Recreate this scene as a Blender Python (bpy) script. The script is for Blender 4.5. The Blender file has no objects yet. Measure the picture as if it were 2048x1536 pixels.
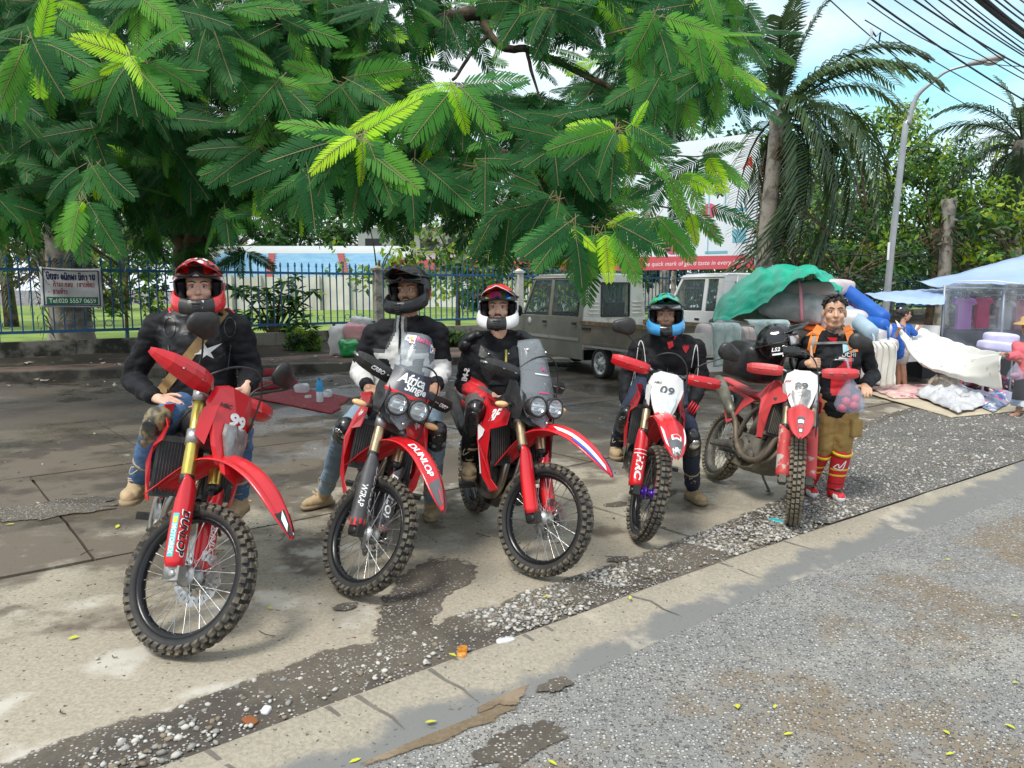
import bpy,bmesh,math,random
import numpy as np
from mathutils import Vector,Matrix,Euler,noise as mnoise
from mathutils.bvhtree import BVHTree
R=math.radians
scene=bpy.context.scene
COL=scene.collection
random.seed(7);RNG=np.random.default_rng(7)

# ---------------------------------------------------------------- camera, sky, sun, exposure
FPX=1538.0;HCAM=1.70;TH=math.atan(190/1538)
cd=bpy.data.cameras.new('camera');cam=bpy.data.objects.new('camera',cd);COL.objects.link(cam)
cd.sensor_width=36;cd.lens=FPX/2048*36;cd.clip_end=2000;cd.clip_start=.05
cam.location=(0,0,HCAM);cam.rotation_euler=(math.pi/2-TH,0,0)
scene.camera=cam
scene.view_settings.view_transform='Standard';scene.view_settings.look='None'
scene.view_settings.exposure=0.62;scene.view_settings.gamma=1
scene.render.engine='CYCLES'
scene.cycles.max_bounces=7;scene.cycles.transparent_max_bounces=16
scene.cycles.use_denoising=True
SUN_EL,SUN_AZ=R(58),R(215)  # azimuth measured clockwise from +Y: behind the camera, from its left
W=bpy.data.worlds.new('World');scene.world=W;W.use_nodes=True
nt=W.node_tree;N=nt.nodes;L=nt.links
bg=N['Background']
sky=N.new('ShaderNodeTexSky');sky.sky_type='NISHITA';sky.sun_disc=False
sky.sun_elevation=SUN_EL;sky.sun_rotation=SUN_AZ;sky.air_density=1.0;sky.dust_density=1.0;sky.ozone_density=1.5
tc=N.new('ShaderNodeTexCoord');mp=N.new('ShaderNodeMapping');mp.inputs['Scale'].default_value=(1,1,2.6)
mp.inputs['Location'].default_value=(.4,.1,.35)
no=N.new('ShaderNodeTexNoise');no.inputs['Scale'].default_value=1.7;no.inputs['Detail'].default_value=9;no.inputs['Roughness'].default_value=.58
cr=N.new('ShaderNodeValToRGB');cr.color_ramp.elements[0].position=.26;cr.color_ramp.elements[1].position=.49
mx=N.new('ShaderNodeMix');mx.data_type='RGBA'
tint=N.new('ShaderNodeMix');tint.data_type='RGBA';tint.blend_type='MULTIPLY';tint.inputs[0].default_value=1
tint.inputs[7].default_value=(1.15,1.75,1.45,1)
L.new(sky.outputs[0],tint.inputs[6])
L.new(tc.outputs['Generated'],mp.inputs[0]);L.new(mp.outputs[0],no.inputs['Vector']);L.new(no.outputs[0],cr.inputs[0])
L.new(cr.outputs[0],mx.inputs[0]);L.new(tint.outputs[2],mx.inputs[6]);mx.inputs[7].default_value=(6.6,7.2,7.8,1)
L.new(mx.outputs[2],bg.inputs[0]);bg.inputs[1].default_value=.105
sl=bpy.data.lights.new('sun','SUN');so=bpy.data.objects.new('sun',sl);COL.objects.link(so)
sl.energy=2.3;sl.angle=R(16);sl.color=(1,.96,.88)
so.rotation_euler=(math.pi/2-SUN_EL,0,-SUN_AZ+math.pi)  # refined just below
_d=Vector((math.sin(SUN_AZ)*math.cos(SUN_EL),math.cos(SUN_AZ)*math.cos(SUN_EL),math.sin(SUN_EL)))
so.rotation_euler=_d.to_track_quat('Z','Y').to_euler()

# ---------------------------------------------------------------- helpers
def ray(x,y):
    a=(x-1024)/FPX;b=-(y-768)/FPX
    return Vector((a,math.cos(TH)+b*math.sin(TH),-math.sin(TH)+b*math.cos(TH)))
def gp(x,y,z=0.0):
    d=ray(x,y);t=(z-HCAM)/d.z
    return Vector((d.x*t,d.y*t,z))
def px(x,y,Y):
    d=ray(x,y);t=Y/d.y
    return Vector((d.x*t,Y,HCAM+d.z*t))
def tag(o,label=None,cat=None,group=None,kind=None):
    if label:o['label']=label
    if cat:o['category']=cat
    if group:o['group']=group
    if kind:o['kind']=kind
    return o
def empty(name,loc=(0,0,0),rot=None,parent=None):
    o=bpy.data.objects.new(name,None);COL.objects.link(o);o.location=loc
    o.empty_display_size=.1
    if rot is not None:o.rotation_euler=rot
    if parent:o.parent=parent
    return o
def link(name,me,parent=None,M=None):
    o=bpy.data.objects.new(name,me);COL.objects.link(o)
    if parent:o.parent=parent
    if M is not None:o.matrix_local=M
    return o
def np_mesh(name,V,F,mats,mi=None,smooth=False):
    """V (n,3) array, F (m,k) array with constant k"""
    V=np.asarray(V,dtype=np.float32);F=np.asarray(F,dtype=np.int32)
    me=bpy.data.meshes.new(name);n,(m,k)=len(V),F.shape
    me.vertices.add(n);me.vertices.foreach_set('co',V.ravel())
    me.loops.add(m*k);me.loops.foreach_set('vertex_index',F.ravel())
    me.polygons.add(m);me.polygons.foreach_set('loop_start',np.arange(0,m*k,k,dtype=np.int32))
    if mi is not None:me.polygons.foreach_set('material_index',np.asarray(mi,dtype=np.int32))
    if smooth:me.polygons.foreach_set('use_smooth',np.ones(m,dtype=bool))
    for x in(mats if isinstance(mats,(list,tuple))else[mats]):me.materials.append(x)
    me.update();me.validate();return me
def frame_of(d,up=Vector((0,0,1))):
    d=Vector(d).normalized()
    s=d.cross(up)
    if s.length<1e-4:s=d.cross(Vector((1,0,0)))
    s.normalize();u=s.cross(d).normalized()
    return s,u,d
def catmull(P,n=6):
    P=[Vector(p)for p in P];out=[]
    for i in range(len(P)-1):
        p0=P[max(i-1,0)];p1=P[i];p2=P[i+1];p3=P[min(i+2,len(P)-1)]
        for k in range(n):
            t=k/n
            out.append(.5*((2*p1)+(p2-p0)*t+(2*p0-5*p1+4*p2-p3)*t*t+(3*p1-p0-3*p2+p3)*t**3))
    out.append(P[-1]);return out
def lerp_list(vals,n):
    return[float(x)for x in np.interp(np.linspace(0,1,n),np.linspace(0,1,len(vals)),vals)]
class MB:
    def __init__(s):s.v=[];s.f=[];s.m=[];s.mi=0;s.M=None;s.sm=[];s.smooth=True
    def add(s,V,F,m=None,smooth=None):
        o=len(s.v)
        for p in V:
            p=Vector(p);s.v.append(s.M@p if s.M is not None else p)
        for f in F:
            s.f.append(tuple(i+o for i in f));s.m.append(s.mi if m is None else m);s.sm.append(s.smooth if smooth is None else smooth)
        return s
    def box(s,c,d,rot=None,m=None,taper=1.0):
        c=Vector(c);hx,hy,hz=d[0]/2,d[1]/2,d[2]/2
        V=[(-hx,-hy,-hz),(hx,-hy,-hz),(hx,hy,-hz),(-hx,hy,-hz),(-hx*taper,-hy*taper,hz),(hx*taper,-hy*taper,hz),(hx*taper,hy*taper,hz),(-hx*taper,hy*taper,hz)]
        Rm=Euler(rot).to_matrix()if rot is not None and not isinstance(rot,Matrix)else rot
        V=[(Rm@Vector(v)if Rm is not None else Vector(v))+c for v in V]
        return s.add(V,[(0,3,2,1),(4,5,6,7),(0,1,5,4),(1,2,6,5),(2,3,7,6),(3,0,4,7)],m,False)
    def tube(s,P,r,n=8,m=None,cap=True,flat=1.0,up=Vector((0,0,1))):
        P=[Vector(p)for p in P];K=len(P)
        rr=r if isinstance(r,(list,tuple))else[r]
        rr=lerp_list(rr,K)
        V=[];F=[];pu=None
        for i,p in enumerate(P):
            d=P[min(i+1,K-1)]-P[max(i-1,0)]
            if d.length<1e-9:d=Vector((0,0,1))
            if pu is None:a,b,d=frame_of(d,up)
            else:
                d.normalize();a=d.cross(pu)
                if a.length<1e-5:a,b,d=frame_of(d,up)
                else:a.normalize();b=a.cross(d)
            pu=b
            for k in range(n):
                t=2*math.pi*k/n
                V.append(p+(a*math.cos(t)+b*math.sin(t)*flat)*rr[i])
        for i in range(K-1):
            for k in range(n):
                F.append((i*n+k,i*n+(k+1)%n,(i+1)*n+(k+1)%n,(i+1)*n+k))
        if cap:F.append(tuple(range(n-1,-1,-1)));F.append(tuple(range((K-1)*n,K*n)))
        return s.add(V,F,m)
    def lathe(s,prof,c=(0,0,0),axis=(0,0,1),n=16,m=None,cap=True):
        a,b,d=frame_of(axis);c=Vector(c);V=[];F=[]
        for r,h in prof:
            for k in range(n):
                t=2*math.pi*k/n;V.append(c+d*h+(a*math.cos(t)+b*math.sin(t))*r)
        K=len(prof)
        for i in range(K-1):
            for k in range(n):F.append((i*n+k,i*n+(k+1)%n,(i+1)*n+(k+1)%n,(i+1)*n+k))
        if cap:F.append(tuple(range(n-1,-1,-1)));F.append(tuple(range((K-1)*n,K*n)))
        return s.add(V,F,m)
    def ring(s,c,axis,R0,prof,n=32,m=None):
        """closed profile [(dr, da)] swept round an axis"""
        a,b,d=frame_of(axis);c=Vector(c);V=[];F=[];K=len(prof)
        for k in range(n):
            t=2*math.pi*k/n;u=a*math.cos(t)+b*math.sin(t)
            for dr,da in prof:V.append(c+u*(R0+dr)+d*da)
        for k in range(n):
            for i in range(K):
                F.append((k*K+i,k*K+(i+1)%K,((k+1)%n)*K+(i+1)%K,((k+1)%n)*K+i))
        return s.add(V,F,m)
    def loft(s,secs,m=None,cap=True,closed=True):
        n=len(secs[0]);V=[p for sec in secs for p in sec];F=[]
        for i in range(len(secs)-1):
            for k in range(n if closed else n-1):
                F.append((i*n+k,i*n+(k+1)%n,(i+1)*n+(k+1)%n,(i+1)*n+k))
        if cap and closed:F.append(tuple(range(n-1,-1,-1)));F.append(tuple(range((len(secs)-1)*n,len(secs)*n)))
        return s.add(V,F,m)
    def prism(s,poly,off,m=None,smooth=False):
        """poly: list of 3D points (planar), extruded by vector off"""
        off=Vector(off);A=[Vector(p)for p in poly];n=len(A);V=A+[p+off for p in A]
        F=[tuple(range(n-1,-1,-1)),tuple(range(n,2*n))]+[(k,(k+1)%n,(k+1)%n+n,k+n)for k in range(n)]
        return s.add(V,F,m,smooth)
    def ball(s,c,r,n=12,k=8,m=None,rot=None):
        c=Vector(c);r=r if isinstance(r,(tuple,list))else(r,r,r);V=[];F=[]
        Rm=(Euler(rot).to_matrix()if not isinstance(rot,Matrix)else rot)if rot is not None else None
        for i in range(k+1):
            ph=math.pi*i/k
            for j in range(n):
                t=2*math.pi*j/n;p=Vector((r[0]*math.sin(ph)*math.cos(t),r[1]*math.sin(ph)*math.sin(t),r[2]*math.cos(ph)))
                V.append((Rm@p if Rm is not None else p)+c)
        for i in range(k):
            for j in range(n):F.append((i*n+j,(i+1)*n+j,(i+1)*n+(j+1)%n,i*n+(j+1)%n))
        return s.add(V,F,m)
    def grid(s,fn,nu,nv,m=None,thick=0.0):
        V=[Vector(fn(i/nu,j/nv))for j in range(nv+1)for i in range(nu+1)];w=nu+1
        F=[(j*w+i,j*w+i+1,(j+1)*w+i+1,(j+1)*w+i)for j in range(nv)for i in range(nu)]
        if thick:
            nn=[Vector((0,0,0))for _ in V]
            for f in F:
                q=(V[f[1]]-V[f[0]]).cross(V[f[3]]-V[f[0]])
                for i in f:nn[i]+=q
            B=[p-(q.normalized()if q.length>0 else q)*thick for p,q in zip(V,nn)];o=len(V)
            F2=[tuple(i+o for i in reversed(f))for f in F]
            e=[i for i in range(w)]+[j*w+nu for j in range(1,nv+1)]+[nv*w+i for i in range(nu-1,-1,-1)]+[j*w for j in range(nv-1,0,-1)]
            F3=[(e[(k+1)%len(e)],e[k],e[k]+o,e[(k+1)%len(e)]+o)for k in range(len(e))]
            V=V+B;F=F+F2+F3
        return s.add(V,F,m)
    def mesh(s,name,mats):
        me=bpy.data.meshes.new(name)
        me.from_pydata([tuple(v)for v in s.v],[],s.f)
        for x in(mats if isinstance(mats,(list,tuple))else[mats]):me.materials.append(x)
        me.polygons.foreach_set('material_index',s.m);me.polygons.foreach_set('use_smooth',s.sm)
        me.update();me.validate();return me
    def build(s,name,mats,parent=None,M=None,bevel=0):
        me=s.mesh(name,mats)
        o=link(name,me,parent,M)
        if bevel:
            b=o.modifiers.new('bevel','BEVEL');b.width=bevel;b.segments=2;b.limit_method='ANGLE';b.angle_limit=R(40)
        return o
def arr(*a):return np.array(a,dtype=float)

# ---------------------------------------------------------------- writing: flat meshes from the built-in typeface, made while the scene is empty
TXT={}
def _txt(key,s,bold=0.0,shear=0.0,space=1.0,extr=0.0):
    cu=bpy.data.curves.new('t','FONT');cu.body=s;cu.size=1;cu.offset=bold;cu.shear=shear;cu.space_character=space
    cu.align_x='CENTER';cu.align_y='CENTER';cu.resolution_u=3
    o=bpy.data.objects.new('t',cu);COL.objects.link(o)
    dg=bpy.context.evaluated_depsgraph_get();me=bpy.data.meshes.new_from_object(o.evaluated_get(dg))
    V=np.array([tuple(v.co)[:2]for v in me.vertices]).reshape(-1,2);F=[tuple(p.vertices)for p in me.polygons]
    bpy.data.objects.remove(o);bpy.data.curves.remove(cu);bpy.data.meshes.remove(me)
    V-=(V.min(0)+V.max(0))/2
    V/=max(V[:,1].max()-V[:,1].min(),1e-6)  # unit cap height
    TXT[key]=(V,F)
for k,s,b,sh,sp in[('DUNLOP','DUNLOP',.03,.25,1),('HRC','HRC',.04,.15,1),('99','99',.05,.15,1),('09','09',.03,.1,1.05),('89','89',.05,0,.95),
                        ('Africa','Africa',.03,.3,1),('Single','Single',.03,.3,1),('RENTHAL','RENTHAL',.05,.1,1),('CRBO','CRBO',.03,.2,1),
                        ('RedBull','Red Bull',.03,0,1),('MOTOREX','MOTOREX',.02,.1,1),('LS2','LS2',.04,.3,1.1),('tel','Tel:020 5557 0659',.012,0,1),
                        ('OCHI','OCHI',.02,0,1.1),('BIKE','BIKE',.02,0,1.1),('CRF','RF',.04,.4,.9),('ALPINE','MX',.02,.2,1),('WAI','WIRAP',.02,.2,1),
                        ('A','A',.03,.3,1),('SCORPION','SCORPION',.0,.1,1),('FOX','FOX',.04,0,1),('S-MI','S-MI',.04,.1,1),('line','the quick mark of good taste in every home',0,.2,1)]:
    _txt(k,s,b,sh,sp)
def put_text(mb,key,origin,xdir,ydir,height,m=None,maxw=None,bvh=None,lift=.0015,wx=1.0):
    """lay a text on a plane (origin centre, x along reading direction); with bvh the letters follow the surface below"""
    V,F=TXT[key];o=Vector(origin);X=Vector(xdir).normalized();Y=Vector(ydir);Y=(Y-X*Y.dot(X)).normalized();Nn=X.cross(Y)
    sx=height*wx
    w=(V[:,0].max()-V[:,0].min())*height
    if maxw and w>maxw:sx=height*maxw/w
    P=[]
    for a,b in V:
        p=o+X*(a*sx)+Y*(b*height)
        if bvh is not None:
            hit=bvh.ray_cast(p+Nn*.12,-Nn,.3)
            if hit[0]is not None:p=hit[0]
        P.append(p+Nn*lift)
    mb.add(P,F,m,False)
def bvh_of(mb):return BVHTree.FromPolygons([tuple(v)for v in mb.v],mb.f)

# ---------------------------------------------------------------- materials
MAT={}
def mat(name,col,rough=.5,metal=0.0,col2=None,scale=8.0,mix=(.35,.65),bump=0.0,bscale=60.0,spec=.5,trans=0.0,coat=0.0,detail=5,alpha=1.0,sheen=0.0,emis=None,ior=None):
    if name in MAT:return MAT[name]
    m=bpy.data.materials.new(name);m.use_nodes=True;MAT[name]=m
    nt=m.node_tree;b=nt.nodes['Principled BSDF'];c4=lambda c:(c[0],c[1],c[2],1)
    b.inputs['Base Color'].default_value=c4(col);b.inputs['Roughness'].default_value=rough;b.inputs['Metallic'].default_value=metal
    b.inputs['Specular IOR Level'].default_value=spec;b.inputs['Coat Weight'].default_value=coat;b.inputs['Coat Roughness'].default_value=.08
    b.inputs['Transmission Weight'].default_value=trans;b.inputs['Alpha'].default_value=alpha
    if ior:b.inputs['IOR'].default_value=ior
    if sheen:b.inputs['Sheen Weight'].default_value=sheen
    if col2 is not None or bump:
        t=nt.nodes.new('ShaderNodeTexCoord')
        def nz(sc,det=detail):
            n=nt.nodes.new('ShaderNodeTexNoise');n.inputs['Scale'].default_value=sc;n.inputs['Detail'].default_value=det
            nt.links.new(t.outputs['Object'],n.inputs['Vector']);return n
        if col2 is not None:
            n=nz(scale);r=nt.nodes.new('ShaderNodeValToRGB')
            r.color_ramp.elements[0].position=mix[0];r.color_ramp.elements[1].position=mix[1]
            r.color_ramp.elements[0].color=c4(col);r.color_ramp.elements[1].color=c4(col2)
            nt.links.new(n.outputs[0],r.inputs[0]);nt.links.new(r.outputs[0],b.inputs['Base Color'])
        if bump:
            n=nz(bscale,4);bp=nt.nodes.new('ShaderNodeBump');bp.inputs['Strength'].default_value=bump;bp.inputs['Distance'].default_value=.02
            nt.links.new(n.outputs[0],bp.inputs['Height']);nt.links.new(bp.outputs[0],b.inputs['Normal'])
    return m
def leafmat(name,col,col2,trans=.35,rough=.45,scale=3.0,tcol=None,spec=.4):
    if name in MAT:return MAT[name]
    m=bpy.data.materials.new(name);m.use_nodes=True;MAT[name]=m
    nt=m.node_tree;b=nt.nodes['Principled BSDF'];out=nt.nodes['Material Output']
    t=nt.nodes.new('ShaderNodeTexCoord');n=nt.nodes.new('ShaderNodeTexNoise');n.inputs['Scale'].default_value=scale;n.inputs['Detail'].default_value=3
    nt.links.new(t.outputs['Object'],n.inputs['Vector'])
    oi=nt.nodes.new('ShaderNodeObjectInfo');ad=nt.nodes.new('ShaderNodeMath');ad.operation='MULTIPLY_ADD';ad.inputs[1].default_value=.5;ad.inputs[2].default_value=-.25
    nt.links.new(oi.outputs['Random'],ad.inputs[0]);a2=nt.nodes.new('ShaderNodeMath');a2.operation='ADD'
    nt.links.new(n.outputs[0],a2.inputs[0]);nt.links.new(ad.outputs[0],a2.inputs[1])
    r=nt.nodes.new('ShaderNodeValToRGB');r.color_ramp.elements[0].position=.3;r.color_ramp.elements[1].position=.7
    r.color_ramp.elements[0].color=(*col,1);r.color_ramp.elements[1].color=(*col2,1)
    nt.links.new(a2.outputs[0],r.inputs[0]);nt.links.new(r.outputs[0],b.inputs['Base Color'])
    b.inputs['Roughness'].default_value=rough;b.inputs['Specular IOR Level'].default_value=spec
    tr=nt.nodes.new('ShaderNodeBsdfTranslucent');ms=nt.nodes.new('ShaderNodeMixShader');ms.inputs[0].default_value=trans
    hs=nt.nodes.new('ShaderNodeHueSaturation');hs.inputs['Value'].default_value=1.6;hs.inputs['Hue'].default_value=.485
    nt.links.new(r.outputs[0],hs.inputs['Color']);nt.links.new(hs.outputs[0],tr.inputs[0])
    nt.links.new(b.outputs[0],ms.inputs[1]);nt.links.new(tr.outputs[0],ms.inputs[2]);nt.links.new(ms.outputs[0],out.inputs[0])
    return m
RED=(.62,.012,.018)
M_red=mat('red_plastic',RED,.28,coat=.3,col2=(.5,.012,.02),scale=3)
M_redd=mat('faded_red_plastic',(.6,.05,.06),.45,col2=(.5,.06,.06),scale=9)
M_blk=mat('black_plastic',(.012,.012,.013),.42,col2=(.03,.028,.026),scale=20,bump=.05)
M_blkg=mat('glossy_black',(.008,.008,.009),.15,coat=.5)
M_white=mat('white_plastic',(.78,.78,.78),.35,col2=(.66,.66,.65),scale=5)
M_gold=mat('gold_anodised',(.62,.47,.10),.3,metal=.85,col2=(.5,.38,.1),scale=30)
M_gold2=mat('bronze_anodised',(.52,.40,.24),.32,metal=.85,col2=(.4,.31,.2),scale=20)
M_steel=mat('brushed_steel',(.55,.55,.54),.3,metal=1,col2=(.42,.42,.41),scale=30)
M_alu=mat('cast_aluminium',(.42,.42,.42),.42,metal=.8,col2=(.3,.29,.27),scale=18,bump=.1)
M_dalu=mat('dark_metal',(.05,.05,.05),.4,metal=.6,col2=(.09,.085,.08),scale=25)
M_pipe=mat('heat_stained_pipe',(.36,.33,.30),.33,metal=.9,col2=(.26,.17,.11),scale=9)
M_tyre=mat('tyre_rubber',(.014,.014,.015),.7,col2=(.035,.032,.029),scale=7,bump=.1)
M_mudt=mat('muddy_tread',(.05,.045,.037),.85,col2=(.16,.135,.10),scale=22,mix=(.4,.62),bump=.2)
M_rim=mat('black_rim',(.012,.012,.014),.25,metal=.3)
M_mud=mat('dried_mud',(.13,.11,.075),.9,col2=(.22,.185,.13),scale=14,bump=.3)
M_mudm=mat('mud_caked_metal',(.16,.145,.115),.7,metal=.2,col2=(.09,.082,.07),scale=12,bump=.25)
M_glass=mat('clear_lens',(.9,.92,.93),.05,trans=.9,ior=1.3)
M_chrome=mat('chrome',(.75,.76,.78),.12,metal=1)
M_silver=mat('silver_paint',(.55,.56,.56),.3,metal=.4)
M_purple=mat('purple_anodised',(.09,.03,.36),.25,metal=.7)
M_blue=mat('blue_print',(.01,.09,.5),.3)
M_grey=mat('grey_print',(.1,.1,.11),.4)
M_orange=mat('orange_lens',(.9,.55,.3),.2,col2=(.8,.4,.15))
M_teal=mat('teal_sticker',(.05,.5,.5),.4)
M_yel=mat('yellow_print',(.75,.6,.03),.4)
M_txtw=mat('white_print',(.82,.82,.82),.45)
M_txtk=mat('black_print',(.012,.012,.012),.45)
M_txtr=mat('red_print',(.6,.01,.02),.45)
# ---------------------------------------------------------------- the ground
U2=Vector((.777,.629,0));N2=Vector((-.629,.777,0))
def sn(s,n,z=0.0):return U2*s+N2*n+Vector((0,0,z))
def to_sn(p):return p.dot(U2),p.dot(N2)
def fract_noise(x,y,sc,seed=0.0):return mnoise.fractal(Vector((x*sc+seed,y*sc-seed,seed*.7)),1.0,2.0,4)
def ground_mat(name,layers,base,rough=.85,bump=.4,bscale=90,speck=None,vor=None,rough2=None,fade=False):
    """base colour, then layers (colour, noise scale, low, high, [axis vector, from, to]) mixed on top; speck: small dark grit"""
    m=bpy.data.materials.new(name);m.use_nodes=True;MAT[name]=m;nt=m.node_tree;b=nt.nodes['Principled BSDF'];lk=nt.links.new
    tc=nt.nodes.new('ShaderNodeTexCoord')
    def noise(sc,det=6,ro=.55,off=(0,0,0)):
        mp=nt.nodes.new('ShaderNodeMapping');mp.inputs['Location'].default_value=off;lk(tc.outputs['Object'],mp.inputs[0])
        n=nt.nodes.new('ShaderNodeTexNoise');n.inputs['Scale'].default_value=sc;n.inputs['Detail'].default_value=det;n.inputs['Roughness'].default_value=ro
        lk(mp.outputs[0],n.inputs['Vector']);return n.outputs[0]
    def maprange(x,lo,hi,a=0,c=1,smooth=True):
        r=nt.nodes.new('ShaderNodeMapRange');r.inputs[1].default_value=lo;r.inputs[2].default_value=hi;r.inputs[3].default_value=a;r.inputs[4].default_value=c
        if smooth:r.interpolation_type='SMOOTHSTEP'
        lk(x,r.inputs[0]);return r.outputs[0]
    def math2(op,a,c):
        q=nt.nodes.new('ShaderNodeMath');q.operation=op
        for i,v in enumerate((a,c)):
            if isinstance(v,(int,float)):q.inputs[i].default_value=v
            else:lk(v,q.inputs[i])
        return q.outputs[0]
    cur=None
    def mixc(f,a,c):
        q=nt.nodes.new('ShaderNodeMix');q.data_type='RGBA'
        lk(f,q.inputs[0])
        for i,v in((6,a),(7,c)):
            if isinstance(v,tuple):q.inputs[i].default_value=(*v,1)
            else:lk(v,q.inputs[i])
        return q.outputs[2]
    fine=noise(55,5,.7)
    cur=mixc(maprange(fine,.3,.7),tuple(x*.8 for x in base),tuple(min(1,x*1.18)for x in base))
    wet=None
    for k,ly in enumerate(layers):
        f=noise(ly[1],8,.62,(k*7.3,k*3.1,k*1.7))
        if len(ly)>4 and ly[4]is not None:
            ax,a0,a1,amt=ly[4]
            d=nt.nodes.new('ShaderNodeVectorMath');d.operation='DOT_PRODUCT';d.inputs[1].default_value=ax;lk(tc.outputs['Object'],d.inputs[0])
            g=maprange(d.outputs['Value'],a0,a1,-amt,amt);f=math2('ADD',f,g)
        mk=maprange(f,ly[2],ly[3])
        cur=mixc(mk,cur,ly[0]);wet=mk if k==0 else wet
    if speck:
        sp=noise(speck[1],2,.5,(3,9,2));cur=mixc(maprange(sp,speck[2],speck[2]+.06),cur,speck[0])
    hgt=fine
    if vor:
        v=nt.nodes.new('ShaderNodeTexVoronoi');v.inputs['Scale'].default_value=vor[0];v.inputs['Randomness'].default_value=1;lk(tc.outputs['Object'],v.inputs['Vector'])
        hs=nt.nodes.new('ShaderNodeSeparateColor');lk(v.outputs['Color'],hs.inputs[0])
        st=mixc(hs.outputs[0],vor[1],vor[2])
        msk=math2('MULTIPLY',maprange(v.outputs['Distance'],.32,.5,1,0),maprange(math2('ADD',hs.outputs[1],math2('MULTIPLY',noise(1.1,4,.5,(1,2,3)),1.3)),vor[3],vor[3]+.25))
        cur=mixc(msk,cur,st);hgt=math2('ADD',math2('MULTIPLY',msk,.9),math2('MULTIPLY',fine,.35))
    lk(cur,b.inputs['Base Color'])
    if rough2 is not None and wet is not None:
        w=noise(.8,5,.55,(11,4,1));lk(maprange(math2('ADD',w,math2('MULTIPLY',wet,.12)),.56,.68,rough,rough2),b.inputs['Roughness'])
    else:b.inputs['Roughness'].default_value=rough
    if fade:
        at_=nt.nodes.new('ShaderNodeAttribute');at_.attribute_name='fade';f1=math2('ADD',at_.outputs['Fac'],math2('MULTIPLY',noise(7,8,.7,(5,1,8)),1.5));lk(maprange(f1,1.0,1.22),b.inputs['Alpha'])
    bp=nt.nodes.new('ShaderNodeBump');bp.inputs['Strength'].default_value=bump;bp.inputs['Distance'].default_value=.01;lk(hgt,bp.inputs['Height']);lk(bp.outputs[0],b.inputs['Normal'])
    return m
nv=tuple(N2)
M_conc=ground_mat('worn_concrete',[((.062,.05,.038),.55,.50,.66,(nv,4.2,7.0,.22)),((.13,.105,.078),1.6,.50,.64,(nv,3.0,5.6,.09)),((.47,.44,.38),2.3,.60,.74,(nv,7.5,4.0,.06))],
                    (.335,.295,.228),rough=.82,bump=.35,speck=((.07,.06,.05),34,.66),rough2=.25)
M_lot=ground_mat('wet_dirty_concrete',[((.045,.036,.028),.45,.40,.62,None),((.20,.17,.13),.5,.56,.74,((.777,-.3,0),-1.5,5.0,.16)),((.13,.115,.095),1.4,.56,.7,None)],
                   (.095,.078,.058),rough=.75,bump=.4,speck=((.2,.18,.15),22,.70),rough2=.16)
DIRT_L=[((.06,.05,.04),1.3,.44,.62,None),((.17,.145,.115),3,.58,.72,None)]
M_dirt=ground_mat('packed_grey_dirt',DIRT_L,(.105,.088,.068),rough=.95,bump=.6,vor=(70,(.2,.19,.17),(.48,.46,.42),1.25),fade=True)
M_bmud=ground_mat('dry_brown_mud',[((.25,.19,.125),3,.5,.65,None)],(.17,.125,.078),rough=.95,bump=.5,fade=True)
def set_fade(o,vals):
    a=o.data.attributes.new('fade','FLOAT','POINT');a.data.foreach_set('value',vals)
M_grav=ground_mat('grey_gravel',[((.07,.065,.058),1.1,.45,.65,None)],(.12,.11,.098),rough=.9,bump=.9,vor=(52,(.11,.105,.1),(.47,.46,.43),.75))
M_road=ground_mat('worn_asphalt',[((.30,.285,.255),1.3,.48,.66,None),((.15,.148,.146),.7,.56,.68,None),((.20,.155,.105),.9,.58,.70,(tuple(-x for x in N2),-2.5,-1.9,.14))],
                    (.215,.21,.198),rough=.9,bump=1.0,speck=((.05,.05,.05),75,.60),vor=(55,(.09,.09,.089),(.50,.49,.465),.66))
M_gutter=ground_mat('gutter_concrete',[((.17,.168,.16),1.3,.48,.60,(tuple(-x for x in N2),-2.72,-2.42,.16)),((.44,.39,.31),1.8,.55,.7,None)],(.31,.275,.215),rough=.85,bump=.4,speck=((.10,.09,.08),45,.66))
M_walk=ground_mat('red_pavement',[((.055,.045,.036),.7,.44,.60,None),((.2,.17,.14),1.2,.6,.7,None)],(.19,.115,.085),rough=.9,bump=.3)
M_stone=[mat('pale_stone',(.40,.385,.35),.85,col2=(.52,.50,.46),scale=3),mat('grey_stone',(.2,.19,.175),.85,col2=(.3,.29,.27),scale=3),mat('brown_stone',(.16,.125,.09),.9,col2=(.24,.2,.15),scale=3)]
M_grass=ground_mat('bright_grass',[((.10,.17,.025),.5,.45,.62,None),((.26,.28,.06),.3,.55,.7,None)],(.19,.27,.045),rough=1,bump=.5)  # the bright green is the grass's own colour, mottled at random
M_track=mat('running_track',(.42,.27,.2),.95,col2=(.5,.36,.28),scale=1)

def sheet(name,pts,z,m,kind='structure',nz=0,step=None):
    """flat sheet from an outline (list of Vectors)"""
    mb=MB();mb.smooth=False;mb.add([Vector((p.x,p.y,z))for p in pts],[tuple(range(len(pts)))])
    o=mb.build(name,m);tag(o,kind=kind);return o
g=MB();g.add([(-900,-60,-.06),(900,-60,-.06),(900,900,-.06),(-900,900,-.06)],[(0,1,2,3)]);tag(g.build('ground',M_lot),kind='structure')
# the lot behind the slabs
sheet('parking_lot',[sn(-14,8.0),sn(60,8.0),sn(60,18.2),sn(-14,18.2)],-.012,M_lot)
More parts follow.
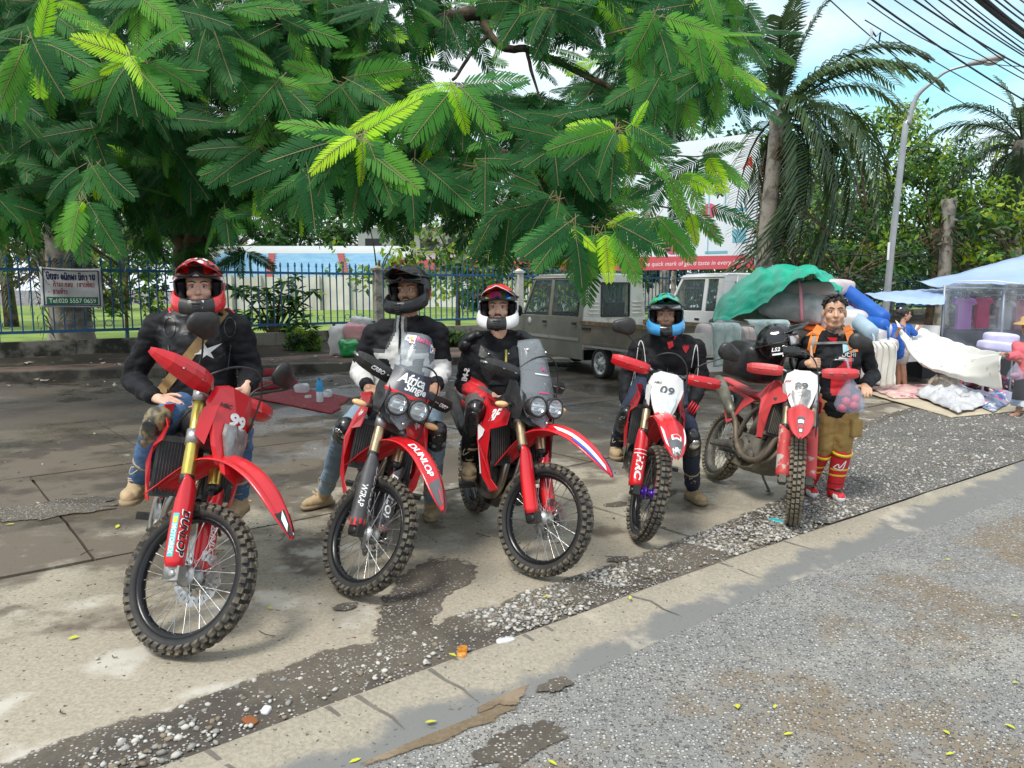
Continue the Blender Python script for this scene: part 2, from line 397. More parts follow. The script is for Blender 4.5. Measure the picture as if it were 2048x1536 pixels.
# concrete slabs with open joints
pav=empty('concrete_pavement');tag(pav,kind='structure')
def slab(s0,s1,n0,n1,z):
    mb=MB();rr=random.Random(int(s0*31+n0*7));k=14
    def edge(a,b_,wob):
        return[a.lerp(b_,i/k)+Vector((rr.uniform(-1,1)*wob,rr.uniform(-1,1)*wob,0))*(0 if i==0 else 1)for i in range(k)]
    P=edge(sn(s0,n0,z),sn(s1,n0,z),.012)+edge(sn(s1,n0,z),sn(s1,n1,z),.005)+edge(sn(s1,n1,z),sn(s0,n1,z),.012)+edge(sn(s0,n1,z),sn(s0,n0,z),.005)
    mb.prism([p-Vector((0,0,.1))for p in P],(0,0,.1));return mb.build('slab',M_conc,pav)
for r_,(n0,n1)in enumerate([(2.86,5.30),(5.335,8.1),(8.13,11.0)]):
    s=-4.6+r_*1.1
    for k in range(9 if r_ else 4):
        e=s+4.4
        slab(s+.01,e-.01,n0,n1,[0,-.004,.003,-.002][k%4]*.8);s=e
# road: sheet up to the gutter
sheet('road',[sn(-30,-14),sn(140,-14),sn(140,2.44),sn(-30,2.44)],-.05,M_road)
# gutter: a shallow concrete channel between road and gravel
def gut_off(s):return-.035*max(0,s-4)if s<14 else-.35
mb=MB();S=[-6+.25*i for i in range(200)]
secs=[]
for s in S:
    w=.018*fract_noise(s,0,1.7);o=gut_off(s)
    secs.append([sn(s,2.36+o+.05*fract_noise(s,3,.9),-.058),sn(s,2.43+o+.06*fract_noise(s,5,1.3),-.043),sn(s,2.51+o,-.033),sn(s,2.64+o,-.012),sn(s,2.775+o+w,.010),sn(s,2.79+o+w,.004),sn(s,2.79+o+w,-.08)])
mb.loft(secs,closed=False);tag(mb.build('road_gutter',M_gutter),kind='structure')
# the dirt strip between gutter and slabs, with ragged edge spilling on the concrete
EDGE=[(-5,2.98),(-1.6,3.02),(-.4,3.12),(.75,3.16),(1.45,3.2),(1.75,3.14),(2.3,3.14),(3.0,3.17),(3.6,3.14),(4.2,3.20),(5.0,3.28),(5.8,3.35),(6.8,3.7),(7.5,4.1),(9,4.6),(10.5,4.8),(12,4.95),(14,5.6),(18,8),(30,8),(45,8)]
def edge_n(s):
    return float(np.interp(s,[e[0]for e in EDGE],[e[1]for e in EDGE]))+.05*fract_noise(s,1.3,2.2)+.03*fract_noise(s,7.3,9)
mb=MB();mb.smooth=False;secs=[]
for i in range(420):
    s=-5+i*.12;e=edge_n(s);o=gut_off(s)
    secs.append([sn(s,2.77+o,-.004),sn(s,2.77*.5+e*.5+o*.5,.005+.008*fract_noise(s,4,3)),sn(s,e-.07,.0085),sn(s,e+.07,.0048)])
mb.loft(secs,closed=False);o=mb.build('dirt_strip',M_dirt);tag(o,kind='structure');set_fade(o,[1.0,1.0,1.0,0.0]*420)
# the mud fan on the slab between the second and third motorcycle
def patch(mb,c,P,z):
    n=len(P);c=Vector((c.x,c.y,z));I_=[c.lerp(p,.62)+Vector((0,0,.0008))for p in P]
    mb.add([c+Vector((0,0,.0008))]+I_+[c.lerp(p,1.14)for p in P],[(0,k+1,(k+1)%n+1)for k in range(n)]+[(k+1,n+k+1,n+(k+1)%n+1,(k+1)%n+1)for k in range(n)])
def blob(name,c,rx,ry,z,m,seed,rot=0.0,amp=.35,n=70,sc=1.4,kind='structure'):
    mb=MB();mb.smooth=False;P=[]
    for k in range(n):
        t=2*math.pi*k/n
        q=1+amp*fract_noise(math.cos(t),math.sin(t),sc,seed)+.06*fract_noise(math.cos(t),math.sin(t),7,seed+3)
        a,b_=rx*q*math.cos(t),ry*q*math.sin(t)
        P.append(Vector((c.x+a*math.cos(rot)-b_*math.sin(rot),c.y+a*math.sin(rot)+b_*math.cos(rot),z)))
    patch(mb,c,P,z);o=mb.build(name,m);tag(o,kind=kind);set_fade(o,[1.0]*(n+1)+[0.0]*n);return o
P=[gp(*q)for q in[(740,1318),(745,1270),(770,1190),(800,1150),(850,1120),(920,1112),(955,1128),(945,1165),(890,1190),(880,1225),(860,1240),(860,1258),(800,1290)]]
Q=[]
for i in range(len(P)):
    for k in range(6):
        a=P[i].lerp(P[(i+1)%len(P)],k/6);Q.append(a+Vector((fract_noise(a.x,a.y,9),fract_noise(a.y,a.x,9),0))*.03)
mb=MB();mb.smooth=False;patch(mb,sum(Q,Vector())/len(Q),Q,.0062);o=mb.build('mud_patch',M_dirt);tag(o,kind='structure');set_fade(o,[1.0]*(len(Q)+1)+[0.0]*len(Q))
for x,y,rx,ry,sd in[(1310,990,.22,.11,3),(1235,1120,.09,.05,9),(690,1215,.08,.05,4),(100,1020,.5,.3,5),(1230,1010,.12,.06,1)]:
    blob('mud_patch',gp(x,y),rx,ry,.0065,M_dirt,sd,.5)
for x,y,rx,ry,sd,mm in[(1000,1395,.14,.07,3,'p'),(1110,1370,.09,.05,5,'q'),(900,1440,.32,.12,7,'p'),(1130,1290,.10,.04,8,'p'),(1290,1205,.08,.03,2,'p'),(1450,1180,.10,.035,6,'p'),(1050,1480,.25,.10,12,'q')]:
    blob('mud_patch',gp(x,y,-.04),rx,ry,-.0395 if y<1400 else-.0445,M_dirt if mm=='q' else M_bmud,sd,.65,.5)
# wide gravel area at the right, over the dirt
blobg=[sn(5.2,2.75),sn(5.0,3.05),sn(5.6,3.25),sn(6.8,3.55),sn(7.5,3.95),sn(9,4.45),sn(10.5,4.65),sn(12,4.8),sn(14,5.4),sn(18,7.6),sn(44,7.6),sn(44,2.45),sn(14,2.44),sn(9,2.62)]
sheet('gravel_area',blobg,.014,M_grav)
# loose stones: real pebbles, too many to count
ico=bmesh.new();bmesh.ops.create_icosphere(ico,subdivisions=1,radius=1);IV=np.array([tuple(v.co)for v in ico.verts]);IF=np.array([[v.index for v in f.verts]for f in ico.faces]);ico.free()
def stones(name,pts,sizes,zs,seed):
    rg=np.random.default_rng(seed);n=len(pts);V=np.zeros((n,len(IV),3))
    for i in range(n):
        v=IV*(1+rg.uniform(-.35,.35,(len(IV),1)))*(sizes[i]*arr(rg.uniform(.8,1.4),rg.uniform(.6,1.1),rg.uniform(.45,.75)))
        a=rg.uniform(0,6.28);c,s_=math.cos(a),math.sin(a)
        V[i]=np.stack([v[:,0]*c-v[:,1]*s_+pts[i][0],v[:,0]*s_+v[:,1]*c+pts[i][1],v[:,2]+zs[i]],1)
    F=(IF[None]+(np.arange(n)*len(IV))[:,None,None]).reshape(-1,3)
    mi=np.repeat(rg.choice([0,0,1,1,2],n),len(IF))
    o=link(name,np_mesh(name,V.reshape(-1,3),F,M_stone,mi));tag(o,kind='stuff');return o
rg=np.random.default_rng(3);pts=[];sz=[];zs=[]
def scatter(n,s0,s1,lo,hi,smin,smax,dens=None,z=.006):
    k=0;tries=0
    while k<n and tries<n*12:
        tries+=1;s=rg.uniform(s0,s1);n_=rg.uniform(lo(s),hi(s))
        if dens is not None and rg.uniform()>dens(s,n_):continue
        p=sn(s,n_);pts.append((p.x,p.y));q=smin+(smax-smin)*rg.uniform()**2.6;sz.append(q);zs.append(z+q*.15);k+=1
GU=lambda s:2.80+gut_off(s)
ED=lambda s:edge_n(s)+.01
cl=lambda s,n:.12+.88*(fract_noise(s,n,1.6,2.0)>-.02)
scatter(1500,-1.6,.85,GU,lambda s:min(ED(s),3.05),.004,.019,cl)
scatter(260,.8,2.4,GU,ED,.004,.018,None)
scatter(2600,2.2,5.0,GU,ED,.004,.017,cl)
scatter(3600,4.4,8.5,GU,ED,.005,.017,None,.015)
scatter(2600,8,14,GU,ED,.006,.02,None,.015)
scatter(160,-2,7,lambda s:3.0,lambda s:5.3,.003,.012,None,.001)
scatter(200,-3,12,lambda s:5.3,lambda s:10,.004,.014,None,.001)
stones('gravel',pts,sz,zs,4)
pts=[];sz=[];zs=[]
scatter(3200,-.8,10,lambda s:-.4,lambda s:2.2,.003,.0085,lambda s,n:.1+.9*(fract_noise(s,n,1.1,5.0)>-.05),-.049)
stones('loose_chippings',pts,sz,zs,5)
# the raised pavement behind the lot: kerb, red paving, soil bank against the wall
KB=[(-26,6.5),(-16,11.5),(-9.5,14.2),(-7.4,14.85),(-3.87,15.9),(-1.46,17.3),(.9,19.4),(6,23.6),(14,30.2),(30,43)]
KP=catmull([Vector((a,b_,0))for a,b_ in KB],8)
mb=MB();mk=MB();mk.smooth=False;ms=MB();sec1=[];sec2=[];sec3=[]
for i,p in enumerate(KP):
    d=(KP[min(i+1,len(KP)-1)]-KP[max(i-1,0)]).normalized();q=Vector((-d.y,d.x,0));w=.012*fract_noise(p.x,p.y,1.5)
    a=p+q*w;s_,n_=to_sn(p);back=sn(s_+.4,18.62)
    sec2.append([a+Vector((0,0,-.05)),a+Vector((0,0,.15+w)),a+q*.015+Vector((0,0,.165+w)),a+q*.22+Vector((0,0,.165+w)),a+q*.22+Vector((0,0,.0))])
    f=a+q*.22
    sec1.append([f+Vector((0,0,.160)),f.lerp(back,.3)+Vector((0,0,.17)),f.lerp(back,.6)+Vector((0,0,.185))])
    sec3.append([f.lerp(back,.45+.12*fract_noise(p.x,p.y,.6))+Vector((0,0,.172)),f.lerp(back,.75)+Vector((0,0,.25+.03*w)),back+Vector((0,0,.34+.1*fract_noise(p.x,2,.8)))])
mk.loft(sec2,closed=False);tag(mk.build('pavement_kerb',ground_mat('old_kerb',[((.045,.04,.034),1.6,.42,.62,None)],(.15,.135,.11),rough=.9)),kind='structure')
mb.loft(sec1,closed=False);tag(mb.build('raised_pavement',M_walk),kind='structure')
ms.loft(sec3,closed=False);tag(ms.build('soil_bank',ground_mat('dark_soil',[((.10,.085,.06),2.2,.5,.66,None),((.26,.24,.21),5,.66,.72,None)],(.035,.028,.02),rough=1,bump=.8)),kind='structure')
# beyond the fence: grass, running track
sheet('grass_field',[sn(-60,18.9),sn(120,18.9),sn(120,90),sn(-60,90)],.05,M_grass)
sheet('running_track',[sn(-60,30),sn(-2,30),sn(2,33),sn(-2,36),sn(-60,37)],.056,M_track)
# ---------------------------------------------------------------- fence along the raised pavement
M_fblue=mat('blue_fence_paint',(.008,.075,.18),.45,col2=(.02,.13,.28),scale=5)
M_wall=ground_mat('mossy_wall',[((.035,.036,.028),1.4,.44,.58,None),((.05,.06,.03),3,.6,.7,None)],(.24,.225,.19),rough=.95,bump=.4)
F0=Vector((-8.45,17.24,0));FU=Vector((.777,.629,0))
def fp(t,z=0.0,off=0.0):return F0+FU*t+N2*off+Vector((0,0,z))
FROT=math.atan2(FU.y,FU.x)
bar=MB();bar.smooth=False
bar.box((0,0,.77),(.026,.026,1.54));bar.box((0,0,1.565),(.05,.02,.05));bar.box((0,0,1.63),(.062,.018,.07),taper=.05)
me_bar=bar.mesh('bar',M_fblue)
rail=MB();rail.smooth=False;rail.box((2.42,0,0),(4.84,.05,.06));me_rail=rail.mesh('rail',M_fblue)
ring=MB();ring.ring((0,0,0),(0,1,0),.07,[(.006,.006),(-.006,.006),(-.006,-.006),(.006,-.006)],14);me_ring=ring.mesh('ring',M_fblue)
foot=MB();foot.smooth=False;foot.box((0,0,0),(.06,.05,.24));me_foot=foot.mesh('foot',M_fblue)
TP=[-8.84+5*k for k in range(13)]
frng=random.Random(4)
lab={-8.84:'dark blue spiked fence panel at the far left edge beside the gate',-3.84:'dark blue spiked fence panel behind the white hiring banner',1.16:'blue spiked fence panel with the broad-leaved bush behind it',
       6.16:'blue spiked fence panel between the bare concrete post and the pale post',11.16:'blue spiked fence panel just left of the silver van windscreen',16.16:'blue spiked fence panel seen through the van windows',
       21.16:'blue spiked fence panel seen through the white truck cab',26.16:'blue spiked fence panel hidden mostly by the wrapped bundles',31.16:'blue spiked fence panel beside the foot of the street lamp',
       36.16:'blue spiked fence panel under the pale blue awning',41.16:'blue spiked fence panel above the woman in the blue shirt',46.16:'blue spiked fence panel next to the plastic market tent',51.16:'blue spiked fence panel far right behind the plastic market tent'}
for t in TP:
    fpan=empty('metal_fence',fp(t+.08,.60),(0,0,FROT));tag(fpan,lab.get(round(t,2)),'fence','blue fence panels along the pavement')
    for z in(.21,1.50):link('rail',me_rail,fpan,Matrix.Translation((0,0,z)))
    for k in range(25):
        link('bar',me_bar,fpan,Matrix.Translation((.12+k*.19,.038,.18+frng.uniform(-.008,.008)))@Matrix.Rotation(frng.uniform(-.008,.008),4,'Y')@Matrix.Scale(.96,4,(0,0,1)))
    for k in(2,4,6,12,14,16,20,22):link('ring',me_ring,fpan,Matrix.Translation((.12+k*.19+.095,.038,.36)))
    for x in(1.2,3.6):link('foot',me_foot,fpan,Matrix.Translation((x,0,.09)))
pm=MB();pm.smooth=False;pm.box((0,0,.95),(.20,.20,1.9));pm.box((0,0,1.93),(.27,.27,.06));pm.box((0,0,1.99),(.24,.24,.09),taper=.15)
me_post=pm.mesh('fence_post',ground_mat('weathered_post',[((.09,.085,.075),3,.48,.64,None)],(.30,.285,.25),rough=.95))
me_postw=me_post.copy();me_postw.materials[0]=mat('whitewashed_post',(.62,.61,.58),.9,col2=(.42,.41,.37),scale=6)
plab=['concrete fence post beside the left gate','concrete fence post at the left edge of the hiring banner panel','concrete fence post behind the first rider in the red helmet','weathered grey concrete fence post left of the rider in the black helmet',
        'whitewashed concrete fence post behind the red and white helmet','concrete fence post behind the silver van','concrete fence post behind the white truck cab','concrete fence post behind the bundles','concrete fence post near the palm trunk',
        'concrete fence post left of the street lamp','concrete fence post under the pale blue awning','concrete fence post right of the woman in the blue shirt','concrete fence post beside the market tent']
for t,l in zip(TP,plab):
    o=link('fence_post',me_postw if abs(t-11.16)<.1 or t>38 else me_post);o.location=fp(t,.30);o.rotation_euler=(0,0,FROT);tag(o,l,'fence post','concrete posts of the fence')
w=MB();w.smooth=False
for k in range(40):
    a=-10+k*2.2;z1=.62+.012*fract_noise(k,1,1);w.box(fp(a+1.1,.31,0),(2.19,.24+.01*fract_noise(k,4,2),z1),(0,0,FROT))
tag(w.build('low_wall',M_wall),'low stained concrete wall carrying the blue fence','wall')
# ---------------------------------------------------------------- hiring banner with Lao writing on the fence
M_ban=mat('banner_cloth',(.72,.72,.72),.7,col2=(.58,.58,.6),scale=4)
M_navy=mat('navy_print',(.01,.012,.09),.5);M_green=mat('green_print',(.01,.16,.07),.5);M_maroon=mat('maroon_print',(.32,.01,.015),.5)
bt=fp(-1.20,1.74,-.09);ban=empty('banner',bt,(0,0,FROT));tag(ban,'white cloth banner with Lao writing and a green phone strip tied to the blue fence','banner')
BW,BH=1.14,.84
def bsurf(u,v,off=0.0):
    x=(u-.5)*BW;z=(v-.5)*BH
    return Vector((x*(1+.02*(1-v)),-.012-off-.02*math.sin(u*9)*(1-v)-.012*math.sin(v*11+u*4),z-.03*math.sin(u*math.pi)*(v-.2)-.02*u))
mb=MB();mb.grid(lambda u,v:bsurf(u,v),24,14,thick=.004);mb.build('cloth',M_ban,ban)
def bp_(x,y,off=.004):return bsurf(x,y,off)
mb=MB()
def strip(pts,wd,mb=mb,m=None,off=.004):
    P=[Vector((p[0],p[1]))for p in pts]
    for a,b_ in zip(P[:-1],P[1:]):
        d=b_-a
        if d.length<1e-6:continue
        d.normalize();q=Vector((-d.y*BH/BW,d.x*BW/BH));q=Vector((-d.y/BW,d.x/BH)).normalized()if False else Vector((-d.y,d.x))
        qa=Vector((q.x*wd/2/BW,q.y*wd/2/BH));e=Vector((d.x*wd*.3/BW,d.y*wd*.3/BH));A,B2=a-e,b_+e
        mb.add([bp_(*(A-qa),off),bp_(*(B2-qa),off),bp_(*(B2+qa),off),bp_(*(A+qa),off)],[(0,1,2,3)],m,False)
fr=[(.05,.06),(.95,.05),(.95,.94),(.05,.95),(.05,.06)]
for a,b_ in zip(fr[:-1],fr[1:]):strip([Vector(a).lerp(Vector(b_),k/10)for k in range(11)],.022)
mb.build('border',M_navy,ban)
mb=MB()
mb.grid(lambda u,v:bp_(.085+.83*u,.075+.19*v,.004),16,3,m=0)
V,Fc=TXT['tel'];wd=V[:,0].max()-V[:,0].min()
mb.add([bp_(.5+a/wd*.76,.17+b_*.115,.007)for a,b_ in V],Fc,1,False)
mb.build('phone_strip',[M_green,M_txtw],ban)
# Lao letters as pen strokes on a unit box
LAO={'h':[[(.1,.6),(.25,.75),(.1,.9),(.05,.6),(.3,0),(.6,.0),(.85,.3),(.85,1)]],
       'b':[[(.15,.85),(.3,1),(.3,.75),(.15,.85),(.2,.1),(.45,0),(.8,0),(.8,1)]],
       's':[[(.2,.5),(.1,.8),(.4,1),(.75,.75),(.7,.2),(.4,.0),(.15,.2),(.4,.4)],[(.75,.8),(.95,1.05)]],
       'a':[[(.15,.3),(.4,.45),(.2,.1),(.15,.3)],[(.15,.8),(.4,.95),(.2,.6),(.15,.8)]],
       'm':[[(.1,1),(.1,.1),(.3,.0),(.3,.3),(.1,.2)],[(.3,.1),(.8,.0),(.8,1)]],
       'k':[[(.1,0),(.1,.7),(.4,1),(.75,.8),(.75,0)],[(.1,.6),(.3,.6)]],
       'p':[[(.05,1),(.1,.1),(.4,.7),(.7,0),(.85,1)]],
       'n':[[(.1,.9),(.3,1),(.25,.75),(.1,.85),(.25,0),(.7,0),(.85,1)]],
       'g':[[(.1,.7),(.3,.9),(.5,.7),(.5,.2),(.3,-.1)]],
       'A':[[(.15,.75),(.4,1),(.65,.8),(.65,0)]],
       'o':[[(.2,.3),(.4,.5),(.2,.7),(.1,.3),(.4,0),(.8,.2),(.8,.8),(.4,1),(.15,.85)]],
       'y':[[(.1,1),(.1,.2),(.4,0),(.8,.2),(.8,1)],[(.8,.9),(.55,.7)]],
       'u':[[(.1,.9),(.35,.7),(.2,.2),(.5,0),(.85,.3),(.7,1)]],
       'c':[[(.15,.5),(.4,.6),(.3,.9),(.1,.8),(.2,.1),(.6,0),(.85,.5),(.7,1)]],
       '^':[[(.1,1.2),(.35,1.4),(.8,1.25)]],'(':[[(.7,1.1),(.4,.5),(.7,-.1)]],')':[[(.3,1.1),(.6,.5),(.3,-.1)]],'-':[[(.2,.45),(.7,.45)]],' ':[]}
def lao(mb,text,x0,x1,y,h,wd):
    cells=[]
    for ch in text:
        if ch=='^':cells.append((ch,len([c for c in cells if c[0]!='^'])-1))
        else:cells.append((ch,len([c for c in cells if c[0]!='^'])))
    n=max(c[1]for c in cells)+1;cw=(x1-x0)/n
    for ch,i in cells:
        for st in LAO[ch]:strip([(x0+(i+.08+.84*a)*cw,y+b_*h)for a,b_ in st],wd,mb)
mb=MB();lao(mb,'h^bsaom^kpan^kgAn',.1,.9,.71,.13,.022);mb.build('heading',M_navy,ban)
mb=MB();lao(mb,'- k^Amakon (sAyc^n)',.11,.89,.53,.10,.013);lao(mb,'- nAys^Ag',.11,.44,.345,.10,.013);mb.build('listing',M_maroon,ban)
mb=MB()
for u,v in((.01,.98),(.99,.98),(.02,.02),(.98,.02)):mb.tube([bp_(u,v,0),bp_(u,v,0)+Vector((.02*(1 if u>.5 else-1),.07,.05))],.006,5)
mb.build('tie',M_txtw,ban)

# ---------------------------------------------------------------- far buildings beyond the field
M_sblue=mat('pale_blue_seats',(.22,.42,.58),.6,col2=(.33,.5,.62),scale=1.2);M_conw=mat('pale_wall',(.62,.6,.56),.9,col2=(.44,.42,.38),scale=.6)
gs=empty('grandstand',(0,0,0));tag(gs,'stadium grandstand with pale blue seat rows and red stair strips beyond the grass field','grandstand')
c0=px(420,600,62);gx0,gx1=-25.5,-10.5
for k in range(9):
    mb=MB();mb.smooth=False;mb.box(((gx0+gx1)/2,62+k*.8,2.75+k*.23),(gx1-gx0,.8,.23));mb.box(((gx0+gx1)/2,62.25+k*.8,2.92+k*.23),(gx1-gx0,.3,.12));mb.build('seat_row',M_sblue,gs)
for x in(-19.2,-13.2):
    mb=MB();mb.smooth=False
    for k in range(9):mb.box((x-k*.22,61.9+k*.8,2.80+k*.23),(.55,.8,.30))
    mb.build('stair',mat('faded_red_steps',(.42,.1,.09),.7),gs)
mb=MB();mb.smooth=False;mb.box(((gx0+gx1)/2,61.4,1.35),(gx1-gx0,.3,2.6));mb.build('front_wall',M_conw,gs)
for k in range(7):
    mb=MB();mb.smooth=False;mb.box((gx0+1+k*2.3,61.1,1.4),(.35,.5,2.75));mb.build('pillar',M_conw,gs)
mb=MB();mb.smooth=False;mb.box(((gx0+gx1)/2,69.6,5.0),(gx1-gx0+3,.3,1.0));mb.build('back_wall',M_txtw,gs)
M_wht=mat('white_render',(.78,.77,.75),.8,col2=(.66,.65,.62),scale=.8);M_rroof=mat('red_roof_band',(.5,.12,.12),.7);M_dkwin=mat('dark_window',(.03,.035,.04),.1)
bd=empty('stadium_building');tag(bd,'long white two storey building with a red band and dark windows beyond the field','building')
mb=MB();mb.smooth=False;mb.box((0,74,3.6),(28,6,7.2));mb.build('wall',M_wht,bd)
mb=MB();mb.smooth=False;mb.box((0,70.7,3.9),(28.4,.7,.9));mb.build('red_band',M_rroof,bd)
mb=MB();mb.smooth=False;mb.box((0,73.5,7.3),(30,8,.35));mb.build('roof',M_wht,bd)
for k in range(11):
    wf=MB();wf.smooth=False;wf.box((-12.6+k*2.5,70.97,5.7),(1.5,.06,1.1));f_=wf.build('window',M_dkwin,bd)
    sl_=MB();sl_.smooth=False;sl_.box((-12.6+k*2.5,70.92,5.1),(1.7,.14,.08));sl_.build('sill',M_wht,f_)
for k in range(4):
    dd=MB();dd.smooth=False;dd.box((-8.5+k*5.4,70.96,1.45),(1.3,.06,2.3));dd.build('door',mat('brown_door',(.16,.07,.05),.6),bd)

# ---------------------------------------------------------------- billboard
bl=px(1290,215,24);
def bbp(x,y,Y):return px(x,y,Y)
A0=bbp(1120,525,29.5);B0=bbp(1508,537,25);A1=Vector((A0.x,A0.y,9.8));B1=Vector((B0.x,B0.y,0));B1.z=px(1526,265,25).z;A1.z=B1.z
A0.z=B0.z=min(A0.z,B0.z)
bX=(B0-A0);BL=bX.length;bX.normalize();bN=Vector((bX.y,-bX.x,0));BHt=B1.z-B0.z
def bb(u,v,off=0.0):return A0+bX*(u*BL)+Vector((0,0,v*BHt))+bN*off
board=empty('billboard');tag(board,'large white billboard with a red foot band behind the parked trucks','billboard')
mb=MB();mb.smooth=False;mb.prism([bb(0,0),bb(1,0),bb(1,1),bb(0,1)],-bN*.12);mb.build('panel',mat('billboard_vinyl',(.70,.78,.86),.35,col2=(.8,.83,.86),scale=.35),board)
mb=MB();mb.smooth=False;mb.grid(lambda u,v:bb(u,v*.10+.02*(1-u)*(v>.5),.006),6,1);put_text(mb,'line',bb(.72,.045,.008),bX,(0,0,1),.20,1,BL*.5);mb.build('red_band',[mat('billboard_red',(.62,.1,.13),.4),M_txtw],board)
mb=MB()
def arcp(c,r0,r1,a0,a1,m,off=.007,k=18,sx=1.0):
    P=[];
    for i in range(k+1):
        t=a0+(a1-a0)*i/k
        for r in(r0,r1):P.append(bb(c[0],c[1],off)+bX*(math.cos(t)*r*sx)+Vector((0,0,math.sin(t)*r)))
    mb.add(P,[(2*i,2*i+2,2*i+3,2*i+1)for i in range(k)],m,False)
arcp((.79,.80),.30,.42,0,math.pi,0,sx=.9);arcp((.79,.45),0,.25,0,6.28,1);arcp((.74,.35),0,.35,2.5,4.2,1);arcp((.80,.30),.0,.22,0,6.28,1);arcp((.70,.40),.0,.3,0,6.28,3);arcp((.62,.2),.0,.34,0,6.28,1,off=.006);arcp((.5,.25),.0,.4,0,6.28,2,off=.006)
for x0,x1,y0,y1 in((.785,.79,.12,.76),(.775,.88,.12,.14),(.93,.935,.42,.55),(.9,.96,.44,.46),(.86,.865,.36,.62),(.9,.96,.2,.3)):
    mb.add([bb(x0,y0,.009),bb(x1,y0,.009),bb(x1,y1,.009),bb(x0,y1,.009)],[(0,1,2,3)],2,False)
put_text(mb,'A',bb(.955,.79,.01),bX,(0,0,1),.35,4)
mb.build('picture',[mat('print_taupe',(.3,.26,.27),.4),mat('print_pink',(.6,.12,.2),.4),mat('print_cyan',(.2,.48,.6),.4),mat('print_pale',(.62,.66,.7),.4),M_txtr],board)
for u in(.12,.37,.62,.88,.93):
    mb=MB();p=bb(u,0,-.1);mb.tube([(p.x,p.y,.0),(p.x,p.y,p.z+.4)],.09,8);mb.build('post',M_wall,board)

# ---------------------------------------------------------------- street lamp, overhead cables
lp=px(1768,640,25);lx,ly=lp.x,25.0
lamp=empty('street_lamp',(lx,ly,0));tag(lamp,'tall grey steel street lamp with a curved arm rising behind the market','street lamp')
M_galv=mat('galvanised_steel',(.42,.44,.46),.45,metal=.5,col2=(.33,.35,.37),scale=2)
dirw=px(1935,130,24.0)-Vector((lx,ly,0));arm=Vector((dirw.x,dirw.y,0));al=arm.length;arm.normalize();zt=dirw.z
path=catmull([(0,0,0),(.10,0,3),(.28,0,6.6),(.36,0,zt-1.5),(.55,0,zt-.75),(1.0,0,zt-.33),(al*.72,0,zt-.1),(al,0,zt)],7)
path=[Vector((p.x*arm.x,p.x*arm.y,p.z))for p in path]
mb=MB();mb.tube(path,[.115,.105,.095,.085,.075,.06,.045,.04,.04],10);mb.build('pole',M_galv,lamp)
mb=MB();a=path[-1];e=a+arm*.95+Vector((0,0,.07))
mb.loft([[p+Vector((-arm.y,arm.x,0))*(math.cos(t)*w_)+Vector((0,0,math.sin(t)*h_+.02))for t in[k*math.pi/5 for k in range(10)]]for p,w_,h_ in[(a,.045,.045),(a.lerp(e,.12),.09,.07),(a.lerp(e,.4),.15,.09),(a.lerp(e,.75),.19,.11),(a.lerp(e,.95),.13,.08),(e,.05,.04)]])
mb.build('lamp_head',mat('lamp_grey',(.33,.33,.33),.5),lamp)
mb=MB();mb.ball(a.lerp(e,.62)-Vector((0,0,.06)),(.2,.14,.09),12,6,rot=(0,0,math.atan2(arm.y,arm.x)));mb.build('lens',mat('lamp_lens',(.6,.6,.55),.2),lamp)
mb=MB();mb.smooth=False;mb.box((.02,-.1,2.9),(.18,.012,.55));mb.build('sticker',M_txtw,lamp)
M_cab=mat('black_cable',(.012,.012,.014),.6)
def cable(pa,pb,Ya,Yb,r=.016,sag=.0):
    a=px(*pa,Ya);b_=px(*pb,Yb);n=18;P=[]
    for i in range(n+1):
        t=i/n;p=a.lerp(b_,t);p.z-=sag*4*t*(1-t);P.append(p)
    mb=MB();mb.tube(P,r,5);o=mb.build('overhead_cable',M_cab);return o
WIR=[((1690,-40),(2130,245),14,22,.02,.12,'thick black overhead cable passing nearest the palm crown'),((1730,40),(2120,262),16,24,.012,.05,'thin overhead cable just below the upper strands at the palm'),
       ((1760,-20),(2130,200),14,20,.012,.1,'overhead cable third from the palm'),((1800,-20),(2130,175),14,20,.018,.1,'overhead cable crossing above the lamp head'),((1815,-30),(2130,190),13,19,.012,.15,'slack overhead cable twisting beside the lamp head'),
       ((1850,-20),(2130,160),13,19,.014,.05,'overhead cable passing right of the lamp head'),((1865,-30),(2130,150),13,18,.012,.12,'slack thin cable in the middle of the bunch'),((1890,-20),(2120,150),13,18,.016,.03,'straight black cable in the middle of the bunch'),
       ((1905,-20),(2120,130),13,18,.01,.08,'thin grey strand beside the heavy bundle'),((1925,-30),(2120,120),12,17,.05,.05,'heaviest black cable bundle near the top right corner'),((1940,-30),(2120,108),12,17,.03,.07,'thick black cable on the upper side of the heavy bundle'),
       ((1955,-30),(2120,90),12,16,.014,.04,'thin cable right of the heavy bundle'),((1975,-30),(2120,75),12,16,.014,.06,'overhead cable close to the top right corner'),((2015,-20),(2110,45),12,16,.012,.02,'short cable cutting the top right corner'),
       ((1660,0),(1990,235),15,24,.012,.25,'thin slack cable low over the palm crown'),((1735,5),(2120,120),14,20,.01,.5,'deeply sagging thin cable across the bunch'),((1620,500),(1760,508),30,28,.02,.1,'dark cable low in front of the green trees'),((1545,495),(1700,500),30,29,.012,.1,'thin lower cable in front of the green trees')]
for a,b_,Ya,Yb,r,sg,l in WIR:
    tag(cable(a,b_,Ya,Yb,r,sg),l,'cable','overhead cables')
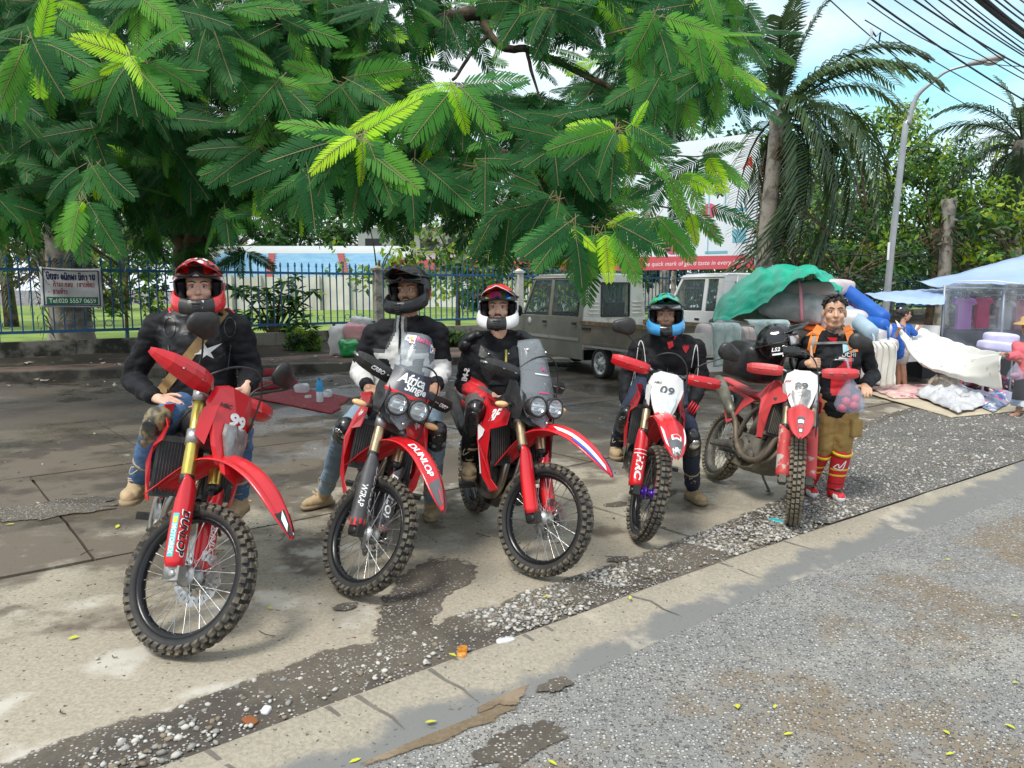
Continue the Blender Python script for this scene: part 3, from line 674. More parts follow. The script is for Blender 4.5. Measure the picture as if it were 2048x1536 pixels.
# rag hanging on the wires
mb=MB();c=px(1742,62,15.2)
mb.tube([c+Vector(v)for v in((0,0,.05),(.02,0,-.08),(-.14,0,-.32))],[.05,.04,.03],6,flat=.4,m=0);mb.tube([c+Vector(v)for v in((0,0,.02),(.1,0,-.1),(.18,0,-.02),(.16,.0,-.22))],[.03,.025,.03,.02],6,flat=.5,m=1)
tag(mb.build('hanging_rag',[mat('grey_rag',(.5,.5,.5),.9),mat('navy_rag',(.03,.03,.07),.9)]),'torn grey and navy rag caught on the overhead wire beside the palm','rag')
# ---------------------------------------------------------------- vegetation
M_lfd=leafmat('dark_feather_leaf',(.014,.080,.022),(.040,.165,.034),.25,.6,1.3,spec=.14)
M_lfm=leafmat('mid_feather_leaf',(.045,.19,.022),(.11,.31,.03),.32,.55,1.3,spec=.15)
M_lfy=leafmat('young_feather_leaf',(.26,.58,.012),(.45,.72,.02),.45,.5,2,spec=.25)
M_bark=ground_mat('brown_bark',[((.035,.026,.018),4,.42,.6,None)],(.12,.085,.05),rough=.95,bump=.8)
M_twig=mat('green_twig',(.12,.11,.045),.7,col2=(.2,.15,.06),scale=9)
def feather(seed,L_=.62,Wd=.165,n=24,droop=.35,cup=.25,mats=3):
    """one feathery leaf: a rachis and two rows of narrow leaflets; along +X, face +Z"""
    rr=np.random.default_rng(seed);V=[];F=[];MI=[]
    def rach(t):return np.array([L_*t*(1-.12*droop*t),0,-droop*L_*.55*max(t,0)**1.9+.02*t])
    for i in range(n):
        t=.06+.94*(i+.5)/n;c=rach(t);sl=np.array([1,0,-droop*1.05*t**.9]);sl/=np.linalg.norm(sl)
        env=math.sin(math.pi*min(1,.16+.80*t))**.55*(1-.15*t)
        w=L_/n*.97
        for sd in(1,-1):
            l=Wd*env*rr.uniform(.9,1.06);a=R(58-20*t+rr.uniform(-4,4))
            d=sl*math.cos(a)+np.array([0,sd*math.sin(a),0]);d[2]-=cup*.55
            d/=np.linalg.norm(d);side=sl*w*.5
            tip=c+d*l+np.array([0,0,-cup*.12*l]);mid=c+d*l*.55+np.array([0,0,.02*l])
            o=len(V);V+=[c-side*.55,c+side*.55,mid+side,tip+side*.35,tip-side*.5,mid-side]
            f=[o,o+1,o+2,o+5];g2=[o+5,o+2,o+3,o+4]
            F+=[f if sd>0 else f[::-1],g2 if sd>0 else g2[::-1]];MI+=[0,0]
    P=[rach(t)for t in np.linspace(-.12,1,7)]
    for a,b_ in zip(P[:-1],P[1:]):
        o=len(V);w=.0035;V+=[a+[0,-w,.004],a+[0,w,.004],b_+[0,w,.004],b_+[0,-w,.004]];F.append([o,o+1,o+2,o+3]);MI.append(1)
    return np.array(V),np.array(F),np.array(MI)
FE=[feather(k,*a)for k,a in enumerate([(.66,.185,22,.2,.12),(.58,.175,20,.38,.2),(.54,.14,20,.65,.28),(.62,.17,21,.08,.08),(.46,.12,18,.45,.4),(.36,.08,16,.9,.7)])]
FM={}
def feather_mesh(k,key):
    if(k,key)not in FM:
        V,F,MI=FE[k];FM[(k,key)]=np_mesh('leaf',V,F,[{'d':M_lfd,'m':M_lfm,'y':M_lfy}[key],M_twig],MI)
    return FM[(k,key)]
def orient(d,face,roll=0.0):
    """matrix with X along d and Z as near as possible to face"""
    X=Vector(d).normalized();Z=Vector(face);Z=Z-X*Z.dot(X)
    if Z.length<1e-3:Z=Vector((0,0,1))-X*X.z
    Z.normalize();Y=Z.cross(X);M=Matrix((X,Y,Z)).transposed().to_4x4()
    return M@Matrix.Rotation(roll,4,'X')
trunk0=gp(385,690);trunk0=Vector((-7.15,16.9,.2))
ptree=empty('flame_tree',trunk0);tag(ptree,'big spreading flame tree with feathery dark green leaves hanging over the riders','tree')
TI=Matrix.Translation(-trunk0)
def limb(name,P,r,m=M_bark,n=8,k=6,parent=ptree):
    mb=MB();Q=catmull(P,k);q=[]
    for i,p in enumerate(Q):q.append(p+Vector((fract_noise(p.x,p.z,1.3),fract_noise(p.y,p.z,1.3,3),fract_noise(p.x,p.y,1.3,6)))*(.10 if r[0]>.05 else .03)*(i>0))
    mb.tube(q,r,n);return mb.build(name,m,parent,TI if parent is ptree else None)
T0=trunk0
forkp=px(380,500,16.6)
limb('trunk',[T0,T0+Vector((.1,0,1)),px(385,560,16.8),forkp],[.46,.38,.34,.32])
limb('limb',[forkp,px(340,440,16.2),px(290,330,15),px(200,180,13),px(90,60,11)],[.24,.2,.16,.1,.05])
limb('limb',[forkp,px(430,430,16),px(470,330,14.5),px(600,260,12.5),px(700,290,9.5)],[.24,.19,.14,.09,.035])
limb('limb',[forkp,px(390,420,15.5),px(330,300,12.5),px(300,170,9)],[.2,.16,.1,.03])
limb('limb',[px(470,330,14.5),px(640,190,13.5),px(850,75,12.5),px(920,35,12.2),px(1050,25,12),px(1180,40,11.5)],[.15,.14,.125,.11,.08,.03])
limb('limb',[px(960,32,12.2),px(985,75,12),px(1030,95,11.8),px(1100,110,11.5),px(1200,170,11),px(1290,260,10.5)],[.07,.06,.055,.05,.04,.015])
limb('limb',[px(905,160,11.5),px(940,110,11.8),px(978,70,12.1)],[.022,.03,.035]);limb('limb',[px(600,260,12.5),px(800,240,11.5),px(1000,300,10),px(1130,420,8.2)],[.09,.06,.04,.015])
limb('limb',[px(1000,300,10),px(1120,330,9),px(1240,245,8)],[.035,.025,.012])
limb('limb',[px(800,240,11.5),px(870,200,10),px(905,190,8.5)],[.05,.03,.012])
limb('limb',[px(1055,105,11.7),px(1065,140,11.5),px(1080,210,11.2)],[.03,.025,.01])
limb('limb',[px(1100,420,8.8),px(1080,380,8.6),px(1060,340,8.8)],[.012,.012,.012],M_twig)
# clusters of leaves: (pixel, depth, [ (direction on the picture in degrees, 0 = right, 90 = down), length factor, tone ])
CAMF=Vector((0,-1,.35)).normalized()
lrng=random.Random(11)
nleaf=0
def put_leaf(c,ang,tone,depthtilt=None,sc=1.0,kind=None,tilt=None):
    global nleaf
    a=R(ang);v=ray(1024,600);
    d=Vector((math.cos(a),0,-math.sin(a)))
    d.y=(-.35 if depthtilt is None else depthtilt);d.normalize()
    face=(Vector((0,-.75,.65))if tilt is None else Vector((0,-1+tilt,tilt)))+Vector((lrng.uniform(-.25,.25),lrng.uniform(-.2,.2),lrng.uniform(-.2,.2)))
    k=kind if kind is not None else(lrng.choice((4,5,2,1,3))if tone=='y' else lrng.choice((0,0,1,1,2,3)))
    M=Matrix.Translation(c)@orient(d,face,lrng.uniform(-.25,.25))@Matrix.Scale(sc,4)
    o=link('leaf',feather_mesh(k,tone),ptree,TI@M);nleaf+=1
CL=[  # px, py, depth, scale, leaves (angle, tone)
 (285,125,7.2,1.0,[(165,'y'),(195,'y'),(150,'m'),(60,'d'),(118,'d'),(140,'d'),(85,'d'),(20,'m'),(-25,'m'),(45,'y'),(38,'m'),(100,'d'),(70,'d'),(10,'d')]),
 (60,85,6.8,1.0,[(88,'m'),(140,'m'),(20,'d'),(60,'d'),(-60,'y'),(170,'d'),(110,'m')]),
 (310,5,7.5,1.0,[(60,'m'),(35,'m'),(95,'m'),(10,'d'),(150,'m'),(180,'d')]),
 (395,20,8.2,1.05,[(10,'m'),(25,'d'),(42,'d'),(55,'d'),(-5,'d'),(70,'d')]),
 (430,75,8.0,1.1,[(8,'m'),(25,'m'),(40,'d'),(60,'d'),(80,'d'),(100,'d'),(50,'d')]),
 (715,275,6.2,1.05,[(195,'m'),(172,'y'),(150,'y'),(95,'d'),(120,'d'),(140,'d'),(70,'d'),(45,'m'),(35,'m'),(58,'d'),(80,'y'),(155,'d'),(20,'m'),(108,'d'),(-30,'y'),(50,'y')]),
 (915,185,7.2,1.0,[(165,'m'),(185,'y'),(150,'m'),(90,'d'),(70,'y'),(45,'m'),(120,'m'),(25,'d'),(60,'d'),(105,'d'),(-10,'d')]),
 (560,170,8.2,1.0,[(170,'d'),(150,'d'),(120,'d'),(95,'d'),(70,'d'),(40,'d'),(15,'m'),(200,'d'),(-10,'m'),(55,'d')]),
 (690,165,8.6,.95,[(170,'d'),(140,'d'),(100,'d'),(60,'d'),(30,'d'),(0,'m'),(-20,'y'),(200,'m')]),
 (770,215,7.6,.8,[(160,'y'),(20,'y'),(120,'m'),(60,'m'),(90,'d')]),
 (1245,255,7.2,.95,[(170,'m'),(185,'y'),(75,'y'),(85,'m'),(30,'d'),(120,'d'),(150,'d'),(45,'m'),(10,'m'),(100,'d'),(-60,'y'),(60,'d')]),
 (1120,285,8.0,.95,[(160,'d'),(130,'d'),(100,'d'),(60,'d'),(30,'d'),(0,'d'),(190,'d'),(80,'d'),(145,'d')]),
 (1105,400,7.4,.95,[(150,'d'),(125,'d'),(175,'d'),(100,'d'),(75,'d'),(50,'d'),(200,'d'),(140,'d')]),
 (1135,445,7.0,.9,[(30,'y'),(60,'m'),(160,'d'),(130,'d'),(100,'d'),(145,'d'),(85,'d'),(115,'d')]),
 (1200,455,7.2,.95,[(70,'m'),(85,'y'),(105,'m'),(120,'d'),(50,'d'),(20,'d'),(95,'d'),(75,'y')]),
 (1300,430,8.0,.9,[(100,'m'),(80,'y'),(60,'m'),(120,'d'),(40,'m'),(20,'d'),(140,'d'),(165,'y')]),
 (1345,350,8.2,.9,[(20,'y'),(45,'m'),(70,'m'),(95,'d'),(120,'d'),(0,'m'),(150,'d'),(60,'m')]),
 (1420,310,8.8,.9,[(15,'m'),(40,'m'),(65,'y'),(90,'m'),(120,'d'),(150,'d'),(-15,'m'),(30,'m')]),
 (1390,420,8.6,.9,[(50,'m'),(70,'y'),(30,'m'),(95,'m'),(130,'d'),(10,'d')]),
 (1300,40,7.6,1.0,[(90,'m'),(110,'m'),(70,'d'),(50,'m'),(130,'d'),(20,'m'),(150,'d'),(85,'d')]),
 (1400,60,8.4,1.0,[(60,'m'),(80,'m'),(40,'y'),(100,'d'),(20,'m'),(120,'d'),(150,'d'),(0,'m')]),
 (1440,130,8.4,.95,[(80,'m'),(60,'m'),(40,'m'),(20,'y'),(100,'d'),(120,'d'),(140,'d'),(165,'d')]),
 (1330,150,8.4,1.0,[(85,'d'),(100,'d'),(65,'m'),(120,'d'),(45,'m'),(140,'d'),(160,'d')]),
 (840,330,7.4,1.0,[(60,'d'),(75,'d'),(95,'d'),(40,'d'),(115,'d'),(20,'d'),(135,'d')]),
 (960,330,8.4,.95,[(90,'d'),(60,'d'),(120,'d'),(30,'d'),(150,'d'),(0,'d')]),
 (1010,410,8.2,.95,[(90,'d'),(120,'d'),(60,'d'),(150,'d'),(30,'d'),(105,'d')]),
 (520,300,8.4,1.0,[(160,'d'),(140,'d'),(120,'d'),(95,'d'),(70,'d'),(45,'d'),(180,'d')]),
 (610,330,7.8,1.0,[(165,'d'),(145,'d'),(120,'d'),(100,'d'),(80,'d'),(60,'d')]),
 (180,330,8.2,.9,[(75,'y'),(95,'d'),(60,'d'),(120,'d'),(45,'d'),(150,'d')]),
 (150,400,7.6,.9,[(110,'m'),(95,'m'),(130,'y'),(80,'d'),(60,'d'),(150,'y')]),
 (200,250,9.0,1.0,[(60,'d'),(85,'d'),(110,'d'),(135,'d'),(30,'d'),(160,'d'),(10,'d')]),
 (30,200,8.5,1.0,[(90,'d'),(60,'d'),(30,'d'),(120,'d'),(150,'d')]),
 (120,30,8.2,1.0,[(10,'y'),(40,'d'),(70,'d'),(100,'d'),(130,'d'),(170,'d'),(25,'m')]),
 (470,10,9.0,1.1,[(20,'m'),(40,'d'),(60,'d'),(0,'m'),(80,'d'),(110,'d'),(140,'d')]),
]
for(x,y,Y,sc,lv)in CL:
    c=px(x,y,Y)
    for a,tn in lv:
        off=Vector((lrng.uniform(-.10,.10),lrng.uniform(-.18,.18),lrng.uniform(-.05,.05)))
        put_leaf(c+off,a+lrng.uniform(-8,8),tn,lrng.uniform(-.55,-.05),sc*lrng.uniform(.9,1.12)*(.85 if tn=='y' else 1),None,lrng.uniform(.1,.55))
    mb=MB();mb.tube([c+Vector((-.3,.9,.15)),c+Vector((-.1,.3,.03)),c],[.012,.008,.004],5);mb.build('twig',M_twig,ptree,TI)
# the inner crown: thousands of leaves, as one mass
def leaf_mass(name,cs,parent,M0,mats_w,seed,keys):
    rr=random.Random(seed);VV=[];FF=[];MM=[];off=0
    for(c,d,face,sc)in cs:
        k=rr.choice(keys);V,F,MI=FE[k];M=np.array(Matrix.Translation(c)@orient(d,face,rr.uniform(-.4,.4))@Matrix.Scale(sc,4))
        VV.append(V@M[:3,:3].T+M[:3,3]);FF.append(F+off);off+=len(V)
        t=rr.choices((0,1,2),mats_w)[0];MM.append(np.where(MI==1,3,t))
    me=np_mesh(name,np.concatenate(VV),np.concatenate(FF),[M_lfd,M_lfm,M_lfy,M_twig],np.concatenate(MM));o=link(name,me,parent,M0);tag(o,kind='stuff');return o
cs=[];rr=random.Random(5)
def mass(x0,x1,y0,y1,Y0,Y1,n,sc=1.0,test=None):
    k=0;ncl=max(1,n//9)
    for _ in range(ncl):
        for _t in range(30):
            x,y=rr.uniform(x0,x1),rr.uniform(y0,y1)
            if test is None or test(x,y):break
        c=px(x,y,rr.uniform(Y0,Y1))
        for j in range(9):
            a=R(rr.uniform(-20,200));d=Vector((math.cos(a),rr.uniform(-.8,.4),-math.sin(a)*.9-.1));face=Vector((rr.uniform(-.4,.4),-rr.uniform(.1,1),rr.uniform(.2,1)))
            cs.append((c+Vector((rr.uniform(-.15,.15),rr.uniform(-.3,.3),rr.uniform(-.1,.1))),d,face,sc*rr.uniform(.8,1.2)))
# lower outline of the crown as seen: (x, y)
OUT=[(-100,470),(0,470),(130,440),(230,400),(300,430),(330,470),(450,470),(520,410),(600,450),(700,450),(800,440),(880,420),(930,440),(1000,480),(1080,500),(1180,560),(1260,530),(1330,460),(1420,430),(1480,380),(1500,300),(1520,230),(1540,60),(1560,-100)]
def inside(x,y):return y<np.interp(x,[o[0]for o in OUT],[o[1]for o in OUT])-40
def gaps(x,y):
    return inside(x,y)and not(820<x<1120 and 20<y<165 and rr.random()<.88)and not(1130<x<1290 and 130<y<215 and rr.random()<.6)and not(1275<x and y>205 and rr.random()<.97)
mass(-80,1500,-60,470,8.6,11.5,1500,1.0,gaps)
mass(-80,1440,-80,400,11,15.5,1500,1.15,gaps)
mass(-80,700,-60,480,11,16,560,1.1,gaps)
mass(250,560,400,540,15,17.5,90,1.0)
for k in range(330):  # the crown above the frame, which shades the lot
    a=rr.uniform(0,6.28);q=rr.uniform(0,1)**.5;c=Vector((-4.0+q*8.2*math.cos(a),12.5+q*4.6*math.sin(a),rr.uniform(5.6,9.0)-1.2*q))
    d=Vector((math.cos(a),math.sin(a),rr.uniform(-.6,.3)));cs.append((c,d,Vector((0,0,1)),1.5))
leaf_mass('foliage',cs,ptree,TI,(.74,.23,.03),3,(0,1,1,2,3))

# generic leafy crowns -----------------------------------------------------------------
def crown(name,cs,mats,w,parent=None,seed=1,leaf=(.10,.05),n_per=60,spread=.5,M0=None,hang=.3,pin=0):
    """cs: clump centres (Vector, radius); every clump carries many small leaves"""
    rg=np.random.default_rng(seed);VV=[];MI=[]
    for c,r in cs:
        n=int(n_per*max(.3,r*r))+8
        dirs=rg.normal(size=(n,3));dirs/=np.linalg.norm(dirs,axis=1)[:,None];rad=r*rg.uniform(.25,1,n)**.6
        P=np.array(c)[None]+dirs*rad[:,None]*np.array([1,1,.72])
        nn=dirs*.8+rg.normal(size=(n,3))*.6+np.array([0,-.25,.5]);nn/=np.linalg.norm(nn,axis=1)[:,None]
        t=rg.normal(size=(n,3));t[:,2]-=hang;t-=nn*(t*nn).sum(1)[:,None];t/=np.linalg.norm(t,axis=1)[:,None];b_=np.cross(nn,t)
        s=rg.uniform(.65,1.3,n)[:,None];l,w_=leaf
        q=np.stack([P-t*l*s,P-b_*w_*s-t*l*.1*s,P+t*l*s,P+b_*w_*s+t*l*.1*s],1)
        VV.append(q.reshape(-1,3));MI.append(np.repeat(rg.choice(len(w),1,p=w),n)if rg.uniform()<.65 else rg.choice(len(w),n,p=w))
    V=np.concatenate(VV);F=np.arange(len(V)).reshape(-1,4)
    o=link(name,np_mesh(name,V,F,mats,np.concatenate(MI)),parent,M0);return o
M_g1=leafmat('deep_green_leaf',(.012,.045,.012),(.03,.085,.018),.2);M_g2=leafmat('green_leaf',(.035,.115,.018),(.08,.19,.025),.3);M_g3=leafmat('lit_yellow_leaf',(.17,.30,.02),(.32,.42,.03),.35);M_g4=leafmat('olive_leaf',(.03,.05,.018),(.06,.075,.03),.2)  # the lit yellow leaf has sunlight on the clumps put into its colour
def tree(base,h,cw,ch,label,w,seed,leaf=(.14,.06),n_cl=46,n_per=70,trunk_r=.18,name='tree',group=None,lean=(0,0),low=.35):
    r_=random.Random(seed);root=empty(name,base);tag(root,label,'tree',group)
    cz=h-ch/2;mb=MB();top=Vector((lean[0],lean[1],h-ch*.55))
    P=catmull([(0,0,-.1),(lean[0]*.3+r_.uniform(-.1,.1),lean[1]*.3,h*.3),top],5);mb.tube(P,[trunk_r*1.2,trunk_r*.9,trunk_r*.6],8)
    cls=[]
    for k in range(n_cl):
        a=r_.uniform(0,6.28);e=r_.uniform(-.75,1);q=r_.uniform(.45,1)**.7;ce=math.sqrt(max(0,1-e*e*.85))
        c=Vector((lean[0]+cw/2*q*ce*math.cos(a),lean[1]+cw/2*q*ce*math.sin(a),cz+ch/2*e*(.75+.25*q)))
        cls.append((c,r_.uniform(.10,.2)*min(cw,ch*1.3)))
        if k%4==0:mb.tube(catmull([P[-4],P[-1].lerp(c,.5)+Vector((0,0,-.1)),c],4),[trunk_r*.45,trunk_r*.25,.02],5)
    mb.build('trunk',M_bark,root);o=crown('crown',cls,[M_g1,M_g2,M_g3,M_g4],w,root,seed,leaf,n_per);return root
def at(x,Y,z=.1):p=px(x,600,Y);return(p.x,Y,z)
GB='trees behind the market'
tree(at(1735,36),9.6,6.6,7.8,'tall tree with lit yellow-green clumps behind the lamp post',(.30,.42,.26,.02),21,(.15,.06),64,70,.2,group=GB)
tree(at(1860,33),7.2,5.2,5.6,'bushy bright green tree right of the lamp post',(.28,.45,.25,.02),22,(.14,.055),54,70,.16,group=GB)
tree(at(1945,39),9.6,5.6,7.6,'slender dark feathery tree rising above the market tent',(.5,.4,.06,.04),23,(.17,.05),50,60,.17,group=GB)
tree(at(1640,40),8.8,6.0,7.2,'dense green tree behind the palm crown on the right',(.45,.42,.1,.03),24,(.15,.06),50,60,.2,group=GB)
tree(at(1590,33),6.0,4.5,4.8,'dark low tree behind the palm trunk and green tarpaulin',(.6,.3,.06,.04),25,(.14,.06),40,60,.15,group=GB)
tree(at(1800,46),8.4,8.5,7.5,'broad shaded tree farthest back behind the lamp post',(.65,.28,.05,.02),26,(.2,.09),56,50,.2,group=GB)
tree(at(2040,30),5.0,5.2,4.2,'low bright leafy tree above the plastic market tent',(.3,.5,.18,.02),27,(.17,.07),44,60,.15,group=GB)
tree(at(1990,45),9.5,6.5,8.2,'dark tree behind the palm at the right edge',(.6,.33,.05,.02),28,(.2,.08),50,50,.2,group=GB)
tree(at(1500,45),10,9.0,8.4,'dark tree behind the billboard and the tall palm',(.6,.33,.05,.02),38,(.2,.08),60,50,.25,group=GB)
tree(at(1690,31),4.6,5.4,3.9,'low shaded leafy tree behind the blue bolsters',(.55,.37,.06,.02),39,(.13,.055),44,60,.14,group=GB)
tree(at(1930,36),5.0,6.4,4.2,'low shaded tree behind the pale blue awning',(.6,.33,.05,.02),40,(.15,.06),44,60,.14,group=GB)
GL='trees and bushes behind the blue fence'
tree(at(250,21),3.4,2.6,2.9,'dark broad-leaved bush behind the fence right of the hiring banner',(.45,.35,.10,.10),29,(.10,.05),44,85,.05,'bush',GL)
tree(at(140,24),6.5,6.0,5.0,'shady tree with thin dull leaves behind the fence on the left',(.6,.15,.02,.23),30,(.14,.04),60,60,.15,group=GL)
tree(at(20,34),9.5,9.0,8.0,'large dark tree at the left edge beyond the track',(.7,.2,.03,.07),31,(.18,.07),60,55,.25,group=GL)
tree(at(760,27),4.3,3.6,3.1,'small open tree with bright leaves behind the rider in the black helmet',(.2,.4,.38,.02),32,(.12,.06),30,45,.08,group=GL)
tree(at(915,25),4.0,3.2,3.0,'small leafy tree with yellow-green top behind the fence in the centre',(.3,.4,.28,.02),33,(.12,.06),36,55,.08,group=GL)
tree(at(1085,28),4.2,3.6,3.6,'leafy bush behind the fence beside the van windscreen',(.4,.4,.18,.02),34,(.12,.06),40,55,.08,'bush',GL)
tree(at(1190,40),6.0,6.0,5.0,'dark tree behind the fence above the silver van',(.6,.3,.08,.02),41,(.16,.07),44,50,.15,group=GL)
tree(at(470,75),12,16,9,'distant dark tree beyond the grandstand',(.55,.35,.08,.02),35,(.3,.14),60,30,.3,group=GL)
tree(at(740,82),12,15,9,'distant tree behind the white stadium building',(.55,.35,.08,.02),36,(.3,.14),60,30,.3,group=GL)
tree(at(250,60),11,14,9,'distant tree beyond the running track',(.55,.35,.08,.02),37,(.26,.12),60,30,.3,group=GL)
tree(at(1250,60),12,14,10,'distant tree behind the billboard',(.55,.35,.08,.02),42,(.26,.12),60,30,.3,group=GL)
wl=[];rr=random.Random(77)
for k in range(150):
    x=rr.uniform(-5,95);wl.append((Vector((x,60+.35*x+rr.uniform(-4,4),rr.uniform(.3,7.5)*(.5+.5*abs(math.sin(x*.21+1))))),rr.uniform(1.5,2.6)))
tag(crown('wood',wl,[M_g1,M_g2,M_g3,M_g4],(.6,.32,.05,.03),None,9,(.34,.16),34),kind='stuff')
# frangipani bush: large pointed leaves in whorls
fb=empty('frangipani_bush',at(545,20.0,.3));tag(fb,'bush with big pointed dark leaves behind the fence right of the first rider','bush')
rr=random.Random(8);V0=[];F0_=[];MI=[]
mbs=MB()
for k in range(58):
    a=rr.uniform(0,6.28);q=rr.uniform(.1,1)**.6;c=Vector((1.15*q*math.cos(a),.7*q*math.sin(a)-.1,rr.uniform(.15,2.0)*(1-.25*q)))
    if k%3==0:mbs.tube(catmull([(0,0,-.1),(c.x*.4,c.y*.4,c.z*.5),c],4),[.05,.03,.018],5)
    for j in range(11):
        b_=rr.uniform(0,6.28);d=Vector((math.cos(b_),math.sin(b_),rr.uniform(-.7,.7))).normalized();sd=d.cross(Vector((0,0,1))).normalized();up=sd.cross(d);l=rr.uniform(.24,.38);w_=l*.17
        o=len(V0);V0+=[c,c+d*l*.45+sd*w_+up*.015,c+d*l-Vector((0,0,l*.2)),c+d*l*.45-sd*w_+up*.015];F0_.append((o,o+1,o+2,o+3));MI.append(rr.choices((0,1,2),(.55,.4,.05))[0])
me=np_mesh('crown',np.array([tuple(v)for v in V0]),np.array(F0_),[M_g1,M_g2,M_g3],MI);link('crown',me,fb);mbs.build('stem',M_bark,fb)
# palms: a trunk and arching fronds with drooping leaflets
M_palm=leafmat('palm_frond',(.028,.062,.022),(.075,.135,.038),.2,.42,.6,spec=.45);M_palmd=leafmat('dry_frond',(.09,.07,.045),(.17,.13,.085),.1,.8,.6);M_ptrunk=ground_mat('palm_trunk',[((.10,.09,.075),3,.45,.62,None)],(.27,.245,.21),rough=.95,bump=.6)
def frond_mesh(seed,L_=3.4,n=58,lw=.62,droop=1.0,stiff=.5,m=M_palm):
    r_=np.random.default_rng(seed);V=[];F=[]
    def rc(t):return np.array([L_*(t-.22*droop*t**3),0,L_*(.30*stiff*t-.62*droop*t**2.3)])
    Ts=np.linspace(.14,1,n)
    for t in Ts:
        c=rc(t);sl=rc(min(1,t+.01))-rc(t-.01);sl/=np.linalg.norm(sl);up=np.array([-sl[2],0,sl[0]])
        env=math.sin(math.pi*(.12+.80*t))**.6
        for sd in(1,-1):
            l=lw*env*r_.uniform(.85,1.1);d=sl*.55+np.array([0,sd*.8,0])+up*r_.uniform(-.05,.35);d/=np.linalg.norm(d);w=.022
            m1=c+d*l*.5;m2=c+d*l*.85+np.array([0,0,-l*.34*(.6+droop*.5)])-d*.04*l;wv=np.cross(d,[0,0,1.0]);wv=wv/(np.linalg.norm(wv)+1e-6)*w
            o=len(V);V+=[c-wv*.6,c+wv*.6,m1+wv,m1-wv,m2+wv*.25,m2-wv*.25];F+=[[o,o+1,o+2,o+3],[o+3,o+2,o+4,o+5]]
    P=[rc(t)for t in np.linspace(0,1,9)]
    for i in range(8):
        w0,w1=.045*(1-i/9),.045*(1-(i+1)/9)
        o=len(V);V+=[P[i]+[0,-w0,0],P[i]+[0,w0,0],P[i+1]+[0,w1,0],P[i+1]+[0,-w1,0],P[i]+[0,0,-w0],P[i+1]+[0,0,-w1]];F+=[[o,o+1,o+2,o+3],[o,o+3,o+5,o+4],[o+1,o+4,o+5,o+2]]
    return np_mesh('frond',np.array(V),np.array(F),m)
PF=[frond_mesh(1,3.4,56,.62,.9,.9),frond_mesh(2,3.5,56,.62,1.35,.7),frond_mesh(3,3.3,50,.6,1.9,.3),frond_mesh(4,2.6,44,.5,.35,1.3)]
PD=[frond_mesh(7,2.2,40,.45,2.3,-.4,M_palmd),frond_mesh(8,1.8,36,.4,2.6,-.6,M_palmd)]
def palm(base,hz,label,seed,n=26,sc=1.0,tr=.22,dead=0,lean=(0,0),grp='palms',elev=(-50,58),skip=False):
    r_=random.Random(seed);root=empty('palm_tree',base);tag(root,label,'palm',grp);mb=MB();K=14;top=Vector((lean[0],lean[1],hz))
    P=[Vector((lean[0]*(k/K)**1.5,lean[1]*(k/K)**1.5,hz*k/K))for k in range(K+1)];mb.tube(P,[tr*1.35,tr*1.02,tr,tr,tr*.98,tr*.95,tr*1.2],12);mb.build('trunk',M_ptrunk,root)
    for k in range(n):
        az=2.4*k+r_.uniform(-.25,.25);f=(k+.5)/n
        if skip and math.cos(az)<-.15 and f>.3:az=math.pi-az
        el=R(elev[1]-(elev[1]-elev[0])*f+r_.uniform(-6,6));me=PF[3]if f<.14 else PF[0]if f<.45 else PF[1]if f<.75 else PF[2]
        M=Matrix.Translation(top+Vector((0,0,.1-.35*f)))@Matrix.Rotation(az,4,'Z')@Matrix.Rotation(-el,4,'Y')@Matrix.Rotation(r_.uniform(-.25,.25),4,'X')@Matrix.Scale(sc*r_.uniform(.9,1.1),4);link('frond',me,root,M)
    for k in range(dead):
        az=r_.uniform(0,6.28);M=Matrix.Translation(top+Vector((0,0,-.3-r_.uniform(0,.6))))@Matrix.Rotation(az,4,'Z')@Matrix.Rotation(R(r_.uniform(20,60)),4,'Y')@Matrix.Scale(sc*r_.uniform(.7,1.1),4);link('dry_frond',PD[k%2],root,M)
    return root
p=px(1522,500,20);q=px(1545,225,20)
palm((p.x,20,0),q.z,'tall palm with long drooping fronds right of the billboard',3,34,1.12,.21,3,(q.x-p.x+.2,0),skip=True)
p=px(1330,500,34);palm((p.x,34,0),8.6,'palm standing behind the billboard, half hidden by the flame tree',4,26,1.1,.2,2)
p=px(2035,400,34);palm((p.x,34,0),8.0,'dark palm at the right edge behind the market tent',5,26,1.2,.3,6)
p=px(1885,600,31);palm((p.x,31,0),5.2,'dead brown palm stump with hanging skirt between the green trees',6,0,.5,.24,26)
lp_=Vector((at(128,17.2)[0],17.4,.2));palm(tuple(lp_),4.2,'thick old palm with dry brown fronds behind the hiring banner',9,20,.8,.42,26,elev=(-30,70))
# weeds at the foot of the wall
wd_=[];rr=random.Random(2)
for(x,Y,n_,h_)in[(600,18.4,26,.5),(905,20.3,30,.35),(940,20.8,24,.3),(1170,22,20,.4),(450,17.6,8,.25)]:
    b_=Vector(at(x,Y,.2));cls=[(Vector((rr.uniform(-.35,.35),rr.uniform(-.12,.12),rr.uniform(.02,h_))),.13)for _ in range(n_)]
    root=empty('weed',b_);tag(root,{600:'tuft of green weeds at the wall between the first two riders',905:'dry green weeds at the foot of the wall behind the body-armoured rider',940:'low weeds by the whitewashed post',1170:'weeds half hidden behind the silver van',450:'small weed at the wall beside the first rider'}[x],'weed','weeds along the wall')
    crown('foliage',cls,[M_g1,M_g2,M_g3,M_g4],(.2,.5,.15,.15),root,x,(.045,.014),900)
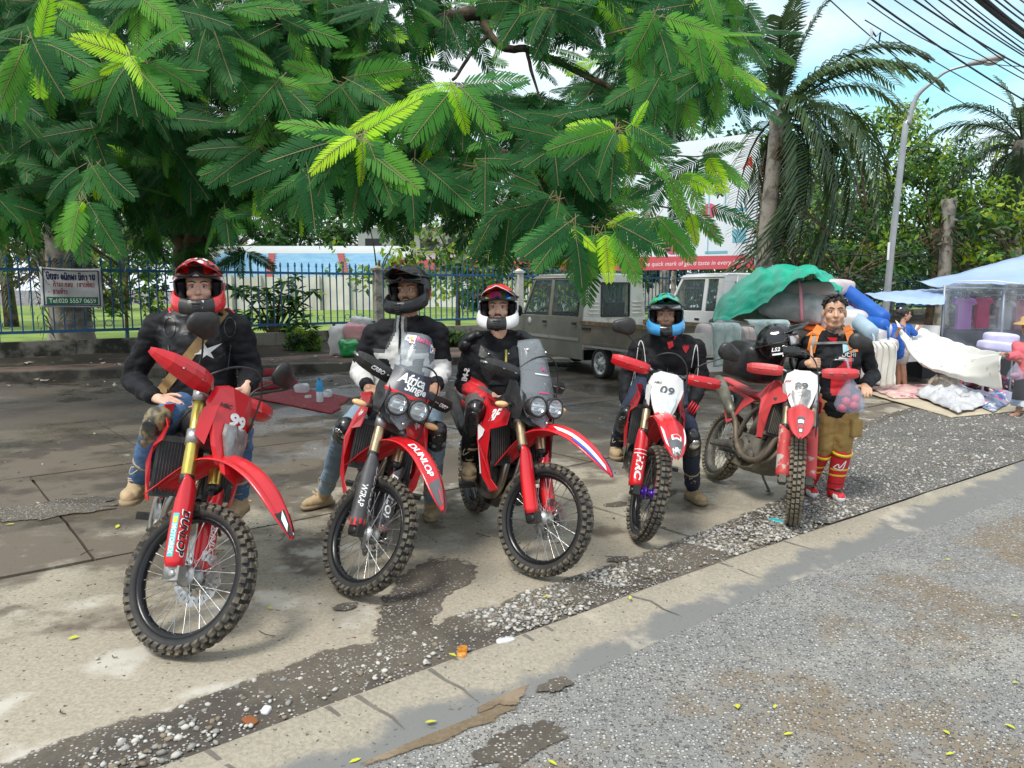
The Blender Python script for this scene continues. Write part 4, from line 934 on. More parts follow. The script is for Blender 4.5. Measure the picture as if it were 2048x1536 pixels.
# ---------------------------------------------------------------- vehicles and the bedding market
M_van=mat('grey_green_metallic',(.30,.295,.26),.36,metal=.35,col2=(.24,.235,.2),scale=3,mix=(.3,.7))
M_vanw=mat('dirty_white_paint',(.60,.59,.55),.5,col2=(.42,.36,.28),scale=4,mix=(.5,.75))
M_trw=mat('white_truck_paint',(.74,.75,.76),.35,col2=(.62,.62,.6),scale=2)
M_wgl=mat('car_glass',(.03,.035,.035),.03,trans=.0,coat=1);M_sglass=mat('see_through_glass',(.55,.62,.6),.02,trans=.92,ior=1.05)
M_wood=mat('weathered_plank',(.20,.13,.07),.85,col2=(.33,.25,.17),scale=9,bump=.3);M_bumper=mat('grey_bumper',(.06,.06,.06),.6)
M_under=mat('underbody',(.02,.02,.02),.9)
VH=Vector((-.44,.898,0)).normalized();VS=Vector((VH.y,-VH.x,0))  # forward; to its right
VROT=math.atan2(VH.y,VH.x)
def side_panel(mb,outline,y0,y1,m=None):
    """outline in (x forward, z) extruded from y0 to y1"""
    mb.prism([(x,y0,z)for x,z in outline],(0,y1-y0,0),m)
def wheel_car(root,x,y,r=.29,wd=.17,sd=1):
    t=MB();t.ring((x,y,r),(0,1,0),r*.78,[(0,-wd/2),(r*.19,-wd/2),(r*.22,-wd*.3),(r*.22,wd*.3),(r*.19,wd/2),(0,wd/2)],28);o=t.build('wheel',M_tyre,root)
    h=MB();h.lathe([(.01,.0),(r*.3,0),(r*.32,-.03),(r*.62,-.045),(r*.66,-.01),(r*.78,.0),(r*.78,-.08)],(x,y+sd*wd*.45,r),(0,sd,0),24);
    for k in range(8):
        a=k*math.pi/4;h.lathe([(.001,.002),(.022,0)],(x+math.cos(a)*r*.5,y+sd*(wd*.45-.028),r+math.sin(a)*r*.5),(0,sd,0),8,m=1,cap=False)
    h.build('rim',[M_silver,M_blk],o);return o
def make_cab(root,paint,L0,L1,hood,H,Wd,doors,back=True,belt=1.12,split=None,backpaint=None):
    """a forward-control cab: x from L1 (rear) to L0 (front); windows left open, glass set in them"""
    hw=Wd/2
    fx=L0
    for sd in(1,-1):
        y=sd*hw;ins=.10
        mb=MB();mb.smooth=False
        low=[(fx,.42),(fx+.02,.62),(fx-.10,.86),(fx-hood,belt),(L1,belt),(L1,.30),(fx-1.02,.30),(fx-1.05,.48),(fx-.98,.62),(fx-.83,.72),(fx-.66,.74),(fx-.48,.68),(fx-.36,.52),(fx-.32,.36),(fx-.02,.34)]
        side_panel(mb,low,y,y-sd*.05)
        # roof side and pillars, leaning inwards
        def up(x,z):return Vector((x,y-sd*ins*(z-belt)/(H-belt),z))
        def bar4(a,b_,c,d):P=[up(*a),up(*b_),up(*c),up(*d)];mb.prism(P,(0,-sd*.04,0))
        fr0,fr1=(fx-hood,belt),(fx-hood-.42,H-.08)
        bar4(fr0,(fr0[0]-.09,belt),(fr1[0]-.09,fr1[1]),fr1)
        bar4((L1+.0,belt),(L1+.0,H-.03),(L1+.16,H-.03),(L1+.16,belt))
        bar4((fr1[0]+.02,H-.10),(L1,H-.10),(L1,H),(fr1[0]-.05,H))
        if split:
            for s_ in split:bar4((s_-.06,belt),(s_-.06,H-.09),(s_+.06,H-.09),(s_+.06,belt))
        mb.build('side_panel',paint,root,bevel=.012)
        gl=MB();gl.smooth=False;gl.prism([up(fr0[0]-.06,belt),up(L1+.1,belt),up(L1+.1,H-.09),up(fr1[0]-.06,H-.09)],(0,-sd*.006,0));gl.v=[v-Vector((0,sd*.018,0))for v in gl.v];gl.build('side_window',M_sglass,root)
        for(a,b_)in doors:
            d=MB();d.smooth=False
            e=y+sd*.004
            side_panel(d,[(a,belt+.01),(b_,belt+.01),(b_,.36),(a if a<fx-1.1 else a,.36 if a<fx-1.1 else .80),]if a<fx-1.1 else[(a,belt-.02),(b_,belt+.01),(b_,.36),(fx-1.1,.36),(fx-1.02,.62),(fx-.8,.76)],e,e-sd*.01)
            do=d.build('door',paint,root,bevel=.006)
            s_=MB();s_.smooth=False;s_.box(((a+b_)/2 if a<fx-1.1 else(fx-.8+b_)/2,e+sd*.012,.70),(abs(a-b_)*.98 if a<fx-1.1 else(fx-.8-b_),.018,.055));s_.build('side_strip',mat('pale_strip',(.36,.36,.33),.4),do)
            hx=b_+.2
            h=MB();h.smooth=False;h.box((hx,e+sd*.002,.98),(.19,.01,.13));h.box((hx,e+sd*.012,1.01),(.15,.02,.05),m=1);h.box((hx,e+sd*.02,.95),(.15,.012,.03));h.build('handle',[paint,M_blk],do)
    mb=MB();mb.smooth=False
    fr0,fr1=(fx-hood,belt),(fx-hood-.42,H-.08)
    mb.add([(fx,-hw,.42),(fx,hw,.42),(fx+.02,hw,.62),(fx+.02,-hw,.62),(fx-.10,hw,.86),(fx-.10,-hw,.86),(fr0[0],hw,belt),(fr0[0],-hw,belt)],[(0,1,2,3),(3,2,4,5),(5,4,6,7)])
    mb.build('nose',paint,root)
    ws=MB();ws.add([(fr0[0],hw-.03,belt),(fr0[0],-hw+.03,belt),(fr1[0],-hw+ins+.02,fr1[1]),(fr1[0],hw-ins-.02,fr1[1])],[(0,1,2,3)]);ws.build('windscreen',M_sglass,root)
    rf=MB();K=8
    rf.grid(lambda u,v:Vector((fr1[0]+.04+(L1-.0-fr1[0]-.04)*u,(v-.5)*(Wd-2*ins+.04),H-.06+.085*(1-(2*v-1)**4)**.6*min(1,5*min(u+.02,1.02-u))**.4)),14,10,thick=.02)
    for k in(-1,1):rf.tube([(fr1[0]-.1,k*(hw-ins-.06),H+.015),(L1+.06,k*(hw-ins-.06),H+.015)],.018,6)
    rf.build('roof',backpaint or paint,root)
    if back:
        bk=MB();bk.smooth=False;bp=backpaint or paint;zb,zt,wy=belt+.02,H-.16,hw-.42
        bk.box((L1,0,(zb+.5)/2),(.05,Wd-.02,zb-.5));bk.box((L1,0,(zt+H)/2),(.05,Wd-2*ins,H-zt))
        for s_ in(1,-1):bk.prism([(L1-.025,s_*wy,zb),(L1-.025,s_*(hw-.01),zb),(L1-.025,s_*(hw-ins),zt),(L1-.025,s_*wy,zt)],(.05,0,0))
        for s_ in(1,-1):
            for k in range(4):bk.box((L1-.04,s_*(hw-.24),zb+.06+k*.075),(.02,.22,.035),(0,.3,0))
        for k in range(9):bk.box((L1-.035,-hw+.15+k*(Wd-.3)/8,belt-.22),(.02,.03,.38))
        b_=bk.build('back_panel',bp,root,bevel=.008)
        fr=MB();fr.smooth=False
        for(c,d)in(((L1-.03,0,zb),(.03,2*wy,.03)),((L1-.03,0,zt),(.03,2*wy,.03)),((L1-.03,wy,(zb+zt)/2),(.03,.03,zt-zb)),((L1-.03,-wy,(zb+zt)/2),(.03,.03,zt-zb))):fr.box(c,d)
        fr.build('window_seal',M_blk,root);gw=MB();gw.smooth=False;gw.box((L1,0,(zb+zt)/2),(.006,2*wy,zt-zb));gw.build('rear_window',M_sglass,root)
    st=MB()
    for s_ in(.32,-.32):st.box((L1+.75,s_,.72),(.45,.46,.5),m=0);st.box((L1+.52,s_,1.12),(.12,.44,.62),(0,-.12,0),m=0)
    st.box((fr0[0]-.1,0,belt-.05),(.35,Wd-.2,.2),m=0);st.ring((fr0[0]-.25,.32,belt+.05),(.5,0,.86),.17,[(.012,.012),(-.012,.012),(-.012,-.012),(.012,-.012)],20)
    st.build('interior',mat('dark_interior',(.03,.03,.032),.8),root)
    un=MB();un.smooth=False;un.box(((L0+L1)/2-.2,0,.42),(L0-L1-.8,Wd-.35,.3));un.build('underbody',M_under,root)
# the grey van: a crew cab with a drop-side bed
vp=gp(1100,725);vo=Vector((vp.x,vp.y,0))+VS*.02
van=empty('parked_van',vo-VH*1.9,(0,0,VROT));tag(van,'dusty grey-green crew cab mini truck with a drop side bed parked at the kerb','truck')
# local x: front axle at 1.9
make_cab(van,M_van,2.52,-.72,.62,1.98,1.5,[(1.85,.62),(.60,-.62)],True,1.14,[.61],M_vanw)
wheel_car(van,1.84,.66);wheel_car(van,1.84,-.66,sd=-1);wheel_car(van,-1.35,.66);wheel_car(van,-1.35,-.66,sd=-1)
for sd in(1,-1):
    mb=MB();mb.smooth=False;mb.box((-2.25,sd*.765,.80),(3.0,.04,.36));mb.box((-2.25,sd*.765,.98),(3.02,.06,.045));mb.box((-2.25,sd*.79,.66),(3.0,.03,.05));o=mb.build('bed_side',mat('dirty_bed_side',(.16,.15,.12),.55,col2=(.24,.2,.15),scale=4),van)
    pk=MB();pk.smooth=False;pk.box((-2.25,sd*.75,1.045),(3.04,.13,.07));pk.build('plank',M_wood,van)
    lt=MB();lt.smooth=False;lt.box((-.95,sd*.80,.93),(.3,.03,.045));lt.build('latch',M_blk,o);lt=MB();lt.smooth=False;lt.box((-3.6,sd*.80,.93),(.2,.03,.045));lt.build('latch',M_blk,o)
mb=MB();mb.smooth=False;mb.box((-2.25,0,.60),(3.0,1.5,.06));mb.box((-3.76,0,.80),(.04,1.5,.36));mb.box((-2.2,0,.42),(3.0,.7,.2));mb.build('bed_floor',M_vanw,van)
mb=MB();mb.smooth=False;mb.box((2.50,0,.42),(.12,1.52,.24));mb.build('bumper',M_blk,van,bevel=.03)
for sd in(1,-1):
    mb=MB();mb.ball((2.36,sd*.60,.82),(.10,.15,.17),12,8);mb.build('headlight',M_silver,van)
    mb=MB();mb.ball((1.72,sd*.93,1.22),(.05,.10,.13),10,8);mb.tube([(1.8,sd*.78,1.15),(1.75,sd*.9,1.2)],.02,6);mb.build('mirror',M_blk,van)
    mb=MB();mb.lathe([(.001,.004),(.085,.004),(.085,0)],(1.52,sd*.757,1.0),(0,sd,0),20,cap=False);mb.build('sticker',M_white,van)
    mb=MB();mb.smooth=False;mb.box((1.48,sd*.72,.28),(.02,.2,.32),(0,.15,0));mb.build('mud_flap',M_blk,van)
# the white truck behind it
to=px(1440,600,17.1);to=Vector((to.x,to.y,0))  # its cab's rear left corner
tr_=empty('parked_truck',to+VS*.82+VH*.0,(0,0,VROT));tag(tr_,'white light truck loaded with bedding bundles behind the grey van','truck')
make_cab(tr_,M_trw,2.45,0,.55,2.02,1.64,[(1.9,.55)],True,1.2,[.56],M_trw)
wheel_car(tr_,1.75,.72,.31);wheel_car(tr_,1.75,-.72,.31,sd=-1);wheel_car(tr_,-2.35,.72,.31);wheel_car(tr_,-2.35,-.72,.31,sd=-1)
mb=MB();mb.smooth=False;mb.box((-2.1,0,.74),(3.9,1.7,.1));mb.box((-2.1,.85,.86),(3.9,.05,.34));mb.box((-2.1,-.85,.86),(3.9,.05,.34));mb.box((-2.1,0,.5),(3.9,.7,.22));mb.build('bed',M_trw,tr_)
mb=MB()
for k in range(4):mb.tube([(-.12,-.45+k*.3,1.0),(-.12,-.45+k*.3,2.05)],.018,6)
for z in(1.05,2.02):mb.tube([(-.12,-.7,z),(-.12,.7,z)],.02,6)
mb.build('headache_rack',M_txtw,tr_)
mb=MB();mb.lathe([(.001,.004),(.10,.004),(.10,0)],(.25,.826,.93),(0,1,0),18,cap=False);mb.build('fuel_cap',M_blk,tr_)

# soft things ------------------------------------------------------------------------
def soft(name,c,size,m,rot=(0,0,0),seed=0,amp=.06,n=34,k=22,sq=.5,freq=3.0,parent=None,crease=.02):
    """a stuffed bag: squarish superellipsoid with folds"""
    mb=MB();V=[];F=[];Rm=Euler(rot).to_matrix();c=Vector(c)
    sp=lambda v,e:math.copysign(abs(v)**e,v)
    for i in range(k+1):
        ph=math.pi*(i/k-.5)
        for j in range(n):
            t=2*math.pi*j/n;q=Vector((sp(math.cos(ph),sq)*sp(math.cos(t),sq)*size[0]/2,sp(math.cos(ph),sq)*sp(math.sin(t),sq)*size[1]/2,sp(math.sin(ph),sq)*size[2]/2))
            w=fract_noise(q.x+seed*3.1,q.y+q.z*.9,freq,seed);r2=mnoise.ridged_multi_fractal(Vector((q.x*2.5+seed,q.y*2.5,q.z*4)),1,2,3,1,2)if crease else 0
            V.append(Rm@(q*(1+amp*w+1.7*crease*(r2-1.2)))+c)
    for i in range(k):
        for j in range(n):F.append((i*n+j,i*n+(j+1)%n,(i+1)*n+(j+1)%n,(i+1)*n+j))
    mb.add(V,F);return mb.build(name,m,parent)
M_bagw=mat('white_bedding',(.70,.68,.68),.6,col2=(.55,.53,.54),scale=3,bump=.25,bscale=9);M_bagp=mat('pinkish_bedding',(.62,.53,.52),.7,col2=(.52,.45,.46),scale=3,bump=.2,bscale=9)
M_bage=mat('cream_bedding',(.50,.43,.35),.75,col2=(.36,.30,.24),scale=5,bump=.3,bscale=12);M_plast=mat('clear_plastic_wrap',(.66,.66,.68),.18,col2=(.5,.5,.53),scale=5,bump=.5,bscale=14,coat=.4)
M_lav=mat('lavender_pillow',(.52,.50,.74),.5,col2=(.62,.6,.8),scale=4,bump=.2,bscale=8);M_tarp=mat('green_tarpaulin',(.005,.46,.30),.45,col2=(.008,.36,.23),scale=2.5,bump=.8,bscale=7)
M_tarpb=mat('blue_tarpaulin',(.30,.42,.66),.45,col2=(.4,.52,.74),scale=1.2,bump=.15,bscale=3);M_bol=mat('blue_bolster',(.01,.09,.42),.55,col2=(.015,.13,.5),scale=4,bump=.1);M_bolr=mat('red_bolster',(.42,.06,.10),.6);M_boll=mat('pale_blue_bolster',(.30,.42,.52),.6,col2=(.38,.5,.6),scale=4)
def bag(x,y,Y,size,m,label,seed,rot=(0,0,0),name='bundle',cat='bundle',grp='bedding bundles on the truck',**kw):
    o=soft(name,px(x,y,Y),size,m,rot,seed,**kw);tag(o,label,cat,grp);return o
bag(1525,628,15.9,(1.4,1.0,.36),M_bage,'cream cloth bundle at the lower left under the green tarpaulin',1,(0,.05,-1.1))
bag(1610,612,14.6,(1.6,1.2,.62),M_plast,'large plastic wrapped white bundle in the middle of the load',2,(0,.1,-1.0),crease=.05)
bag(1632,578,14.5,(1.25,1.0,.34),M_bagp,'pinkish bundle tied with a pink strap at the top of the load',3,(0,-.05,-.9))
bag(1700,645,13.8,(.8,1.0,.5),M_bagw,'white bundle at the right end of the load behind the head of the standing man',4,(0,.1,-.9))
bag(1655,640,14.2,(.7,.7,.36),M_bagw,'small white bundle above the orange cloth',5,(0,0,-.9))
bag(1560,655,14.9,(1.3,.9,.3),M_plast,'flat plastic bundle lying low on the truck bed',6,(0,.05,-1))
bag(1745,665,13.3,(.55,.6,.3),M_bagw,'folded white bedding pile under the bolsters',7,(.2,.1,-.8))
bag(1760,690,13.1,(.5,.55,.25),M_bagw,'lowest folded white bedding at the truck tail',8,(.1,.1,-.8))
mb=MB();c0,c1=px(1601,575,13.9),px(1604,640,13.75);mb.tube([px(1597,558,14.0),c0,c1],.035,6,flat=.3);tag(mb.build('strap',mat('pink_strap',(.75,.3,.38),.6)),'pink strap hanging over the pinkish bundle','strap')
def bolster(a,b_,r,m,label,ends=True):
    root=MB();n=18;d=b_-a;prof=[(r*.25,0),(r*.7,.015),(r*.95,.06)]+[(r*(1+.03*math.sin(i*2.1)),.06+(d.length-.12)*i/8)for i in range(9)]+[(r*.95,d.length-.05),(r*.7,d.length-.01),(r*.2,d.length)]
    root.lathe(prof,a,d,n);root.tube([b_-d.normalized()*.01,b_+d.normalized()*.06+Vector((0,0,-.03)),b_+d.normalized()*.08+Vector((0,0,-.2))],.02,6)
    o=root.build('bolster',m);tag(o,label,'bolster','bolsters on the truck tail')
bolster(px(1690,580,14.2),px(1772,640,13.2),.13,M_bol,'upper bright blue bolster sticking out over the truck tail')
bolster(px(1695,607,14.2),px(1750,628,13.5),.11,M_bolr,'red bolster between the two blue bolsters')
bolster(px(1690,630,14.2),px(1772,652,13.0),.115,M_bol,'lower bright blue bolster with a tied end')
bolster(px(1690,622,13.9),px(1745,668,12.8),.135,M_boll,'pale blue bolster leaning down beside the standing man')
# green tarpaulin over the load: an uneven draped sheet
TE=[[(1425,645,16.4),(1432,612,16.5),(1460,580,16.4),(1505,545,16.0),(1540,534,15.7),(1610,531,15.2),(1650,548,14.8),(1680,583,14.3)],
      [(1424,643,16.2),(1450,612,15.9),(1490,580,15.6),(1530,552,15.2),(1570,543,14.9),(1620,538,14.5),(1655,556,14.2),(1682,586,13.9)],
      [(1426,644,15.9),(1462,628,15.4),(1510,605,15.0),(1545,580,14.6),(1580,560,14.3),(1622,549,14.0),(1660,566,13.8),(1680,586,13.6)],
      [(1430,644,15.7),(1470,634,15.2),(1520,614,14.8),(1548,593,14.3),(1582,568,14.05),(1624,554,13.75),(1660,569,13.6),(1678,586,13.5)]]
def tarp(name,rows,m,nu=48,nv=20,amp=.05,seed=1,fr=2.2):
    G_=[catmull([px(*p)for p in r],8)for r in rows]
    def fn(u,v):
        col=[]
        for r in G_:
            x=u*(len(r)-1);i=min(int(x),len(r)-2);col.append(r[i].lerp(r[i+1],x-i))
        y=v*(len(col)-1);i=min(int(y),len(col)-2);p=col[i].lerp(col[i+1],y-i)
        return p+Vector((0,-1,.5))*(amp*fract_noise(p.x,p.z*1.6+p.y*.5,fr,seed))+Vector((0,-.4,1))*amp*.6*(abs(math.sin(u*23+4*v))-.5)
    mb=MB();mb.grid(fn,nu,nv,thick=.006);return mb.build(name,m)
TE=[[(x,y-(3 if i==1 else 0),Y-(.0 if i in(0,)else .35))for x,y,Y in r]for i,r in enumerate(TE)]
tag(tarp('tarpaulin',TE,M_tarp,60,26,.10,1,3.0),'bright green tarpaulin thrown over the bedding load','tarpaulin')
tag(tarp('cloth',[[(1572,642,14.6),(1600,645,14.3),(1640,650,13.9),(1665,655,13.6)],[(1580,645,14.3),(1606,656,14.0),(1640,662,13.6),(1662,668,13.3)],[(1590,650,14.2),(1618,664,13.9),(1645,668,13.5),(1660,676,13.2)]],mat('orange_cloth',(.62,.10,.015),.7),20,8,.02,3),'bright orange cloth corner spilling over the truck bed','cloth')
# cloths over the rear of the grey truck's bed
def drape(label,x0,x1,yt,yb,Y,m,seed,name='cloth',skew=0,grp=None,fold=.05,nf=3):
    a,b_=px(x0,yt,Y),px(x1,yt,Y-(x1-x0)/80*.8);h=(yb-yt)/FPX*Y
    def fn(u,v):
        p=a.lerp(b_,u);w=fold*math.sin(u*nf*6.28+seed)*(.3+v);back=max(0,.18-v)*2.2
        return p+VS*(-.02-w*.6)*-1+Vector((skew*v+.02*fract_noise(u*3,v*3,1,seed),-w*.7+back,-h*(max(0,v-.15)/.85)*(1+.08*math.sin(u*5+seed))+(.03 if v<.15 else 0)))
    mb=MB();mb.grid(fn,24,16,thick=.006);tag(mb.build(name,m),label,'cloth',grp)
M_clb=mat('pale_blue_print_cloth',(.42,.55,.57),.8,col2=(.56,.66,.66),scale=8,mix=(.42,.58));M_clp=mat('pale_pink_cloth',(.60,.50,.51),.8,col2=(.68,.6,.6),scale=6);M_clw=mat('white_floral_cloth',(.70,.69,.64),.75,col2=(.74,.73,.69),scale=3)
drape('pale blue patterned cloth hanging over the bed side of the grey truck',1425,1480,652,728,12.7,M_clb,1,fold=.03)
drape('pinkish cloth hanging beside the pale blue patterned cloth',1470,1506,660,712,12.3,M_clp,2,fold=.03,skew=.08)
bag(1414,670,12.9,(.42,.3,.36),M_bagp,'pinkish pillow wedged on the bed side left of the pale blue cloth',12,(.1,.2,0),name='pillow',cat='pillow',grp=None)
drape('heap of crumpled pale cloth on the plank of the bed',1500,1580,645,676,13.6,M_clb,4,fold=.08,nf=2)
drape('long white bedding hanging off the truck tail left of the woman in blue',1745,1795,690,768,12.6,M_clw,5,fold=.05,nf=4)
drape('striped pale sheet hanging at the tail behind the standing man',1690,1750,700,765,12.9,M_clp,6,fold=.05,nf=4)
# market stall: frame, translucent sheets, clothes inside ---------------------------------
M_film=bpy.data.materials.new('plastic_film');M_film.use_nodes=True;n_=M_film.node_tree;bs=n_.nodes['Principled BSDF'];bs.inputs['Base Color'].default_value=(.62,.68,.82,1);bs.inputs['Roughness'].default_value=.22
tpn=n_.nodes.new('ShaderNodeBsdfTransparent');tpn.inputs[0].default_value=(.86,.9,.97,1);mxs=n_.nodes.new('ShaderNodeMixShader');tcn=n_.nodes.new('ShaderNodeTexCoord');nzn=n_.nodes.new('ShaderNodeTexNoise');nzn.inputs['Scale'].default_value=1.6;nzn.inputs['Detail'].default_value=5
mpn=n_.nodes.new('ShaderNodeMapping');mpn.inputs['Rotation'].default_value=(0,.7,0);mpn.inputs['Scale'].default_value=(1,1,.35);rmp=n_.nodes.new('ShaderNodeMapRange');rmp.inputs[1].default_value=.35;rmp.inputs[2].default_value=.7;rmp.inputs[3].default_value=.08;rmp.inputs[4].default_value=.36
n_.links.new(tcn.outputs['Object'],mpn.inputs[0]);n_.links.new(mpn.outputs[0],nzn.inputs['Vector']);n_.links.new(nzn.outputs[0],rmp.inputs[0]);n_.links.new(rmp.outputs[0],mxs.inputs[0]);n_.links.new(tpn.outputs[0],mxs.inputs[1]);n_.links.new(bs.outputs[0],mxs.inputs[2]);n_.links.new(mxs.outputs[0],n_.nodes['Material Output'].inputs[0])
st=empty('market_stall',tuple(gp(1960,742)));tag(st,'market stall wrapped in cloudy plastic sheet under a blue tarpaulin roof','market stall');SI=Matrix.Translation(-gp(1960,742))
Ys=14.6
def sp_(x,y,Y=Ys):return px(x,y,Y)
def wr(p,k=.03,s=1):return p+Vector((0,-k*fract_noise(p.x*1.0+p.z*1.2,p.z*.5,2.2,s),k*.5*fract_noise(p.x,p.y,1.7,s+2)))
FRT=[(1884,704),(1886,650),(1890,585),(1902,562)]
def front(u,v):
    L_=[Vector((1884,715)),Vector((1884,670)),Vector((1886,610)),Vector((1894,572)),Vector((1912,562))];Rr=[Vector((2130,720)),Vector((2130,680)),Vector((2130,630)),Vector((2130,590)),Vector((2130,572))]
    x=v*4;i=min(int(x),3);a=L_[i].lerp(L_[i+1],x-i);b_=Rr[i].lerp(Rr[i+1],x-i);q=a.lerp(b_,u)
    Y=Ys-1.0*u-.25*math.sin(min(1,u*3)*1.57)+.18*max(0,v-.75)*4
    return wr(px(q.x,q.y,Y),.09)+Vector((0,-.06*math.sin((u*6+v*2.2)*3)*(1-v)*v*3,0))
mb=MB();mb.grid(front,60,26);mb.build('front_sheet',M_film,st,SI)
mb=MB();mb.grid(lambda u,v:wr(px(1884+6*v,715-130*v,Ys+3*u),.06),16,14);mb.build('side_sheet',M_film,st,SI)
ridge=[px(1912,562,Ys+.2),px(1990,545,Ys+.4),px(2060,525,Ys+.6),px(2150,500,Ys+.8)];RG_=catmull(ridge,6)
def roof(u,v):
    a=front(u,1.0);x=u*(len(RG_)-1);i=min(int(x),len(RG_)-2);r=RG_[i].lerp(RG_[i+1],x-i)+Vector((0,1.3,0));p=a.lerp(r,v)+Vector((0,0,-.10*math.sin(v*math.pi)*(1-.5*u)));return wr(p,.05,4)
mb=MB();mb.grid(roof,40,12,thick=.006);mb.build('roof_sheet',M_tarpb,st,SI)
mb=MB()
for x,Y in((1890,Ys),(1892,Ys+3),(2010,Ys-.4),(2120,Ys-.7)):p=px(x,570,Y);mb.tube([(p.x,Y,0),p],.025,6)
a,b_=px(1893,575,Ys),px(2130,578,Ys-.8);mb.tube([a,b_],.02,6);a,b_=px(1905,590,Ys+.9),px(2130,590,Ys+.5);mb.tube([a,b_],.015,6);mb.build('frame',M_galv,st,SI)
mb=MB();mb.tube([px(1915,563,Ys-.1),px(1990,562,Ys-.4),px(2040,568,Ys-.6)],.012,5);mb.build('rope',M_txtw,st,SI)
mb=MB();mb.smooth=False
mb.box((px(2000,690,Ys+.4).x,Ys+.5,.45),(3.4,1.0,.9));mb.build('table',mat('stall_table',(.05,.05,.055),.8),st,SI)
aw=[[(1728,588,15.8),(1790,583,16.2),(1850,580,16.5),(1897,578,16.8)],[(1735,590,14.9),(1790,592,14.8),(1850,596,14.7),(1892,592,14.6)],[(1760,600,14.2),(1810,607,14.1),(1850,610,14.1),(1888,610,14.1)]]
tag(tarp('awning',aw,M_tarpb,30,14,.03,6,1.2),'pale blue awning stretched from the stall towards the lamp post','awning')
def shirt(x,y,w,h,m,label,Y=Ys+.75,puff=False,dress=False):
    c=px(x,y,Y);s=Y/FPX;W_,H_=w*s,h*s;root=empty('hanging_shirt',c);tag(root,label,'shirt','clothes hanging in the stall');mb=MB()
    out=[(-.5,.32),(-.40,.46),(-.14,.5),(-.06,.45),(.06,.45),(.14,.5),(.40,.46),(.5,.32),(.36,.24),(.31,.28),(.36 if dress else .31,-.5),(-.36 if dress else-.31,-.5),(-.31,.28),(-.36,.24)]
    mb.prism([(a*W_,-.05-.02*math.cos(a*9),b_*H_)for a,b_ in out],(0,.10,0));mb.build('fabric',m,root,bevel=.02)
    hk=MB();hk.tube([(-.25*W_,0,.47*H_),(0,0,.53*H_),(.25*W_,0,.47*H_)],.008,5);hk.tube([(0,0,.53*H_),(0,0,.62*H_)],.006,5);hk.build('hanger',M_steel,root)
shirt(1928,627,46,64,mat('orchid_cloth',(.72,.28,.66),.8),'orchid pink shirt hanging at the left of the stall')
shirt(1965,625,38,62,mat('crimson_cloth',(.75,.02,.12),.8),'crimson dress hanging second from the left in the stall',dress=True)
shirt(2008,632,42,64,mat('beige_cloth',(.50,.46,.40),.8),'beige shirt hanging third from the left in the stall');shirt(2040,633,36,66,mat('brick_cloth',(.50,.14,.13),.8),'brick red shirt hanging at the right of the stall')
shirt(2070,630,36,66,mat('cream_cloth',(.6,.57,.52),.8),'cream shirt hanging at the right frame edge of the stall')
bag(2003,676,12.6,(.50,.34,.17),M_lav,'upper lavender pillow in a plastic bag beside the stall',21,(.05,.06,-.1),name='pillow',cat='pillow',grp='lavender pillows')
bag(1998,693,12.5,(.62,.38,.17),M_lav,'lower lavender pillow under the other one beside the stall',22,(.0,.12,-.1),name='pillow',cat='pillow',grp='lavender pillows')
mb=MB();mb.smooth=False;p=px(1998,703,12.5);mb.box((p.x,p.y,p.z-.035),(.85,.6,.04));
for dx in(-.38,.38):
    for dy in(-.25,.25):mb.box((p.x+dx,p.y+dy,(p.z-.05)/2),(.03,.03,p.z-.055))
tag(mb.build('display_table',M_galv),'small table carrying the two lavender pillows','table')
